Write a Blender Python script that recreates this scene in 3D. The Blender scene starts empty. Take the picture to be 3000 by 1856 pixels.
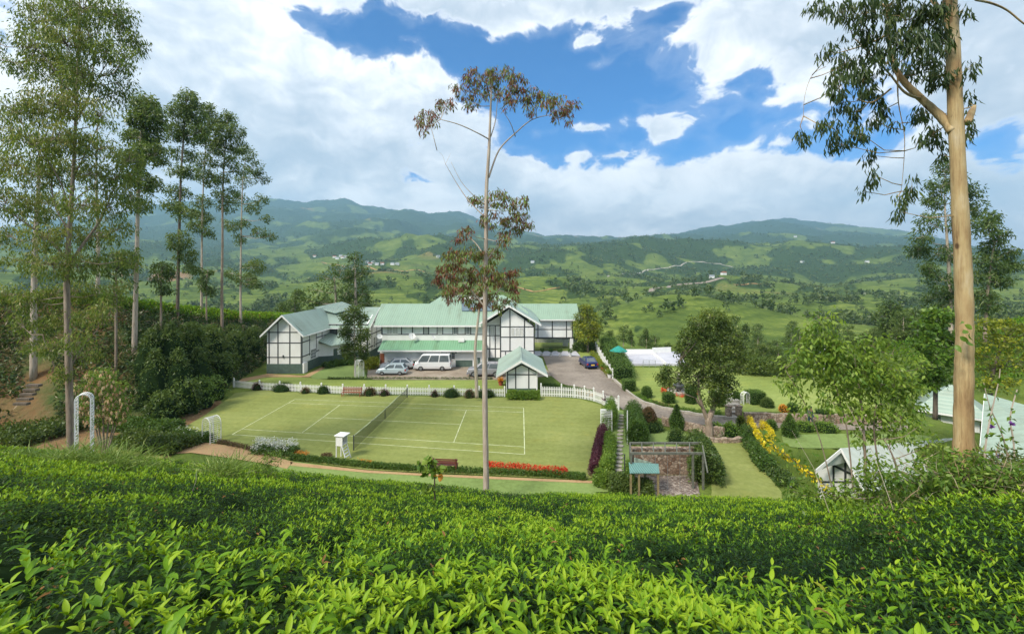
import bpy, bmesh, math, random
import numpy as np
from mathutils import Vector, Matrix
R = math.radians
scene = bpy.context.scene
COL = scene.collection
random.seed(7)
RNG = np.random.default_rng(11)

# ------------------------------------------------------------ camera, sky, sun, exposure
F = 1300.0; W0 = 3000.0; HOR = 800.0; HC = 13.2       # focal length, width and horizon row in photo pixels; eye height in metres
cam_data = bpy.data.cameras.new('camera'); cam = bpy.data.objects.new('camera', cam_data); COL.objects.link(cam)
cam.location = (0, 0, HC); cam.rotation_euler = (R(90), 0, 0)
cam_data.sensor_width = 36.0; cam_data.sensor_fit = 'HORIZONTAL'; cam_data.lens = 36.0 * F / W0
cam_data.shift_y = -(928 - HOR) / W0
cam_data.clip_start = 0.05; cam_data.clip_end = 60000
scene.camera = cam
scene.view_settings.view_transform = 'Standard'; scene.view_settings.look = 'None'
scene.view_settings.gamma = 1.0; scene.view_settings.use_curve_mapping = False
scene.view_settings.exposure = 1.0
scene.cycles.max_bounces = 7; scene.cycles.transparent_max_bounces = 10
scene.cycles.volume_bounces = 0
SUN_EL, SUN_AZ = 46.0, -134.0       # azimuth from +Y towards +X


# ------------------------------------------------------------ value noise
def vnoise(x, y, seed=0):
    xi = np.floor(x).astype(np.int64); yi = np.floor(y).astype(np.int64); fx = x - xi; fy = y - yi
    fx = fx * fx * (3 - 2 * fx); fy = fy * fy * (3 - 2 * fy)
    def h(a, b):
        n = (a * 374761393 + b * 668265263 + seed * 1442695041) & 0xffffffff
        n = ((n ^ (n >> 13)) * 1274126177) & 0xffffffff
        return ((n ^ (n >> 16)) & 0xffff) / 65535.0
    return (h(xi, yi) * (1 - fx) + h(xi + 1, yi) * fx) * (1 - fy) + (h(xi, yi + 1) * (1 - fx) + h(xi + 1, yi + 1) * fx) * fy
def fbm(x, y, oct=4, seed=0, gain=0.5):
    x = np.asarray(x, dtype=np.float64); y = np.asarray(y, dtype=np.float64)
    s = np.zeros(np.broadcast(x, y).shape); a = 1.0; t = 0.0
    for o in range(oct):
        s += a * (vnoise(x * 2 ** o + 17.3 * o, y * 2 ** o - 9.1 * o, seed + o) - 0.5); t += a; a *= gain
    return s / t * 2          # about -1..1
def billow(x, y, oct, seed, gain=0.55):
    s = 0; a = 1.0; t = 0.0
    for o in range(oct):
        n = vnoise(x * 2 ** o + 7.7 * o, y * 2 ** o + 3.1 * o, seed + o) * 0.6 + vnoise(x * 2 ** o * 1.13 - 2.7, y * 2 ** o * 1.13 + 5.5, seed + 50 + o) * 0.4
        s = s + a * (np.abs(n - 0.5) * 2); t += a; a *= gain
    return 1 - s / t * 1.6     # puffy tops
def sstep(x, a, b):
    t = np.clip((np.asarray(x, dtype=float) - a) / (b - a), 0, 1); return t * t * (3 - 2 * t)

def clouds(az, el):
    """cloud cover and shade (0 white .. 1 blue-grey) for directions given as azimuth, elevation"""
    wx0 = fbm(az * 3.2, el * 5, 4, 301); wy0 = fbm(az * 3.2 + 9, el * 5 + 4, 4, 311)
    wx = az + wx0 * 0.05; wy = el + wy0 * 0.03
    def total(bl):
        acc = np.zeros(az.shape)
        for u, v, ru, rv, amp in bl:
            a = math.atan2(u - 1500, F); e = math.atan2(HOR - v, math.hypot(F, u - 1500)); ra = ru / F * math.cos(a) ** 2; re = rv / F * math.cos(a)
            acc += amp * np.exp(-((wx - a) / ra) ** 2 - ((wy - e) / re) ** 2)
        return acc
    cover = total([(960, 75, 150, 55, -1.1), (1130, 60, 60, 90, -1.0), (1340, 130, 220, 45, -1.0), (1600, 210, 250, 110, -1.3), (1850, 270, 220, 130, -1.3), (1450, 230, 110, 50, -.7),
             (1930, 62, 70, 28, -1.1), (2150, 350, 170, 90, -1.0), (1960, 460, 240, 55, -.9), (1620, 400, 150, 80, -.9), (2420, 300, 110, 70, -.6), (2080, 30, 60, 40, -.3),
             (2560, 440, 170, 60, -.8), (2930, 450, 110, 60, -.8), (1800, 520, 160, 35, -.5), (2400, 420, 120, 60, -.7),
             (2120, 165, 110, 50, 1.5), (1925, 412, 50, 30, 1.75), (1750, 195, 40, 14, 1.1), (1715, 130, 50, 14, .8), (1700, 385, 130, 20, 1.2), (1665, 465, 35, 13, 1.2), (1780, 470, 45, 12, 1.2),
             (2350, 230, 110, 60, 1.1), (1900, 590, 330, 75, 1.2), (1480, 500, 150, 40, .9), (1270, 215, 80, 40, .9), (1150, 300, 200, 120, .9), (1470, 640, 160, 40, .4),
             (900, 190, 110, 100, .7), (480, 300, 520, 420, .9), (1480, 30, 230, 50, 1.0), (1900, 0, 300, 26, .9), (2250, 40, 220, 60, .8), (2600, 570, 300, 70, .8), (1100, 560, 450, 110, .7), (2850, 300, 100, 60, .4), (2650, 60, 350, 110, .5), (1500, 700, 3000, 90, .8)])
    qx = fbm(az * 9 + 2, el * 13, 4, 371) * 0.035; qy = fbm(az * 9 + 7, el * 13 + 3, 4, 381) * 0.035
    def field(dx, dy):
        ex, ey = az + qx + dx, (el + qy + dy) * 1.55
        return (billow(ex * 6.5 + 2.6, ey * 6.5 + 3, 7, 320, 0.58) - 0.30) * 2.3 + fbm(ex * 14 + 4, ey * 15 + 1, 6, 340, 0.62) * 0.9
    f0 = field(0, 0)
    dens = cover * 1.15 + f0 - 0.05
    veil = fbm(az * 5 + 31, el * 11 + 7, 6, 391, 0.6)
    mask = np.maximum(sstep(dens, -0.02, 0.62), 0.15 * sstep(dens + 0.8 * veil, -0.75, 0.5))
    relief = (f0 - field(-0.035, 0.035)) * 0.40 + (f0 - field(-0.012, 0.014)) * 0.20
    big = fbm(az * 3.6 + 8, el * 7.5 + 2, 6, 360, 0.55)
    extra = total([(500, 200, 420, 220, .75), (960, 440, 380, 60, .45), (700, 560, 300, 60, .15), (2550, 60, 420, 120, .6), (1500, 50, 380, 30, .3), (2820, 250, 220, 130, .5), (2300, 120, 160, 40, .25),
                   (1180, 205, 210, 50, -.5), (840, 90, 60, 60, -.4), (60, 380, 160, 240, -.8), (1900, 560, 360, 75, -.65), (1900, 640, 500, 30, .25), (2130, 160, 130, 50, -.5), (1130, 330, 230, 70, -.25)])
    shade = 0.34 + extra + big * 1.0 + 0.10 * np.clip(dens - 0.6, 0, 1.5) - relief
    shade = shade * sstep(dens, 0.15, 0.9)
    return mask, 1 - np.exp(-1.25 * np.logaddexp(0, shade * 6) / 6)

def build_world():
    w = bpy.data.worlds.new('World'); scene.world = w; w.use_nodes = True
    nt = w.node_tree; N = nt.nodes; L = nt.links
    WI, HE = 4096, 2048
    phi = (0.5 - (np.arange(WI) + 0.5) / WI) * 2 * math.pi; th = ((np.arange(HE) + 0.5) / HE - 0.5) * math.pi
    az = (np.pi / 2 - phi + np.pi) % (2 * np.pi) - np.pi
    out = np.zeros((HE, WI, 2))
    A, E = np.meshgrid(az[::8], th[::8]); m, s = clouds(A, E)
    out[..., 0] = np.repeat(np.repeat(m, 8, 0), 8, 1); out[..., 1] = np.repeat(np.repeat(s, 8, 0), 8, 1)
    r0, r1 = np.searchsorted(th, [-0.03, 0.80]); cc = np.where(np.abs(az) < 1.15)[0]; c0, c1 = cc.min(), cc.max() + 1
    A, E = np.meshgrid(az[c0:c1], th[r0:r1]); m, s = clouds(A, E); out[r0:r1, c0:c1, 0] = m; out[r0:r1, c0:c1, 1] = s
    img = bpy.data.images.new('cloud_field', WI, HE, alpha=False, float_buffer=True); img.colorspace_settings.name = 'Non-Color'
    px = np.ones((HE, WI, 4), dtype=np.float32); px[..., :2] = out; px[..., 2] = 0
    img.pixels.foreach_set(px.ravel()); img.update(); img.pack()
    bg = N['Background']
    env = N.new('ShaderNodeTexEnvironment'); env.image = img; tc = N.new('ShaderNodeTexCoord'); L.new(tc.outputs['Generated'], env.inputs[0])
    sepc = N.new('ShaderNodeSeparateColor'); L.new(env.outputs[0], sepc.inputs[0])
    sky = N.new('ShaderNodeTexSky'); sky.sky_type = 'NISHITA'; sky.sun_disc = False
    sky.sun_elevation = R(SUN_EL); sky.sun_rotation = R(SUN_AZ); sky.altitude = 1800; sky.dust_density = 0.3; sky.ozone_density = 3.0
    tint = N.new('ShaderNodeVectorMath'); tint.operation = 'MULTIPLY'; tint.inputs[1].default_value = (0.0, 0.056, 0.100); L.new(sky.outputs[0], tint.inputs[0])
    def mix(f, a, b):
        n = N.new('ShaderNodeMix'); n.data_type = 'RGBA'; L.new(f, n.inputs[0])
        for i, v in ((6, a), (7, b)):
            if isinstance(v, tuple): n.inputs[i].default_value = (*v, 1)
            else: L.new(v, n.inputs[i])
        return n.outputs[2]
    ccol = mix(sepc.outputs[1], (0.80, 0.79, 0.78), (0.25, 0.31, 0.38))
    L.new(mix(sepc.outputs[0], tint.outputs[0], ccol), bg.inputs[0]); bg.inputs[1].default_value = 1.0
    w.cycles.sampling_method = 'MANUAL'; w.cycles.sample_map_resolution = 512
build_world()

sl = bpy.data.lights.new('sun', 'SUN'); sun = bpy.data.objects.new('sun', sl); COL.objects.link(sun)
sl.energy = 2.9; sl.angle = R(14); sl.color = (1.0, 0.93, 0.80)
sd = Vector((math.sin(R(SUN_AZ)) * math.cos(R(SUN_EL)), math.cos(R(SUN_AZ)) * math.cos(R(SUN_EL)), math.sin(R(SUN_EL))))
sun.rotation_euler = (-sd).to_track_quat('-Z', 'Y').to_euler(); sun.location = (-60, -40, 90)

# ------------------------------------------------------------ coordinates
def P(u, v, z=0.0):
    """point of the horizontal plane at height z seen at photo pixel (u, v)"""
    d = (HC - z) * F / (v - HOR); return Vector(((u - 1500) * d / F, d, z))
def D(u, v, d):
    """point at depth d seen at photo pixel (u, v)"""
    return Vector(((u - 1500) * d / F, d, HC - (v - HOR) * d / F))
def zz(v, d): return HC - (v - HOR) * d / F
def xx(u, d): return (u - 1500) * d / F

# ------------------------------------------------------------ object helpers
def tag(o, label=None, cat=None, group=None, kind=None):
    if label: o['label'] = label
    if cat: o['category'] = cat
    if group: o['group'] = group
    if kind: o['kind'] = kind
    return o
def thing(name, label, cat, loc=(0, 0, 0), rz=0.0, group=None):
    o = bpy.data.objects.new(name, None); COL.objects.link(o); o.empty_display_size = 0.2
    o.location = loc; o.rotation_euler = (0, 0, rz)
    return tag(o, label, cat, group)
def copy_tree(o, parent=None):
    c = o.copy(); COL.objects.link(c)
    if parent: c.parent = parent
    for ch in o.children: copy_tree(ch, c)
    return c
def rootloc(p):
    while p.parent: p = p.parent
    return Vector(p.location)

class MB:
    def __init__(s): s.v = []; s.f = []
    def add(s, vs, fs):
        n = len(s.v); s.v += [tuple(q) for q in vs]; s.f += [tuple(i + n for i in f) for f in fs]; return s
    def box(s, c, size, rz=0.0, taper=1.0):
        hx, hy, hz = size[0] / 2, size[1] / 2, size[2] / 2; cs, sn = math.cos(rz), math.sin(rz); vs = []
        for k in (-1, 1):
            t = 1.0 if k < 0 else taper
            for a, b in ((-1, -1), (1, -1), (1, 1), (-1, 1)):
                x, y = a * hx * t, b * hy * t
                vs.append((c[0] + x * cs - y * sn, c[1] + x * sn + y * cs, c[2] + k * hz))
        return s.add(vs, [(3, 2, 1, 0), (4, 5, 6, 7), (0, 1, 5, 4), (1, 2, 6, 5), (2, 3, 7, 6), (3, 0, 4, 7)])
    def beam(s, a, b, w, h=None, up=(0, 0, 1)):
        a, b = Vector(a), Vector(b); h = h or w; d = (b - a).normalized(); up = Vector(up)
        if abs(d.dot(up)) > 0.98: up = Vector((0, 1, 0))
        r = d.cross(up).normalized(); u = r.cross(d).normalized(); vs = []
        for p in (a, b):
            for i, j in ((-1, -1), (1, -1), (1, 1), (-1, 1)): vs.append(p + r * (i * w / 2) + u * (j * h / 2))
        return s.add(vs, [(0, 1, 2, 3), (7, 6, 5, 4), (4, 5, 1, 0), (5, 6, 2, 1), (6, 7, 3, 2), (7, 4, 0, 3)])
    def tube(s, pts, rad, n=7, cap=True):
        pts = [Vector(p) for p in pts]; m = len(pts)
        if not hasattr(rad, '__len__'): rad = [rad] * m
        vs = []; ref = None
        for i, p in enumerate(pts):
            d = (pts[min(i + 1, m - 1)] - pts[max(i - 1, 0)]).normalized()
            if ref is None: ref = Vector((1, 0, 0)) if abs(d.x) < 0.8 else Vector((0, 1, 0))
            u = (ref - d * ref.dot(d)).normalized(); w = d.cross(u); ref = u
            for k in range(n):
                a = 2 * math.pi * k / n; vs.append(p + u * (math.cos(a) * rad[i]) + w * (math.sin(a) * rad[i]))
        fs = [(i * n + k, i * n + (k + 1) % n, (i + 1) * n + (k + 1) % n, (i + 1) * n + k) for i in range(m - 1) for k in range(n)]
        if cap: fs += [tuple(range(n - 1, -1, -1)), tuple(range((m - 1) * n, m * n))]
        return s.add(vs, fs)
    def lathe(s, prof, c=(0, 0, 0), n=16):
        vs = [(c[0] + r * math.cos(2 * math.pi * k / n), c[1] + r * math.sin(2 * math.pi * k / n), c[2] + z) for r, z in prof for k in range(n)]
        m = len(prof)
        fs = [(i * n + k, i * n + (k + 1) % n, (i + 1) * n + (k + 1) % n, (i + 1) * n + k) for i in range(m - 1) for k in range(n)]
        fs += [tuple(range(n - 1, -1, -1)), tuple(range((m - 1) * n, m * n))]
        return s.add(vs, fs)
    def prism(s, poly, off):
        """planar polygon (3D points) thickened by vector off"""
        n = len(poly); off = Vector(off); a = [Vector(p) for p in poly]; b = [p + off for p in a]
        nr = Vector((0, 0, 0))
        for i in range(n): nr += a[i].cross(a[(i + 1) % n])
        if nr.dot(off) > 0: a, b = b, a
        # now face a has its normal along -(...) flipped so both caps point outward
        fs = [tuple(range(n)), tuple(range(2 * n - 1, n - 1, -1))] + [(i, i + n, (i + 1) % n + n, (i + 1) % n) for i in range(n)]
        return s.add(a + b, fs)
    def quad(s, *p): return s.add(p, [tuple(range(len(p)))])
    def grid(s, fn, nu, nv):
        vs = [fn(i / nu, j / nv) for j in range(nv + 1) for i in range(nu + 1)]
        return s.add(vs, [(j * (nu + 1) + i, j * (nu + 1) + i + 1, (j + 1) * (nu + 1) + i + 1, (j + 1) * (nu + 1) + i) for j in range(nv) for i in range(nu)])
    def build(s, name, mat, parent=None, world=False, smooth=False, bevel=0.0):
        off = rootloc(parent) if (world and parent) else Vector((0, 0, 0))
        me = bpy.data.meshes.new(name)
        me.from_pydata([(q[0] - off.x, q[1] - off.y, q[2] - off.z) for q in s.v], [], s.f)
        me.materials.append(mat)
        bm = bmesh.new(); bm.from_mesh(me); bmesh.ops.recalc_face_normals(bm, faces=bm.faces)
        bm.to_mesh(me); bm.free()
        if smooth: me.polygons.foreach_set('use_smooth', [True] * len(me.polygons))
        o = bpy.data.objects.new(name, me); COL.objects.link(o)
        if parent: o.parent = parent
        if bevel:
            b = o.modifiers.new('bevel', 'BEVEL'); b.width = bevel; b.segments = 2; b.limit_method = 'ANGLE'
        return o
    def top(s, name, mat, label, cat, group=None, kind=None, smooth=False, bevel=0.0, base=None):
        """one-mesh top-level thing with its origin at its base"""
        if base is None:
            xs = [q[0] for q in s.v]; ys = [q[1] for q in s.v]; zs = [q[2] for q in s.v]
            base = ((min(xs) + max(xs)) / 2, (min(ys) + max(ys)) / 2, min(zs))
        s.v = [(q[0] - base[0], q[1] - base[1], q[2] - base[2]) for q in s.v]
        o = s.build(name, mat, None, smooth=smooth, bevel=bevel); o.location = base
        return tag(o, label, cat, group, kind)

def np_mesh(name, verts, faces, mat, parent=None, tint=None, uvw=None, smooth=False, normals=None, off=None):
    """faces: (n,k) int array of equal size polygons; tint: per-vertex float"""
    verts = np.asarray(verts, dtype=np.float32); faces = np.asarray(faces, dtype=np.int32)
    if off is not None: verts = verts - np.asarray(off, dtype=np.float32)
    me = bpy.data.meshes.new(name); k = faces.shape[1]
    me.vertices.add(len(verts)); me.vertices.foreach_set('co', verts.ravel())
    me.loops.add(faces.size); me.loops.foreach_set('vertex_index', faces.ravel())
    me.polygons.add(len(faces)); me.polygons.foreach_set('loop_start', np.arange(0, faces.size, k, dtype=np.int32))
    me.polygons.foreach_set('loop_total', np.full(len(faces), k, dtype=np.int32))
    if smooth: me.polygons.foreach_set('use_smooth', np.ones(len(faces), dtype=bool))
    me.update(calc_edges=True)
    if tint is not None:
        a = me.attributes.new('tint', 'FLOAT', 'POINT'); a.data.foreach_set('value', np.asarray(tint, dtype=np.float32))
    me.materials.append(mat)
    o = bpy.data.objects.new(name, me); COL.objects.link(o)
    if parent: o.parent = parent
    return o

# ------------------------------------------------------------ materials
def newmat(name):
    m = bpy.data.materials.new(name); m.use_nodes = True; nt = m.node_tree
    b = nt.nodes['Principled BSDF']; return m, nt, b
def ramp(nt, fac, stops, interp='LINEAR'):
    r = nt.nodes.new('ShaderNodeValToRGB'); r.color_ramp.interpolation = interp
    e = r.color_ramp.elements
    while len(e) < len(stops): e.new(0.5)
    for i, (p, c) in enumerate(stops): e[i].position = p; e[i].color = (*c, 1)
    nt.links.new(fac, r.inputs[0]); return r.outputs[0]
def tnoise(nt, scale, detail=4, rough=0.55, coord='Object', sc=None):
    n = nt.nodes.new('ShaderNodeTexNoise'); n.inputs['Scale'].default_value = scale; n.inputs['Detail'].default_value = detail; n.inputs['Roughness'].default_value = rough
    t = nt.nodes.new('ShaderNodeTexCoord')
    if sc:
        mp = nt.nodes.new('ShaderNodeMapping'); mp.inputs['Scale'].default_value = sc
        nt.links.new(t.outputs[coord], mp.inputs[0]); nt.links.new(mp.outputs[0], n.inputs['Vector'])
    else: nt.links.new(t.outputs[coord], n.inputs['Vector'])
    return n.outputs[0]
def bump(nt, b, h, strength=0.3, dist=0.02):
    n = nt.nodes.new('ShaderNodeBump'); n.inputs['Strength'].default_value = strength; n.inputs['Distance'].default_value = dist
    nt.links.new(h, n.inputs['Height']); nt.links.new(n.outputs[0], b.inputs['Normal'])
def simple(name, c, rough=0.6, var=0.15, scale=3.0, metal=0.0, spec=0.4, bmp=0.0, detail=5, sc=None, coat=0.0):
    m, nt, b = newmat(name)
    lo = tuple(max(0, q * (1 - var)) for q in c); hi = tuple(min(1, q * (1 + var)) for q in c)
    n = tnoise(nt, scale, detail, sc=sc)
    nt.links.new(ramp(nt, n, [(0.3, lo), (0.7, hi)]), b.inputs['Base Color'])
    b.inputs['Roughness'].default_value = rough; b.inputs['Metallic'].default_value = metal
    b.inputs['Specular IOR Level'].default_value = spec; b.inputs['Coat Weight'].default_value = coat
    if bmp: bump(nt, b, n, bmp)
    return m
def leafmat(name, stops, trans=0.35, rough=0.45, tcol=(0.30, 0.42, 0.03), spec=0.35):
    """leaf surface: colour by per-leaf tint attribute, thin translucency"""
    m, nt, b = newmat(name); L = nt.links
    a = nt.nodes.new('ShaderNodeAttribute'); a.attribute_name = 'tint'
    c = ramp(nt, a.outputs['Fac'], stops); L.new(c, b.inputs['Base Color'])
    b.inputs['Roughness'].default_value = rough; b.inputs['Specular IOR Level'].default_value = spec
    if trans > 0:
        t = nt.nodes.new('ShaderNodeBsdfTranslucent'); mx = nt.nodes.new('ShaderNodeMixShader'); mx.inputs[0].default_value = trans
        mc = nt.nodes.new('ShaderNodeMix'); mc.data_type = 'RGBA'; mc.inputs[0].default_value = 0.45
        L.new(c, mc.inputs[6]); mc.inputs[7].default_value = (*tcol, 1); L.new(mc.outputs[2], t.inputs[0])
        L.new(b.outputs[0], mx.inputs[1]); L.new(t.outputs[0], mx.inputs[2])
        L.new(mx.outputs[0], nt.nodes['Material Output'].inputs[0])
    return m

MT = {}
MT['white'] = simple('white_paint', (0.74, 0.74, 0.72), 0.5, 0.05, 2.0)
def boardmat():
    m, nt, b = newmat('white_weatherboard'); L = nt.links
    n = tnoise(nt, 0.8, 6, 0.6, sc=(1, 1, 0.5)); c = ramp(nt, n, [(0.3, (0.71, 0.71, 0.69)), (0.65, (0.81, 0.81, 0.79))])
    w = nt.nodes.new('ShaderNodeTexWave'); w.bands_direction = 'Z'; w.wave_profile = 'SAW'; w.inputs['Scale'].default_value = 1.75
    t = nt.nodes.new('ShaderNodeTexCoord'); L.new(t.outputs['Object'], w.inputs[0])
    L.new(c, b.inputs['Base Color']); b.inputs['Roughness'].default_value = 0.55; bump(nt, b, w.outputs[0], 0.35, 0.02); return m
MT['board'] = boardmat()
MT['timber'] = simple('black_timber', (0.035, 0.04, 0.042), 0.55, 0.25, 6)
MT['plinth'] = simple('green_plinth', (0.075, 0.115, 0.095), 0.7, 0.2, 3)
def roofmat(name, c, axis='X', per=0.33):
    m, nt, b = newmat(name); L = nt.links
    n = tnoise(nt, 0.35, 6, 0.6)
    lo = tuple(q * f for q, f in zip(c, (.80, .74, .70))); hi = tuple(min(1, q * 1.08) for q in c)
    t = nt.nodes.new('ShaderNodeTexCoord')
    w = nt.nodes.new('ShaderNodeTexWave'); w.bands_direction = axis; w.inputs['Scale'].default_value = 0.314 / per
    L.new(t.outputs['Object'], w.inputs[0])
    st = tnoise(nt, 1.2, 4, 0.6, sc=(1.0, 0.08, 0.08) if axis == 'X' else (0.08, 1.0, 0.08))
    mx = nt.nodes.new('ShaderNodeMath'); mx.operation = 'MULTIPLY_ADD'; mx.inputs[1].default_value = 0.5
    L.new(st, mx.inputs[0]); mu = nt.nodes.new('ShaderNodeMath'); mu.operation = 'MULTIPLY'; mu.inputs[1].default_value = 0.5; L.new(n, mu.inputs[0]); L.new(mu.outputs[0], mx.inputs[2])
    L.new(ramp(nt, mx.outputs[0], [(0.34, lo), (0.47, c), (0.62, hi)]), b.inputs['Base Color'])
    b.inputs['Roughness'].default_value = 0.42; b.inputs['Specular IOR Level'].default_value = 0.35
    bump(nt, b, w.outputs[0], 0.7, 0.05); return m
MT['roof_g'] = roofmat('green_sheet_roof', (0.235, 0.335, 0.25))
MT['roof_gy'] = roofmat('green_sheet_roof_side', (0.28, 0.375, 0.30), 'Y')
MT['roof_p'] = roofmat('weathered_sheet_roof', (0.29, 0.375, 0.31), 'Y')
MT['roof_px'] = roofmat('weathered_sheet_roof_front', (0.29, 0.375, 0.31), 'X')
MT['roof_d'] = roofmat('deep_green_sheet_roof', (0.17, 0.33, 0.20))
MT['roof_b'] = roofmat('blue_green_sheet', (0.15, 0.30, 0.265), 'X', 0.14)
MT['glass'] = simple('window_glass', (0.10, 0.12, 0.13), 0.12, 0.2, 2, spec=0.6)
MT['curtain'] = simple('curtained_glass', (0.50, 0.50, 0.46), 0.35, 0.15, 9, spec=0.6)
MT['panel'] = simple('solar_glass', (0.10, 0.15, 0.18), 0.25, 0.25, 2, spec=0.6)
MT['metal'] = simple('grey_metal', (0.38, 0.40, 0.42), 0.4, 0.1, 4, metal=0.7)
MT['dkmetal'] = simple('dark_metal', (0.05, 0.055, 0.055), 0.5, 0.2, 4)
MT['tyre'] = simple('rubber', (0.02, 0.02, 0.021), 0.8, 0.2, 8)
MT['concrete'] = simple('concrete', (0.36, 0.33, 0.28), 0.85, 0.2, 5, bmp=0.2)
def stonemat(name, a, b_, sc=3.5):
    m, nt, b = newmat(name); L = nt.links
    v = nt.nodes.new('ShaderNodeTexVoronoi'); v.inputs['Scale'].default_value = sc; t = nt.nodes.new('ShaderNodeTexCoord'); L.new(t.outputs['Object'], v.inputs['Vector'])
    v2 = nt.nodes.new('ShaderNodeTexVoronoi'); v2.feature = 'DISTANCE_TO_EDGE'; v2.inputs['Scale'].default_value = sc; L.new(t.outputs['Object'], v2.inputs['Vector'])
    sp = nt.nodes.new('ShaderNodeSeparateColor'); L.new(v.outputs['Color'], sp.inputs[0])
    c = ramp(nt, sp.outputs[0], [(0.0, a), (0.5, tuple((p + q) / 2 for p, q in zip(a, b_))), (1.0, b_)])
    e = ramp(nt, v2.outputs[0], [(0.0, (0.25, 0.25, 0.25)), (0.12, (1, 1, 1))])
    mx = nt.nodes.new('ShaderNodeMix'); mx.data_type = 'RGBA'; mx.blend_type = 'MULTIPLY'; mx.inputs[0].default_value = 0.8
    L.new(c, mx.inputs[6]); L.new(e, mx.inputs[7]); L.new(mx.outputs[2], b.inputs['Base Color'])
    b.inputs['Roughness'].default_value = 0.9; bump(nt, b, v2.outputs[0], 0.8, 0.05); return m
MT['rubble'] = stonemat('rubble_stone', (0.16, 0.09, 0.055), (0.42, 0.33, 0.25), 4.5)
MT['gravel'] = stonemat('stony_earth', (0.13, 0.09, 0.07), (0.40, 0.34, 0.29), 7.0)
MT['wallstone'] = stonemat('wall_stone', (0.24, 0.16, 0.11), (0.45, 0.36, 0.27), 4.0)
def groundmix(name, cols, s1, s2, bmp=0.0, rough=0.95):
    m, nt, b = newmat(name); L = nt.links
    a = tnoise(nt, s1, 5, 0.6); c = tnoise(nt, s2, 4, 0.65)
    mx = nt.nodes.new('ShaderNodeMath'); mx.operation = 'MULTIPLY_ADD'; mx.inputs[1].default_value = 0.55; L.new(a, mx.inputs[0])
    mu = nt.nodes.new('ShaderNodeMath'); mu.operation = 'MULTIPLY'; mu.inputs[1].default_value = 0.45; L.new(c, mu.inputs[0]); L.new(mu.outputs[0], mx.inputs[2])
    k = len(cols); L.new(ramp(nt, mx.outputs[0], [(0.36 + 0.28 * i / (k - 1), q) for i, q in enumerate(cols)]), b.inputs['Base Color'])
    b.inputs['Roughness'].default_value = rough; b.inputs['Specular IOR Level'].default_value = 0.15
    if bmp: bump(nt, b, c, bmp, 0.05)
    return m
def lawnbands(m, axis_rot=0.0, per=1.1, amt=0.045):
    nt = m.node_tree; L = nt.links; b = nt.nodes['Principled BSDF']; src = b.inputs['Base Color'].links[0].from_socket
    t = nt.nodes.new('ShaderNodeTexCoord'); mp = nt.nodes.new('ShaderNodeMapping'); mp.inputs['Rotation'].default_value = (0, 0, axis_rot); L.new(t.outputs['Object'], mp.inputs[0])
    w = nt.nodes.new('ShaderNodeTexWave'); w.bands_direction = 'Y'; w.inputs['Scale'].default_value = 0.314 / per; w.inputs['Distortion'].default_value = 1.2; w.inputs['Detail Scale'].default_value = 0.6; L.new(mp.outputs[0], w.inputs[0])
    r = ramp(nt, w.outputs[0], [(0.3, (1 - amt,) * 3), (0.7, (1 + amt * .3,) * 3)]); n = tnoise(nt, 0.35, 6, 0.7); r2 = ramp(nt, n, [(0.30, (1.16, 1.06, .95)), (0.46, (1, 1, 1)), (0.62, (1, 1, 1)), (0.75, (.84, .90, .80))])
    for c in (r, r2):
        mx = nt.nodes.new('ShaderNodeMix'); mx.data_type = 'RGBA'; mx.blend_type = 'MULTIPLY'; mx.inputs[0].default_value = 1.0; L.new(src, mx.inputs[6]); L.new(c, mx.inputs[7]); src = mx.outputs[2]
    L.new(src, b.inputs['Base Color']); return m
MT['lawn'] = groundmix('mown_lawn', [(0.160, 0.185, 0.048), (0.205, 0.235, 0.066), (0.26, 0.285, 0.092)], 0.16, 3.0, 0.3)
MT['lawn2'] = groundmix('upper_lawn', [(0.15, 0.19, 0.042), (0.21, 0.265, 0.065), (0.29, 0.335, 0.10)], 0.10, 3.5, 0.3)
lawnbands(MT['lawn'], R(8)); lawnbands(MT['lawn2'], R(-12), 1.4)
MT['lawn3'] = groundmix('greener_lawn', [(0.13, 0.18, 0.05), (0.18, 0.25, 0.075), (0.22, 0.29, 0.09)], 0.2, 3.5, 0.3)  # greener grass tone for the smaller lawns
MT['rough_grass'] = groundmix('rough_grass', [(0.10, 0.13, 0.03), (0.18, 0.22, 0.05), (0.30, 0.27, 0.11)], 0.5, 4, 0.5)
MT['asphalt'] = groundmix('worn_tarmac', [(0.15, 0.125, 0.10), (0.235, 0.20, 0.165), (0.33, 0.285, 0.235)], 0.28, 4, 0.2, 0.85)
MT['parking'] = groundmix('brown_parking', [(0.20, 0.155, 0.115), (0.28, 0.23, 0.175), (0.36, 0.31, 0.25)], 0.5, 6, 0.3)
MT['dirt'] = groundmix('orange_dirt', [(0.27, 0.14, 0.055), (0.38, 0.22, 0.10), (0.48, 0.32, 0.17)], 0.6, 6, 0.4)
MT['path'] = groundmix('sandy_path', [(0.32, 0.20, 0.10), (0.42, 0.27, 0.145), (0.33, 0.28, 0.12)], 0.35, 5, 0.3)
MT['paving'] = groundmix('pale_paving', [(0.38, 0.38, 0.42), (0.46, 0.46, 0.50), (0.54, 0.54, 0.57)], 0.4, 4, 0.0, 0.6)
MT['line'] = simple('court_line_paint', (0.50, 0.54, 0.33), 0.8, 0.42, 1.6, detail=8)
MT['redwood'] = simple('red_brown_wood', (0.23, 0.075, 0.035), 0.55, 0.25, 5)
MT['dkredwood'] = simple('dark_red_wood', (0.13, 0.035, 0.025), 0.5, 0.25, 5)
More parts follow.
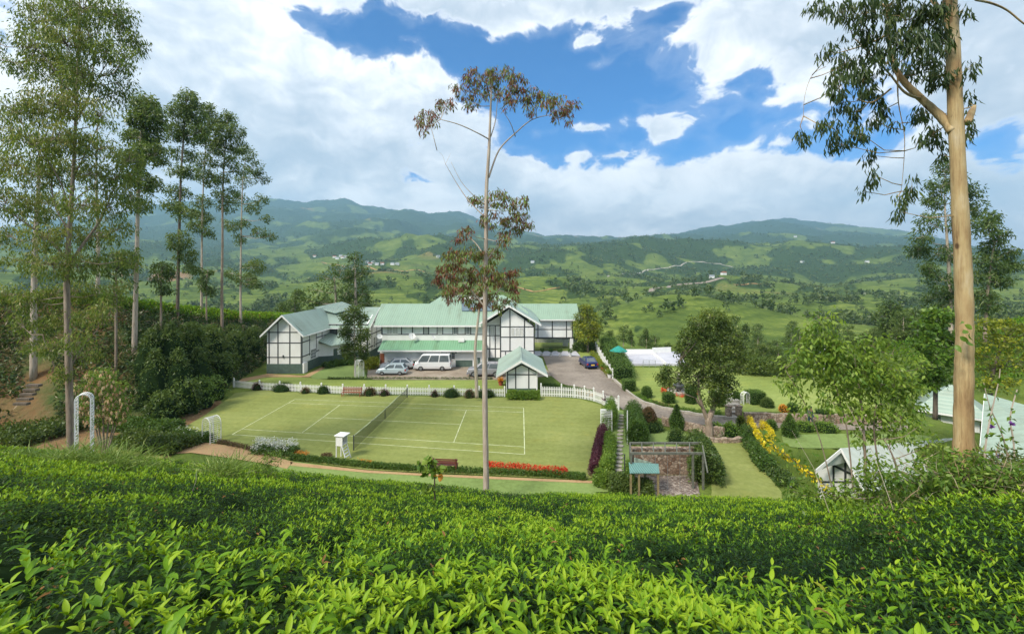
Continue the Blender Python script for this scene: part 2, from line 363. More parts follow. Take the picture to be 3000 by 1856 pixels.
def barkmat(name, cols, s=(9, 9, 1.4)):
    m, nt, b = newmat(name); n = tnoise(nt, 1.0, 7, 0.62, sc=s); nt.links.new(ramp(nt, n, [(0.30 + 0.4 * i / (len(cols) - 1), q) for i, q in enumerate(cols)]), b.inputs['Base Color'])
    b.inputs['Roughness'].default_value = 0.8; bump(nt, b, n, 0.5, 0.02); return m
MT['bark_pale'] = barkmat('pale_bark', [(0.26, 0.21, 0.16), (0.40, 0.33, 0.26), (0.52, 0.46, 0.38)])
MT['bark_grey'] = barkmat('grey_brown_bark', [(0.13, 0.10, 0.07), (0.25, 0.19, 0.14), (0.36, 0.29, 0.22)])
MT['bark_dark'] = barkmat('dark_bark', [(0.05, 0.04, 0.03), (0.11, 0.085, 0.06), (0.17, 0.13, 0.10)])
# ------------------------------------------------------------ terrain
BANK = np.array([(-70, 190), (-50, 120), (-40, 84), (-36.5, 66), (-34.0, 56), (-31.5, 46), (-29.5, 41.5), (-33, 40), (-38, 37.2), (-43, 36), (-80, 20)], dtype=float)
def tea_top(x, y): return HC - 0.74 - 0.467 * y - np.where(np.asarray(x) < 0, 0.088, 0.022) * x + 0.62 * np.exp(-((x - 6.2) / 2.4) ** 2 - ((y - 4.9) / 1.5) ** 2)
def mound(x, y): return 1.75 * np.exp(-(((x - 7.6) / 2.0) ** 2 + ((y - 7.0) / 1.5) ** 2))
def seg_dist(x, y, poly):
    d = np.full(np.shape(x), 1e9)
    for a, b in zip(poly[:-1], poly[1:]):
        vx, vy = b - a; t = np.clip(((x - a[0]) * vx + (y - a[1]) * vy) / (vx * vx + vy * vy), 0, 1)
        d = np.minimum(d, np.hypot(x - a[0] - t * vx, y - a[1] - t * vy))
    return d
def in_poly(x, y, poly):
    c = np.zeros(np.shape(x), dtype=bool); n = len(poly)
    for i in range(n):
        x0, y0 = poly[i]; x1, y1 = poly[(i + 1) % n]
        if y0 == y1: continue
        c ^= ((y0 > y) != (y1 > y)) & (x < (x1 - x0) * (y - y0) / (y1 - y0) + x0)
    return c
SPUR = np.vstack([BANK, [(-400, -60), (-400, 190)]])
GARDEN = np.array([(-48, 26), (-48, 100), (-20, 104), (14, 100), (16, 82), (30, 76), (44, 66), (62, 52), (64, 40), (44, 33.6), (26, 33.6), (26, 26)], dtype=float)
YD = np.array([60, 90, 130, 200, 300, 420, 650, 1000, 1500, 2200, 3200, 4400, 6000, 7000, 9500])
YV = np.array([1075, 1032, 1008, 985, 950, 915, 880, 850, 815, 780, 748, 722, 0, 0, 0], dtype=float)
SKYU = np.array([-2000, -400, 0, 200, 330, 440, 560, 700, 780, 830, 900, 960, 1010, 1060, 1110, 1200, 1290, 1350, 1420, 1500, 1600, 1700, 1800, 1890, 1960, 2050, 2120, 2200, 2260, 2330, 2400, 2500, 2600, 2700, 2820, 2900, 3000, 3400, 5000], dtype=float)
SKYV = np.array([690, 680, 660, 640, 625, 600, 592, 590, 584, 588, 592, 586, 584, 600, 606, 612, 626, 630, 650, 672, 690, 700, 706, 702, 692, 676, 664, 650, 642, 640, 652, 664, 676, 690, 716, 735, 752, 770, 780], dtype=float)
def far_z(x, y):
    r = np.hypot(x, y); a = np.clip(np.arctan2(x, y), -1.15, 1.15); dd = np.maximum(r * np.cos(a), 40); u = 1500 + F * np.tan(a)
    sv = np.interp(u, SKYU, SKYV)
    ld = np.log(dd); un = np.clip(u, -1500, 4500); c1 = 812 + 34 * fbm(un / 260 + 3, un * 0 + .5, 3, 91); c2 = np.maximum(724 + 34 * fbm(un / 340 + 8, un * 0 + .5, 3, 95), sv + 14)
    # two nearer ranges of hills before the mountains
    kd = [60, 90, 130, 200, 300, 430, 760, 960, 2000, 2500, 6000]; kv = [1075, 1032, 1008, 985, 962, 930, c1, c1 + 7, c2, c2 + 5, sv]
    v = np.full(np.shape(dd), 1075.0)
    for i in range(len(kd) - 1):
        a, b = math.log(kd[i]), math.log(kd[i + 1]); q = np.clip((ld - a) / (b - a), 0, 1); q = q * q * (3 - 2 * q) * .5 + q * .5
        v = np.where(ld >= a, kv[i] * (1 - q) + kv[i + 1] * q, v)
    t = sstep(dd, 3200, 6000)
    back = np.clip((dd - 6000) / 3500, 0, 1)
    z = HC - (v - HOR) * dd / F
    amp = dd * 0.024 * sstep(dd, 150, 900) * (1 - 0.62 * t) 
    s = np.maximum(dd, 200.0)
    rid = 1 - np.abs(fbm(x / 900 + 3.1, y / 1100, 5, 5)) * 2
    z = z + amp * (fbm(x / 380, y / 420, 6, 21, 0.55) * 0.9 + (rid - 0.55) * 1.1)
    z = z + 5.0 * fbm(x / 90, y / 90, 4, 33) * sstep(dd, 110, 300)
    z = np.where(dd > 6000, z - back * 900, z)
    z = z + 24 * fbm(x / 190 + 7, y / 210, 4, 36, 0.45) * sstep(dd, 260, 520) * (1 - sstep(dd, 1600, 3000)) + dd * 0.0035 * fbm(x / 90, y / 300, 3, 37) * t
    # rounded tea hill in the middle distance and its lower neighbour
    z = z + 24 * np.exp(-(((x - 118) / 60) ** 2 + ((y - 320) / 62) ** 2)) + 9 * np.exp(-(((x - 95) / 60) ** 2 + ((y - 520) / 60) ** 2)) - 12 * np.exp(-(((x - 40) / 60) ** 2 + ((y - 190) / 60) ** 2))
    return z
def ground(x, y, detail=True):
    x = np.asarray(x, dtype=float); y = np.asarray(y, dtype=float)
    g = np.zeros(np.broadcast(x, y).shape)
    # outside the garden terrace the land falls into the valley
    ing = in_poly(x, y, GARDEN); dg = seg_dist(x, y, np.vstack([GARDEN, GARDEN[:1]]))
    t = np.where(ing, 0, sstep(dg, 0, 60)); fz = far_z(x, y)
    fall = -np.clip(dg, 0, 26) * 0.32
    g = np.where(ing, 0, fall * (1 - t) + fz * t)
    # lower ground with the cottages on the right
    low = sstep(x, 18.0, 20.5) * (1 - sstep(y, 32.0, 33.4)); g = g * (1 - low) - 4.0 * low
    low2 = sstep(x, 38.5, 41) * (1 - sstep(y, 50, 60)) * (1 - low); g = g * (1 - low2) - 2.0 * low2
    # tea slope under the camera
    tz = tea_top(x, y) - 0.8; tz = np.where(y < 0, HC - 1.54 + 0.12 * np.abs(y) * 0, tz)
    tz = tz + mound(x, y)
    near = (y < 60)
    g = np.where(near, np.maximum(g, np.minimum(tz, 60)), g)
    # spur on the left
    ins = in_poly(x, y, SPUR); ds = seg_dist(x, y, BANK)
    topz = np.interp(y, [10, 30, 38, 46, 54, 62, 80, 120, 200], [13.6, 13.0, 11.6, 10.1, 8.7, 7.2, 5.0, 1.0, -30]) + 0.6 * fbm(x / 9, y / 9, 3, 8) - np.clip(ds - 14, 0, 60) * 0.05
    sz = np.minimum(ds * 0.95 + 0.7 * fbm(x / 3, y / 3, 3, 4) * np.clip(ds / 3, 0, 1), topz) 
    sz = topz - np.logaddexp(0, (topz - ds * 0.95 - 0.0) * 1.2) / 1.2 if False else sz
    g = np.where(ins, np.maximum(g, sz), g)
    # tea slope rising on the far right
    rt = np.minimum(0.20 * (x - 60), 6.5) * sstep(y, 44, 60); e = sstep(y, 72, 100); g = np.where((x > 60), np.maximum(g, rt * (1 - e) + g * e), g)
    return g
def gz(x, y): return float(ground(np.array([x]), np.array([y]))[0])

def build_terrain():
    fine = np.arange(-60, 60.01, 0.22); az = np.concatenate([np.arange(-180, -60, 4.0), fine, np.arange(64, 180, 4.0)]); na = len(az)
    rr = np.concatenate([[0.3], np.geomspace(1.0, 130, 250), np.geomspace(132.5, 7300, 330)])
    A, Rr = np.meshgrid(np.radians(az), rr); X = Rr * np.sin(A); Y = Rr * np.cos(A)
    Z = ground(X, Y) 
    ing = in_poly(X, Y, GARDEN)
    Z = np.where(ing & (np.abs(Z) < 0.01), -0.04, Z)
    nr = len(rr); idx = np.arange(nr * na).reshape(nr, na)
    a = idx[:-1, :]; b = np.roll(idx, -1, axis=1)[:-1, :]; c = np.roll(idx, -1, axis=1)[1:, :]; d = idx[1:, :]
    faces = np.stack([a, d, c, b], -1).reshape(-1, 4)
    verts = np.stack([X, Y, Z], -1).reshape(-1, 3)
    o = np_mesh('ground', verts, faces, MT['terrain'], smooth=True)
    me = o.data
    fo, dry = land(X, Y)
    for nm, arr in (('forest_shade', fo), ('dry', dry)):
        at = me.attributes.new(nm, 'FLOAT', 'POINT'); at.data.foreach_set('value', arr.astype(np.float32).ravel())
    tag(o, kind='structure'); return o
def land(X, Y):
    """land cover: how wooded, how bare, plus tone standing in for cloud shadow"""
    dd = np.hypot(X, Y); u = 1500 + F * np.tan(np.clip(np.arctan2(X, Y), -1.1, 1.1))
    sc = 60 + dd * 0.10
    sk = np.arctan2(X, Y); e_ = np.interp(dd, [0, 2600, 6500], [0, 0, 9.0])
    n = fbm(np.log(dd + 1) * 9 + X / 300 + e_, sk * 22, 5, 40) * (1 - sstep(dd, 2400, 3800)) + fbm(sk * 30 + dd / 900, dd / 260, 5, 42) * sstep(dd, 2400, 3800)
    n2 = fbm(X / 70, Y / 70, 4, 44)
    f = n * 1.5 + 0.35 * n2 - 0.05
    f += 0.75 * np.exp(-((u - 1850) / 350) ** 2) * np.exp(-((np.log(dd) - math.log(2400)) / 0.28) ** 2)
    f += 1.0 * sstep(dd, 2600, 4200) * (0.75 + n) + 1.6 * np.exp(-((u - 2190) / 160) ** 2) * sstep(dd, 4200, 5200)
    f -= 1.5 * np.exp(-((u - 1800) / 170) ** 2) * sstep(dd, 4600, 5400) + 1.2 * np.exp(-((u - 2480) / 130) ** 2) * sstep(dd, 5200, 5800)
    f += 0.30 * sstep(dd, 800, 1500)  # more wood tone farther out, also painting cloud shadow over the hills
    f += 0.35 * (1 - sstep(dd, 130, 210))
    f -= 2.2 * np.exp(-(((X - 122) / 72) ** 2 + ((Y - 320) / 75) ** 2))
    dry = 0.9 * np.exp(-((u - 1790) / 190) ** 2) * sstep(dd, 4600, 5400) + fbm(X / 260 + 5, Y / 320, 4, 60) + 0.2 * np.exp(-((u - 1150) / 200) ** 2) * np.exp(-((dd - 900) / 400) ** 2) * 2
    f = np.clip(f * 1.6 + 0.15, 0, 1); dry = np.clip(dry * 2.0 - 0.55, 0, 1)
    near = dd < 110
    ins = in_poly(X, Y, SPUR) & (Y < 130); ds = seg_dist(X, Y, BANK)
    f = np.where(near, 0.30, f); dry = np.where(near, np.where((X < -25) & (Y < 46), 0.9, 0.3), dry)
    f = np.where(ins, np.where(ds > 12, 0.1, 0.45 + 0.3 * sstep(u, 300, 520)), f); dry = np.where(ins & (ds < 12), 0.9, dry)
    sl = (tea_top(X, Y) > 0.6) & (Y < 32) & ~ins; f = np.where(sl, 1.0, f)
    rs = (X > 60) & (Y < 95); f = np.where(rs, 0.0, f); dry = np.where(rs, 0.0, dry)
    return f, dry
def terrmat():
    m, nt, b = newmat('hill_land'); L = nt.links
    def attr(n): a = nt.nodes.new('ShaderNodeAttribute'); a.attribute_name = n; return a.outputs['Fac']
    fo = attr('forest_shade'); dr = attr('dry')
    geo = nt.nodes.new('ShaderNodeNewGeometry'); sp = nt.nodes.new('ShaderNodeSeparateXYZ'); L.new(geo.outputs['Position'], sp.inputs[0])
    n1 = tnoise(nt, 0.02, 8, 0.62); n2 = tnoise(nt, 0.25, 6, 0.65)
    def M(op, a, c=None, k=None):
        n = nt.nodes.new('ShaderNodeMath'); n.operation = op
        for i, v in enumerate((a, c, k)):
            if v is None: continue
            if isinstance(v, (int, float)): n.inputs[i].default_value = v
            else: L.new(v, n.inputs[i])
        return n.outputs[0]
    def mixc(f, a, c):
        n = nt.nodes.new('ShaderNodeMix'); n.data_type = 'RGBA'; L.new(f, n.inputs[0])
        for i, v in ((6, a), (7, c)):
            if isinstance(v, tuple): n.inputs[i].default_value = (*v, 1)
            else: L.new(v, n.inputs[i])
        return n.outputs[2]
    tea = ramp(nt, M('ADD', M('MULTIPLY', n1, 0.6), M('MULTIPLY', n2, 0.4)), [(0.36, (0.060, 0.092, 0.022)), (0.50, (0.105, 0.150, 0.030)), (0.62, (0.185, 0.225, 0.050))])
    # rows of bushes following the contours
    wob = M('ADD', sp.outputs[2], M('MULTIPLY', n1, 9.0))
    row = M('SINE', M('MULTIPLY', wob, 2.3)); row = M('MULTIPLY_ADD', row, 0.5, 0.5)
    tea = mixc(M('MULTIPLY', M('POWER', row, 3.0), 0.6), tea, (0.05, 0.085, 0.02))
    wood = ramp(nt, n2, [(0.35, (0.020, 0.040, 0.012)), (0.65, (0.055, 0.090, 0.026))])
    bare = ramp(nt, n2, [(0.35, (0.15, 0.085, 0.038)), (0.65, (0.28, 0.19, 0.10))])
    fm = nt.nodes.new('ShaderNodeMapRange'); fm.interpolation_type = 'SMOOTHSTEP'
    L.new(M('ADD', fo, M('MULTIPLY', M('SUBTRACT', n2, 0.5), 0.9)), fm.inputs[0]); fm.inputs[1].default_value = 0.32; fm.inputs[2].default_value = 0.62
    dm = nt.nodes.new('ShaderNodeMapRange'); L.new(M('ADD', dr, M('MULTIPLY', M('SUBTRACT', n2, 0.5), 0.6)), dm.inputs[0]); dm.inputs[1].default_value = 0.35; dm.inputs[2].default_value = 0.8
    c = mixc(dm.outputs[0], tea, bare); c = mixc(fm.outputs[0], c, wood)
    L.new(c, b.inputs['Base Color']); b.inputs['Roughness'].default_value = 1.0; b.inputs['Specular IOR Level'].default_value = 0.05
    bump(nt, b, n2, 0.8, 1.0)
    return m
MT['terrain'] = terrmat()
terrain = build_terrain()

def sheet(name, pts, mat, z=0.0, sub=False):
    """flat ground sheet from plan points"""
    me = bpy.data.meshes.new(name); bm = bmesh.new()
    vs = [bm.verts.new((p[0], p[1], z)) for p in pts]; f = bm.faces.new(vs); f.normal_update()
    if f.normal.z < 0: f.normal_flip()
    bmesh.ops.triangulate(bm, faces=bm.faces[:]); bm.to_mesh(me); bm.free(); me.materials.append(mat)
    o = bpy.data.objects.new(name, me); COL.objects.link(o); tag(o, kind='structure'); return o
def curve(pts, n=6):
    """Catmull-Rom through plan points"""
    pts = [Vector((p[0], p[1], 0)) for p in pts]; out = []
    q = [pts[0]] + pts + [pts[-1]]
    for i in range(1, len(q) - 2):
        for k in range(n):
            t = k / n; a, b, c, d = q[i - 1], q[i], q[i + 1], q[i + 2]
            out.append(0.5 * ((2 * b) + (c - a) * t + (2 * a - 5 * b + 4 * c - d) * t * t + (3 * b - 3 * c + d - a) * t ** 3))
    out.append(pts[-1]); return out
def pp(lst, z=0.0): return [P(u, v, z) for u, v in lst]

# haze: an even, thin air round the whole scene
def build_haze():
    m = bpy.data.materials.new('thin_haze'); m.use_nodes = True; nt = m.node_tree
    for n in list(nt.nodes):
        if n.type != 'OUTPUT_MATERIAL': nt.nodes.remove(n)
    v = nt.nodes.new('ShaderNodeVolumePrincipled'); v.inputs['Color'].default_value = (0.40, 0.72, 1.0, 1); v.inputs['Density'].default_value = 0.00015
    v.inputs['Anisotropy'].default_value = 0.2
    nt.links.new(v.outputs[0], nt.nodes['Material Output'].inputs['Volume'])
    b = MB().box((0, 0, -60), (14800, 14800, 2700)); o = b.build('haze', m); tag(o, kind='stuff', label='thin pale blue air over the valley', cat='haze')
build_haze()
# ------------------------------------------------------------ foliage tools
KITE = (np.array([(0, 0, 0), (0.42, 0.5, 0.05), (1, 0, -0.06), (0.42, -0.5, 0.05)]), np.array([(0, 1, 2, 3)]))
FOLD = (np.array([(0, 0, 0), (0.38, 0.5, 0.09), (0.5, 0, 0.0), (0.38, -0.5, 0.09), (1, 0, -0.12), (0.8, 0.24, 0.0), (0.8, -0.24, 0.0)]),
        np.array([(0, 2, 5, 1), (2, 4, 5, 5), (0, 3, 6, 2), (2, 6, 4, 4)]))
FOLD = (np.array([(0, 0, 0), (0.4, 0.5, 0.10), (0.45, 0, 0.0), (0.4, -0.5, 0.10), (1, 0, -0.14)]), np.array([(0, 2, 4, 1), (0, 3, 4, 2)]))
def _grid_leaf(nx=6):
    vs = []; ts = np.linspace(0, 1, nx)
    for t in ts:
        w = 0.5 * (math.sin(math.pi * min(1, t ** 0.85)) ** 0.75) * (1.0 if t < 0.99 else 0)
        if t == 0: w = 0.03
        dr = -0.46 * t * t + 0.10 * t
        wav = 0.012 * math.sin(t * 14)
        vs += [(t, w, dr + 0.16 * w + wav), (t, 0, dr - 0.02), (t, -w, dr + 0.16 * w - wav)]
    fs = []
    for i in range(nx - 1):
        a = i * 3; fs += [(a, a + 1, a + 4, a + 3), (a + 1, a + 2, a + 5, a + 4)]
    return np.array(vs), np.array(fs)
GRIDLEAF = _grid_leaf()
class Leaves:
    def __init__(s): s.V = []; s.Fc = []; s.T = []; s.n = 0
    def add(s, c, d, L, W, tint, tpl=KITE, up=None, rng=RNG):
        c = np.asarray(c, dtype=float); n = len(c)
        if n == 0: return s
        d = d / np.linalg.norm(d, axis=1, keepdims=True)
        if up is None: up = rng.normal(size=(n, 3))
        sd = np.cross(d, up); sd /= np.linalg.norm(sd, axis=1, keepdims=True) + 1e-9; nr = np.cross(sd, d)
        L = np.broadcast_to(L, n)[:, None, None]; W = np.broadcast_to(W, n)[:, None, None]
        tp, tf = tpl; k = len(tp)
        v = c[:, None, :] + d[:, None, :] * L * tp[None, :, 0:1] + sd[:, None, :] * W * tp[None, :, 1:2] + nr[:, None, :] * L * tp[None, :, 2:3]
        f = (np.arange(n)[:, None, None] * k + tf[None]) + s.n
        s.V.append(v.reshape(-1, 3)); s.Fc.append(f.reshape(-1, tf.shape[1])); s.T.append(np.repeat(np.broadcast_to(tint, n), k)); s.n += n * k
        return s
    def build(s, name, mat, parent=None, off=None, smooth=False):
        return np_mesh(name, np.concatenate(s.V), np.concatenate(s.Fc), mat, parent, np.concatenate(s.T), off=off, smooth=smooth)
def unit(n, rng=RNG):
    v = rng.normal(size=(n, 3)); return v / np.linalg.norm(v, axis=1, keepdims=True)
def tuft(lv, centres, nl, spread, L, W, tint, droop=0.5, outc=None, tpl=KITE, rng=RNG, tvar=0.16, upright=None):
    """nl leaves round each centre"""
    n = len(centres); c = np.repeat(centres, nl, axis=0); m = len(c)
    o = unit(m, rng) * (rng.random((m, 1)) ** 0.5) * spread
    d = unit(m, rng) * 0.8 + o / max(spread, 1e-6) * 0.6 + np.array([0, 0, -droop]) if upright is None else unit(m, rng) * 0.6 + np.array([0, 0, upright])
    t = np.repeat(np.broadcast_to(tint, n), nl) + rng.normal(size=m) * tvar
    s = rng.uniform(0.65, 1.25, m)
    up = None
    lv.add(c + o, d, L * s, W * s, np.clip(t, 0, 1), tpl, up, rng)
def crown_points(c, r, n, rng, shell=0.55):
    p = unit(n, rng) * (shell + (1 - shell) * rng.random((n, 1))) ** 0.8
    p *= rng.uniform(0.55, 1.0, (n, 1)) ** 0.4
    return np.array(c) + p * np.array(r)

# leaf colours
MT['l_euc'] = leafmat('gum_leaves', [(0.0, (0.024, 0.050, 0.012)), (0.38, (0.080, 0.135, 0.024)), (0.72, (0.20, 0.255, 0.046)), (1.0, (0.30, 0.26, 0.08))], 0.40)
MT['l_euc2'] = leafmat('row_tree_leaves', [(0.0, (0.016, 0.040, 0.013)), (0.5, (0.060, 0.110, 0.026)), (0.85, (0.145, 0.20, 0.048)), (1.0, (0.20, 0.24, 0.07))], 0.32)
MT['l_gum'] = leafmat('dark_gum_leaves', [(0.0, (0.016, 0.036, 0.014)), (0.6, (0.050, 0.085, 0.022)), (1.0, (0.14, 0.18, 0.04))], 0.28)
MT['l_red'] = leafmat('red_brown_leaves', [(0.0, (0.15, 0.035, 0.026)), (0.42, (0.26, 0.105, 0.065)), (0.54, (0.13, 0.14, 0.04)), (1.0, (0.20, 0.30, 0.05))], 0.3, tcol=(0.3, 0.2, 0.05))
MT['l_tea'] = leafmat('tea_leaves', [(0.0, (0.004, 0.016, 0.006)), (0.30, (0.012, 0.042, 0.008)), (0.52, (0.060, 0.150, 0.008)), (0.78, (0.140, 0.280, 0.008)), (0.965, (0.29, 0.42, 0.018)), (1.0, (0.26, 0.13, 0.045))], 0.28, 0.5, (0.36, 0.50, 0.01), 0.22)
MT['l_dark'] = leafmat('dark_shrub_leaves', [(0.0, (0.010, 0.026, 0.009)), (0.55, (0.042, 0.085, 0.018)), (1.0, (0.115, 0.165, 0.030))], 0.2)
MT['l_green'] = leafmat('bright_shrub_leaves', [(0.0, (0.030, 0.070, 0.012)), (0.5, (0.095, 0.190, 0.022)), (1.0, (0.24, 0.34, 0.045))], 0.35)
MT['l_yel'] = leafmat('yellow_green_leaves', [(0.0, (0.05, 0.075, 0.008)), (0.5, (0.17, 0.20, 0.014)), (1.0, (0.36, 0.36, 0.02))], 0.3)
MT['l_ball'] = leafmat('garden_tree_leaves', [(0.0, (0.022, 0.045, 0.010)), (0.5, (0.080, 0.125, 0.022)), (1.0, (0.22, 0.27, 0.050))], 0.25)
MT['l_hedge'] = leafmat('clipped_hedge_leaves', [(0.0, (0.022, 0.055, 0.010)), (0.5, (0.065, 0.130, 0.018)), (1.0, (0.13, 0.21, 0.035))], 0.2)
MT['l_maroon'] = leafmat('maroon_leaves', [(0.0, (0.030, 0.008, 0.012)), (0.6, (0.085, 0.022, 0.035)), (1.0, (0.15, 0.05, 0.06))], 0.15, tcol=(0.3, 0.05, 0.08))
MT['l_brown'] = leafmat('russet_clipped_leaves', [(0.0, (0.05, 0.030, 0.014)), (0.5, (0.13, 0.075, 0.035)), (1.0, (0.18, 0.14, 0.05))], 0.15, tcol=(0.3, 0.2, 0.05))
MT['l_grass'] = leafmat('grass_blades', [(0.0, (0.07, 0.12, 0.02)), (0.5, (0.16, 0.26, 0.04)), (1.0, (0.36, 0.40, 0.14))], 0.3)
MT['l_dry'] = leafmat('dry_stems', [(0.0, (0.14, 0.08, 0.04)), (0.5, (0.30, 0.22, 0.12)), (1.0, (0.45, 0.40, 0.26))], 0.1, tcol=(0.4, 0.3, 0.2))
MT['l_far'] = leafmat('far_tree_leaves', [(0.0, (0.016, 0.032, 0.010)), (0.5, (0.045, 0.080, 0.020)), (1.0, (0.11, 0.15, 0.035))], 0.15)
MT['f_red'] = leafmat('red_petals', [(0.0, (0.45, 0.02, 0.01)), (1.0, (0.75, 0.08, 0.02))], 0.2, tcol=(0.8, 0.05, 0.02))
MT['f_orange'] = leafmat('orange_petals', [(0.0, (0.50, 0.16, 0.02)), (1.0, (0.75, 0.36, 0.03))], 0.2, tcol=(0.8, 0.3, 0.02))
MT['f_yel'] = leafmat('yellow_petals', [(0.0, (0.55, 0.42, 0.01)), (1.0, (0.80, 0.66, 0.03))], 0.2, tcol=(0.8, 0.6, 0.02))
MT['f_white'] = leafmat('white_petals', [(0.0, (0.55, 0.58, 0.50)), (1.0, (0.80, 0.80, 0.76))], 0.2, tcol=(0.7, 0.7, 0.6))
MT['f_cream'] = leafmat('cream_peach_petals', [(0.0, (0.62, 0.36, 0.22)), (1.0, (0.78, 0.66, 0.40))], 0.25, tcol=(0.8, 0.6, 0.3))
MT['f_purple'] = leafmat('purple_petals', [(0.0, (0.16, 0.05, 0.26)), (1.0, (0.34, 0.16, 0.48))], 0.2, tcol=(0.4, 0.1, 0.5))
MT['core'] = simple('dark_inner_shade', (0.016, 0.030, 0.010), 1.0, 0.5, 6, spec=0.0)  # near-black colour painting the shade within bushes and hedges

# ------------------------------------------------------------ tea on the slope round the camera
def tea_h(x, y):
    """height of the plucked surface: table-like bushes with sunken lanes between"""
    c = np.abs(fbm(x / 1.15 + 3, y / 1.0, 2, 70)); lane = sstep(c, 0.0, 0.20)
    return tea_top(x, y) + 0.15 * fbm(x / 2.4, y / 2.4, 3, 71) + 0.28 * (lane - 0.8) + 0.05 * fbm(x / 0.35, y / 0.35, 2, 72), lane
def build_tea():
    rng = np.random.default_rng(5)
    lv = Leaves()
    def scatter(r0, r1, dens, amin=-60, amax=60):
        n = int(dens * math.radians(amax - amin) / 2 * (r1 * r1 - r0 * r0))
        r = np.sqrt(rng.uniform(r0 * r0, r1 * r1, n)); a = np.radians(rng.uniform(amin, amax, n)); return r * np.sin(a), r * np.cos(a)
    def gaps(x, y): return fbm(x / 0.55, y / 0.5, 3, 78) + 0.5 * fbm(x / 2.0, y / 1.6, 2, 79)
    def ok(x, y): return (tea_top(x, y) > 0.9) & (mound(x, y) < 0.75) & ~(in_poly(x, y, SPUR) & (seg_dist(x, y, BANK) > 6)) & (y > -2)
    bands = [(1.2, 3.4, 520, GRIDLEAF, .78), (3.4, 6.0, 420, FOLD, .76), (6, 10, 270, FOLD, .84), (10, 16, 140, KITE, 1.08), (16, 25, 75, KITE, 1.4), (25, 40, 50, KITE, 1.8)]
    for r0, r1, dens, tpl, k in bands:
        x, y = scatter(r0, r1, dens); gp = gaps(x, y); m = ok(x, y) & (gp > -0.30 - 0.25 * (rng.random(len(x)) < .3)); x, y = x[m], y[m]; gp = gp[m]; z, lane = tea_h(x, y); z = z + 0.16 * np.clip(gp, -.5, .35)
        patch = fbm(x / 3.5, y / 3.5, 3, 75); n = len(x)
        young = np.clip(0.60 + 1.0 * patch + 0.6 * (lane - 0.7) + 1.2 * fbm(x / 1.1, y / 1.1, 3, 77) + rng.normal(size=n) * 0.14, 0, 1)  # low values tint lanes and patches dark, painting shade in the hollows
        flush = rng.random(n) < 0.22 + 0.66 * young
        hgt = -0.06 * (~flush) + rng.uniform(-0.05, 0.05, n) + 0.05 * (rng.random(n) < 0.12)
        tip = np.stack([x, y, z + hgt], -1); lean = unit(n, rng) * 0.25 + np.array([0, 0, 1.0])
        # young flush: two or three upright leaves
        for j in range(3):
            a = rng.uniform(0, 6.28, n); d = np.stack([np.cos(a) * 0.75, np.sin(a) * 0.75, rng.uniform(0.35, 1.3, n)], -1) + lean * 0.35
            L = rng.uniform(0.035, 0.075, n) * (0.8 + 0.4 * young) * k; t = np.clip(np.where(flush, 0.46 + 0.46 * young, 0.30) + rng.normal(size=n) * 0.09 - 0.04 * j, 0, .96)
            lv.add(tip, d, L, L * rng.uniform(0.26, 0.36, n), t, tpl, np.stack([-d[:, 0] * 0.3, -d[:, 1] * 0.3, np.ones(n)], -1) + unit(n, rng) * 0.35, rng)
        dead = rng.random(n) < 0.012
        # mature leaves below, darkened with depth to paint shade between shoots
        nm = 5 if r0 < 9 else 3
        for j in range(nm):
            a = rng.uniform(0, 6.28, n); dz = rng.uniform(0.03, 0.24, n) * (1.0 if k < 1.4 else 0.8); d = np.stack([np.cos(a), np.sin(a), rng.uniform(-0.35, 0.55, n)], -1)
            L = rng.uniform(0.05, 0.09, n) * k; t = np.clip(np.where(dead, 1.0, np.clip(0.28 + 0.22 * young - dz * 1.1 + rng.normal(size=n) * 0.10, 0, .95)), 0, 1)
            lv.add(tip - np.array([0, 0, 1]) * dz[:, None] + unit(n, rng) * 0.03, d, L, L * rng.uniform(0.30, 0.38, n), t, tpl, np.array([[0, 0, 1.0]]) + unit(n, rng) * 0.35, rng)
    # a few longer shoots standing above the plucked table, close to the camera
    x, y = scatter(1.3, 4.5, 7); z, _ = tea_h(x, y); n = len(x); base = np.stack([x, y, z], -1)
    for j in range(6):
        a = rng.uniform(0, 6.28, n) ; h = 0.02 + 0.028 * j
        d = np.stack([np.cos(a) * 0.8, np.sin(a) * 0.8, np.full(n, 0.25 + 0.16 * j)], -1); L = rng.uniform(0.06, 0.10, n) * (1.1 - 0.07 * j)
        lv.add(base + np.array([0, 0, h]), d, L, L * 0.40, np.clip(0.5 + 0.08 * j + rng.normal(size=n) * 0.06, 0, 1), GRIDLEAF, np.array([[0, 0, 1.0]]) + unit(n, rng) * 0.2, rng)
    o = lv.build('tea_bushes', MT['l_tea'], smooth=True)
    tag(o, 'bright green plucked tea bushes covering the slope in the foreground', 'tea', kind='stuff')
    # dark sheet that paints in the shade inside the bushes
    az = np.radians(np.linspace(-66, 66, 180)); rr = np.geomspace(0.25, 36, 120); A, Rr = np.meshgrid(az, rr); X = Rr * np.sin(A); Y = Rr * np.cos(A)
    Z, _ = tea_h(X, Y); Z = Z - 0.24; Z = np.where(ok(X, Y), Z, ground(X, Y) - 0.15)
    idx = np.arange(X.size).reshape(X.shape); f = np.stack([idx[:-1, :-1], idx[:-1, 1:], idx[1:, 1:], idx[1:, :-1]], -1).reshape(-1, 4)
    np_mesh('bush_shade', np.stack([X, Y, Z], -1).reshape(-1, 3), f, MT['core'], o)
    return o
build_tea()

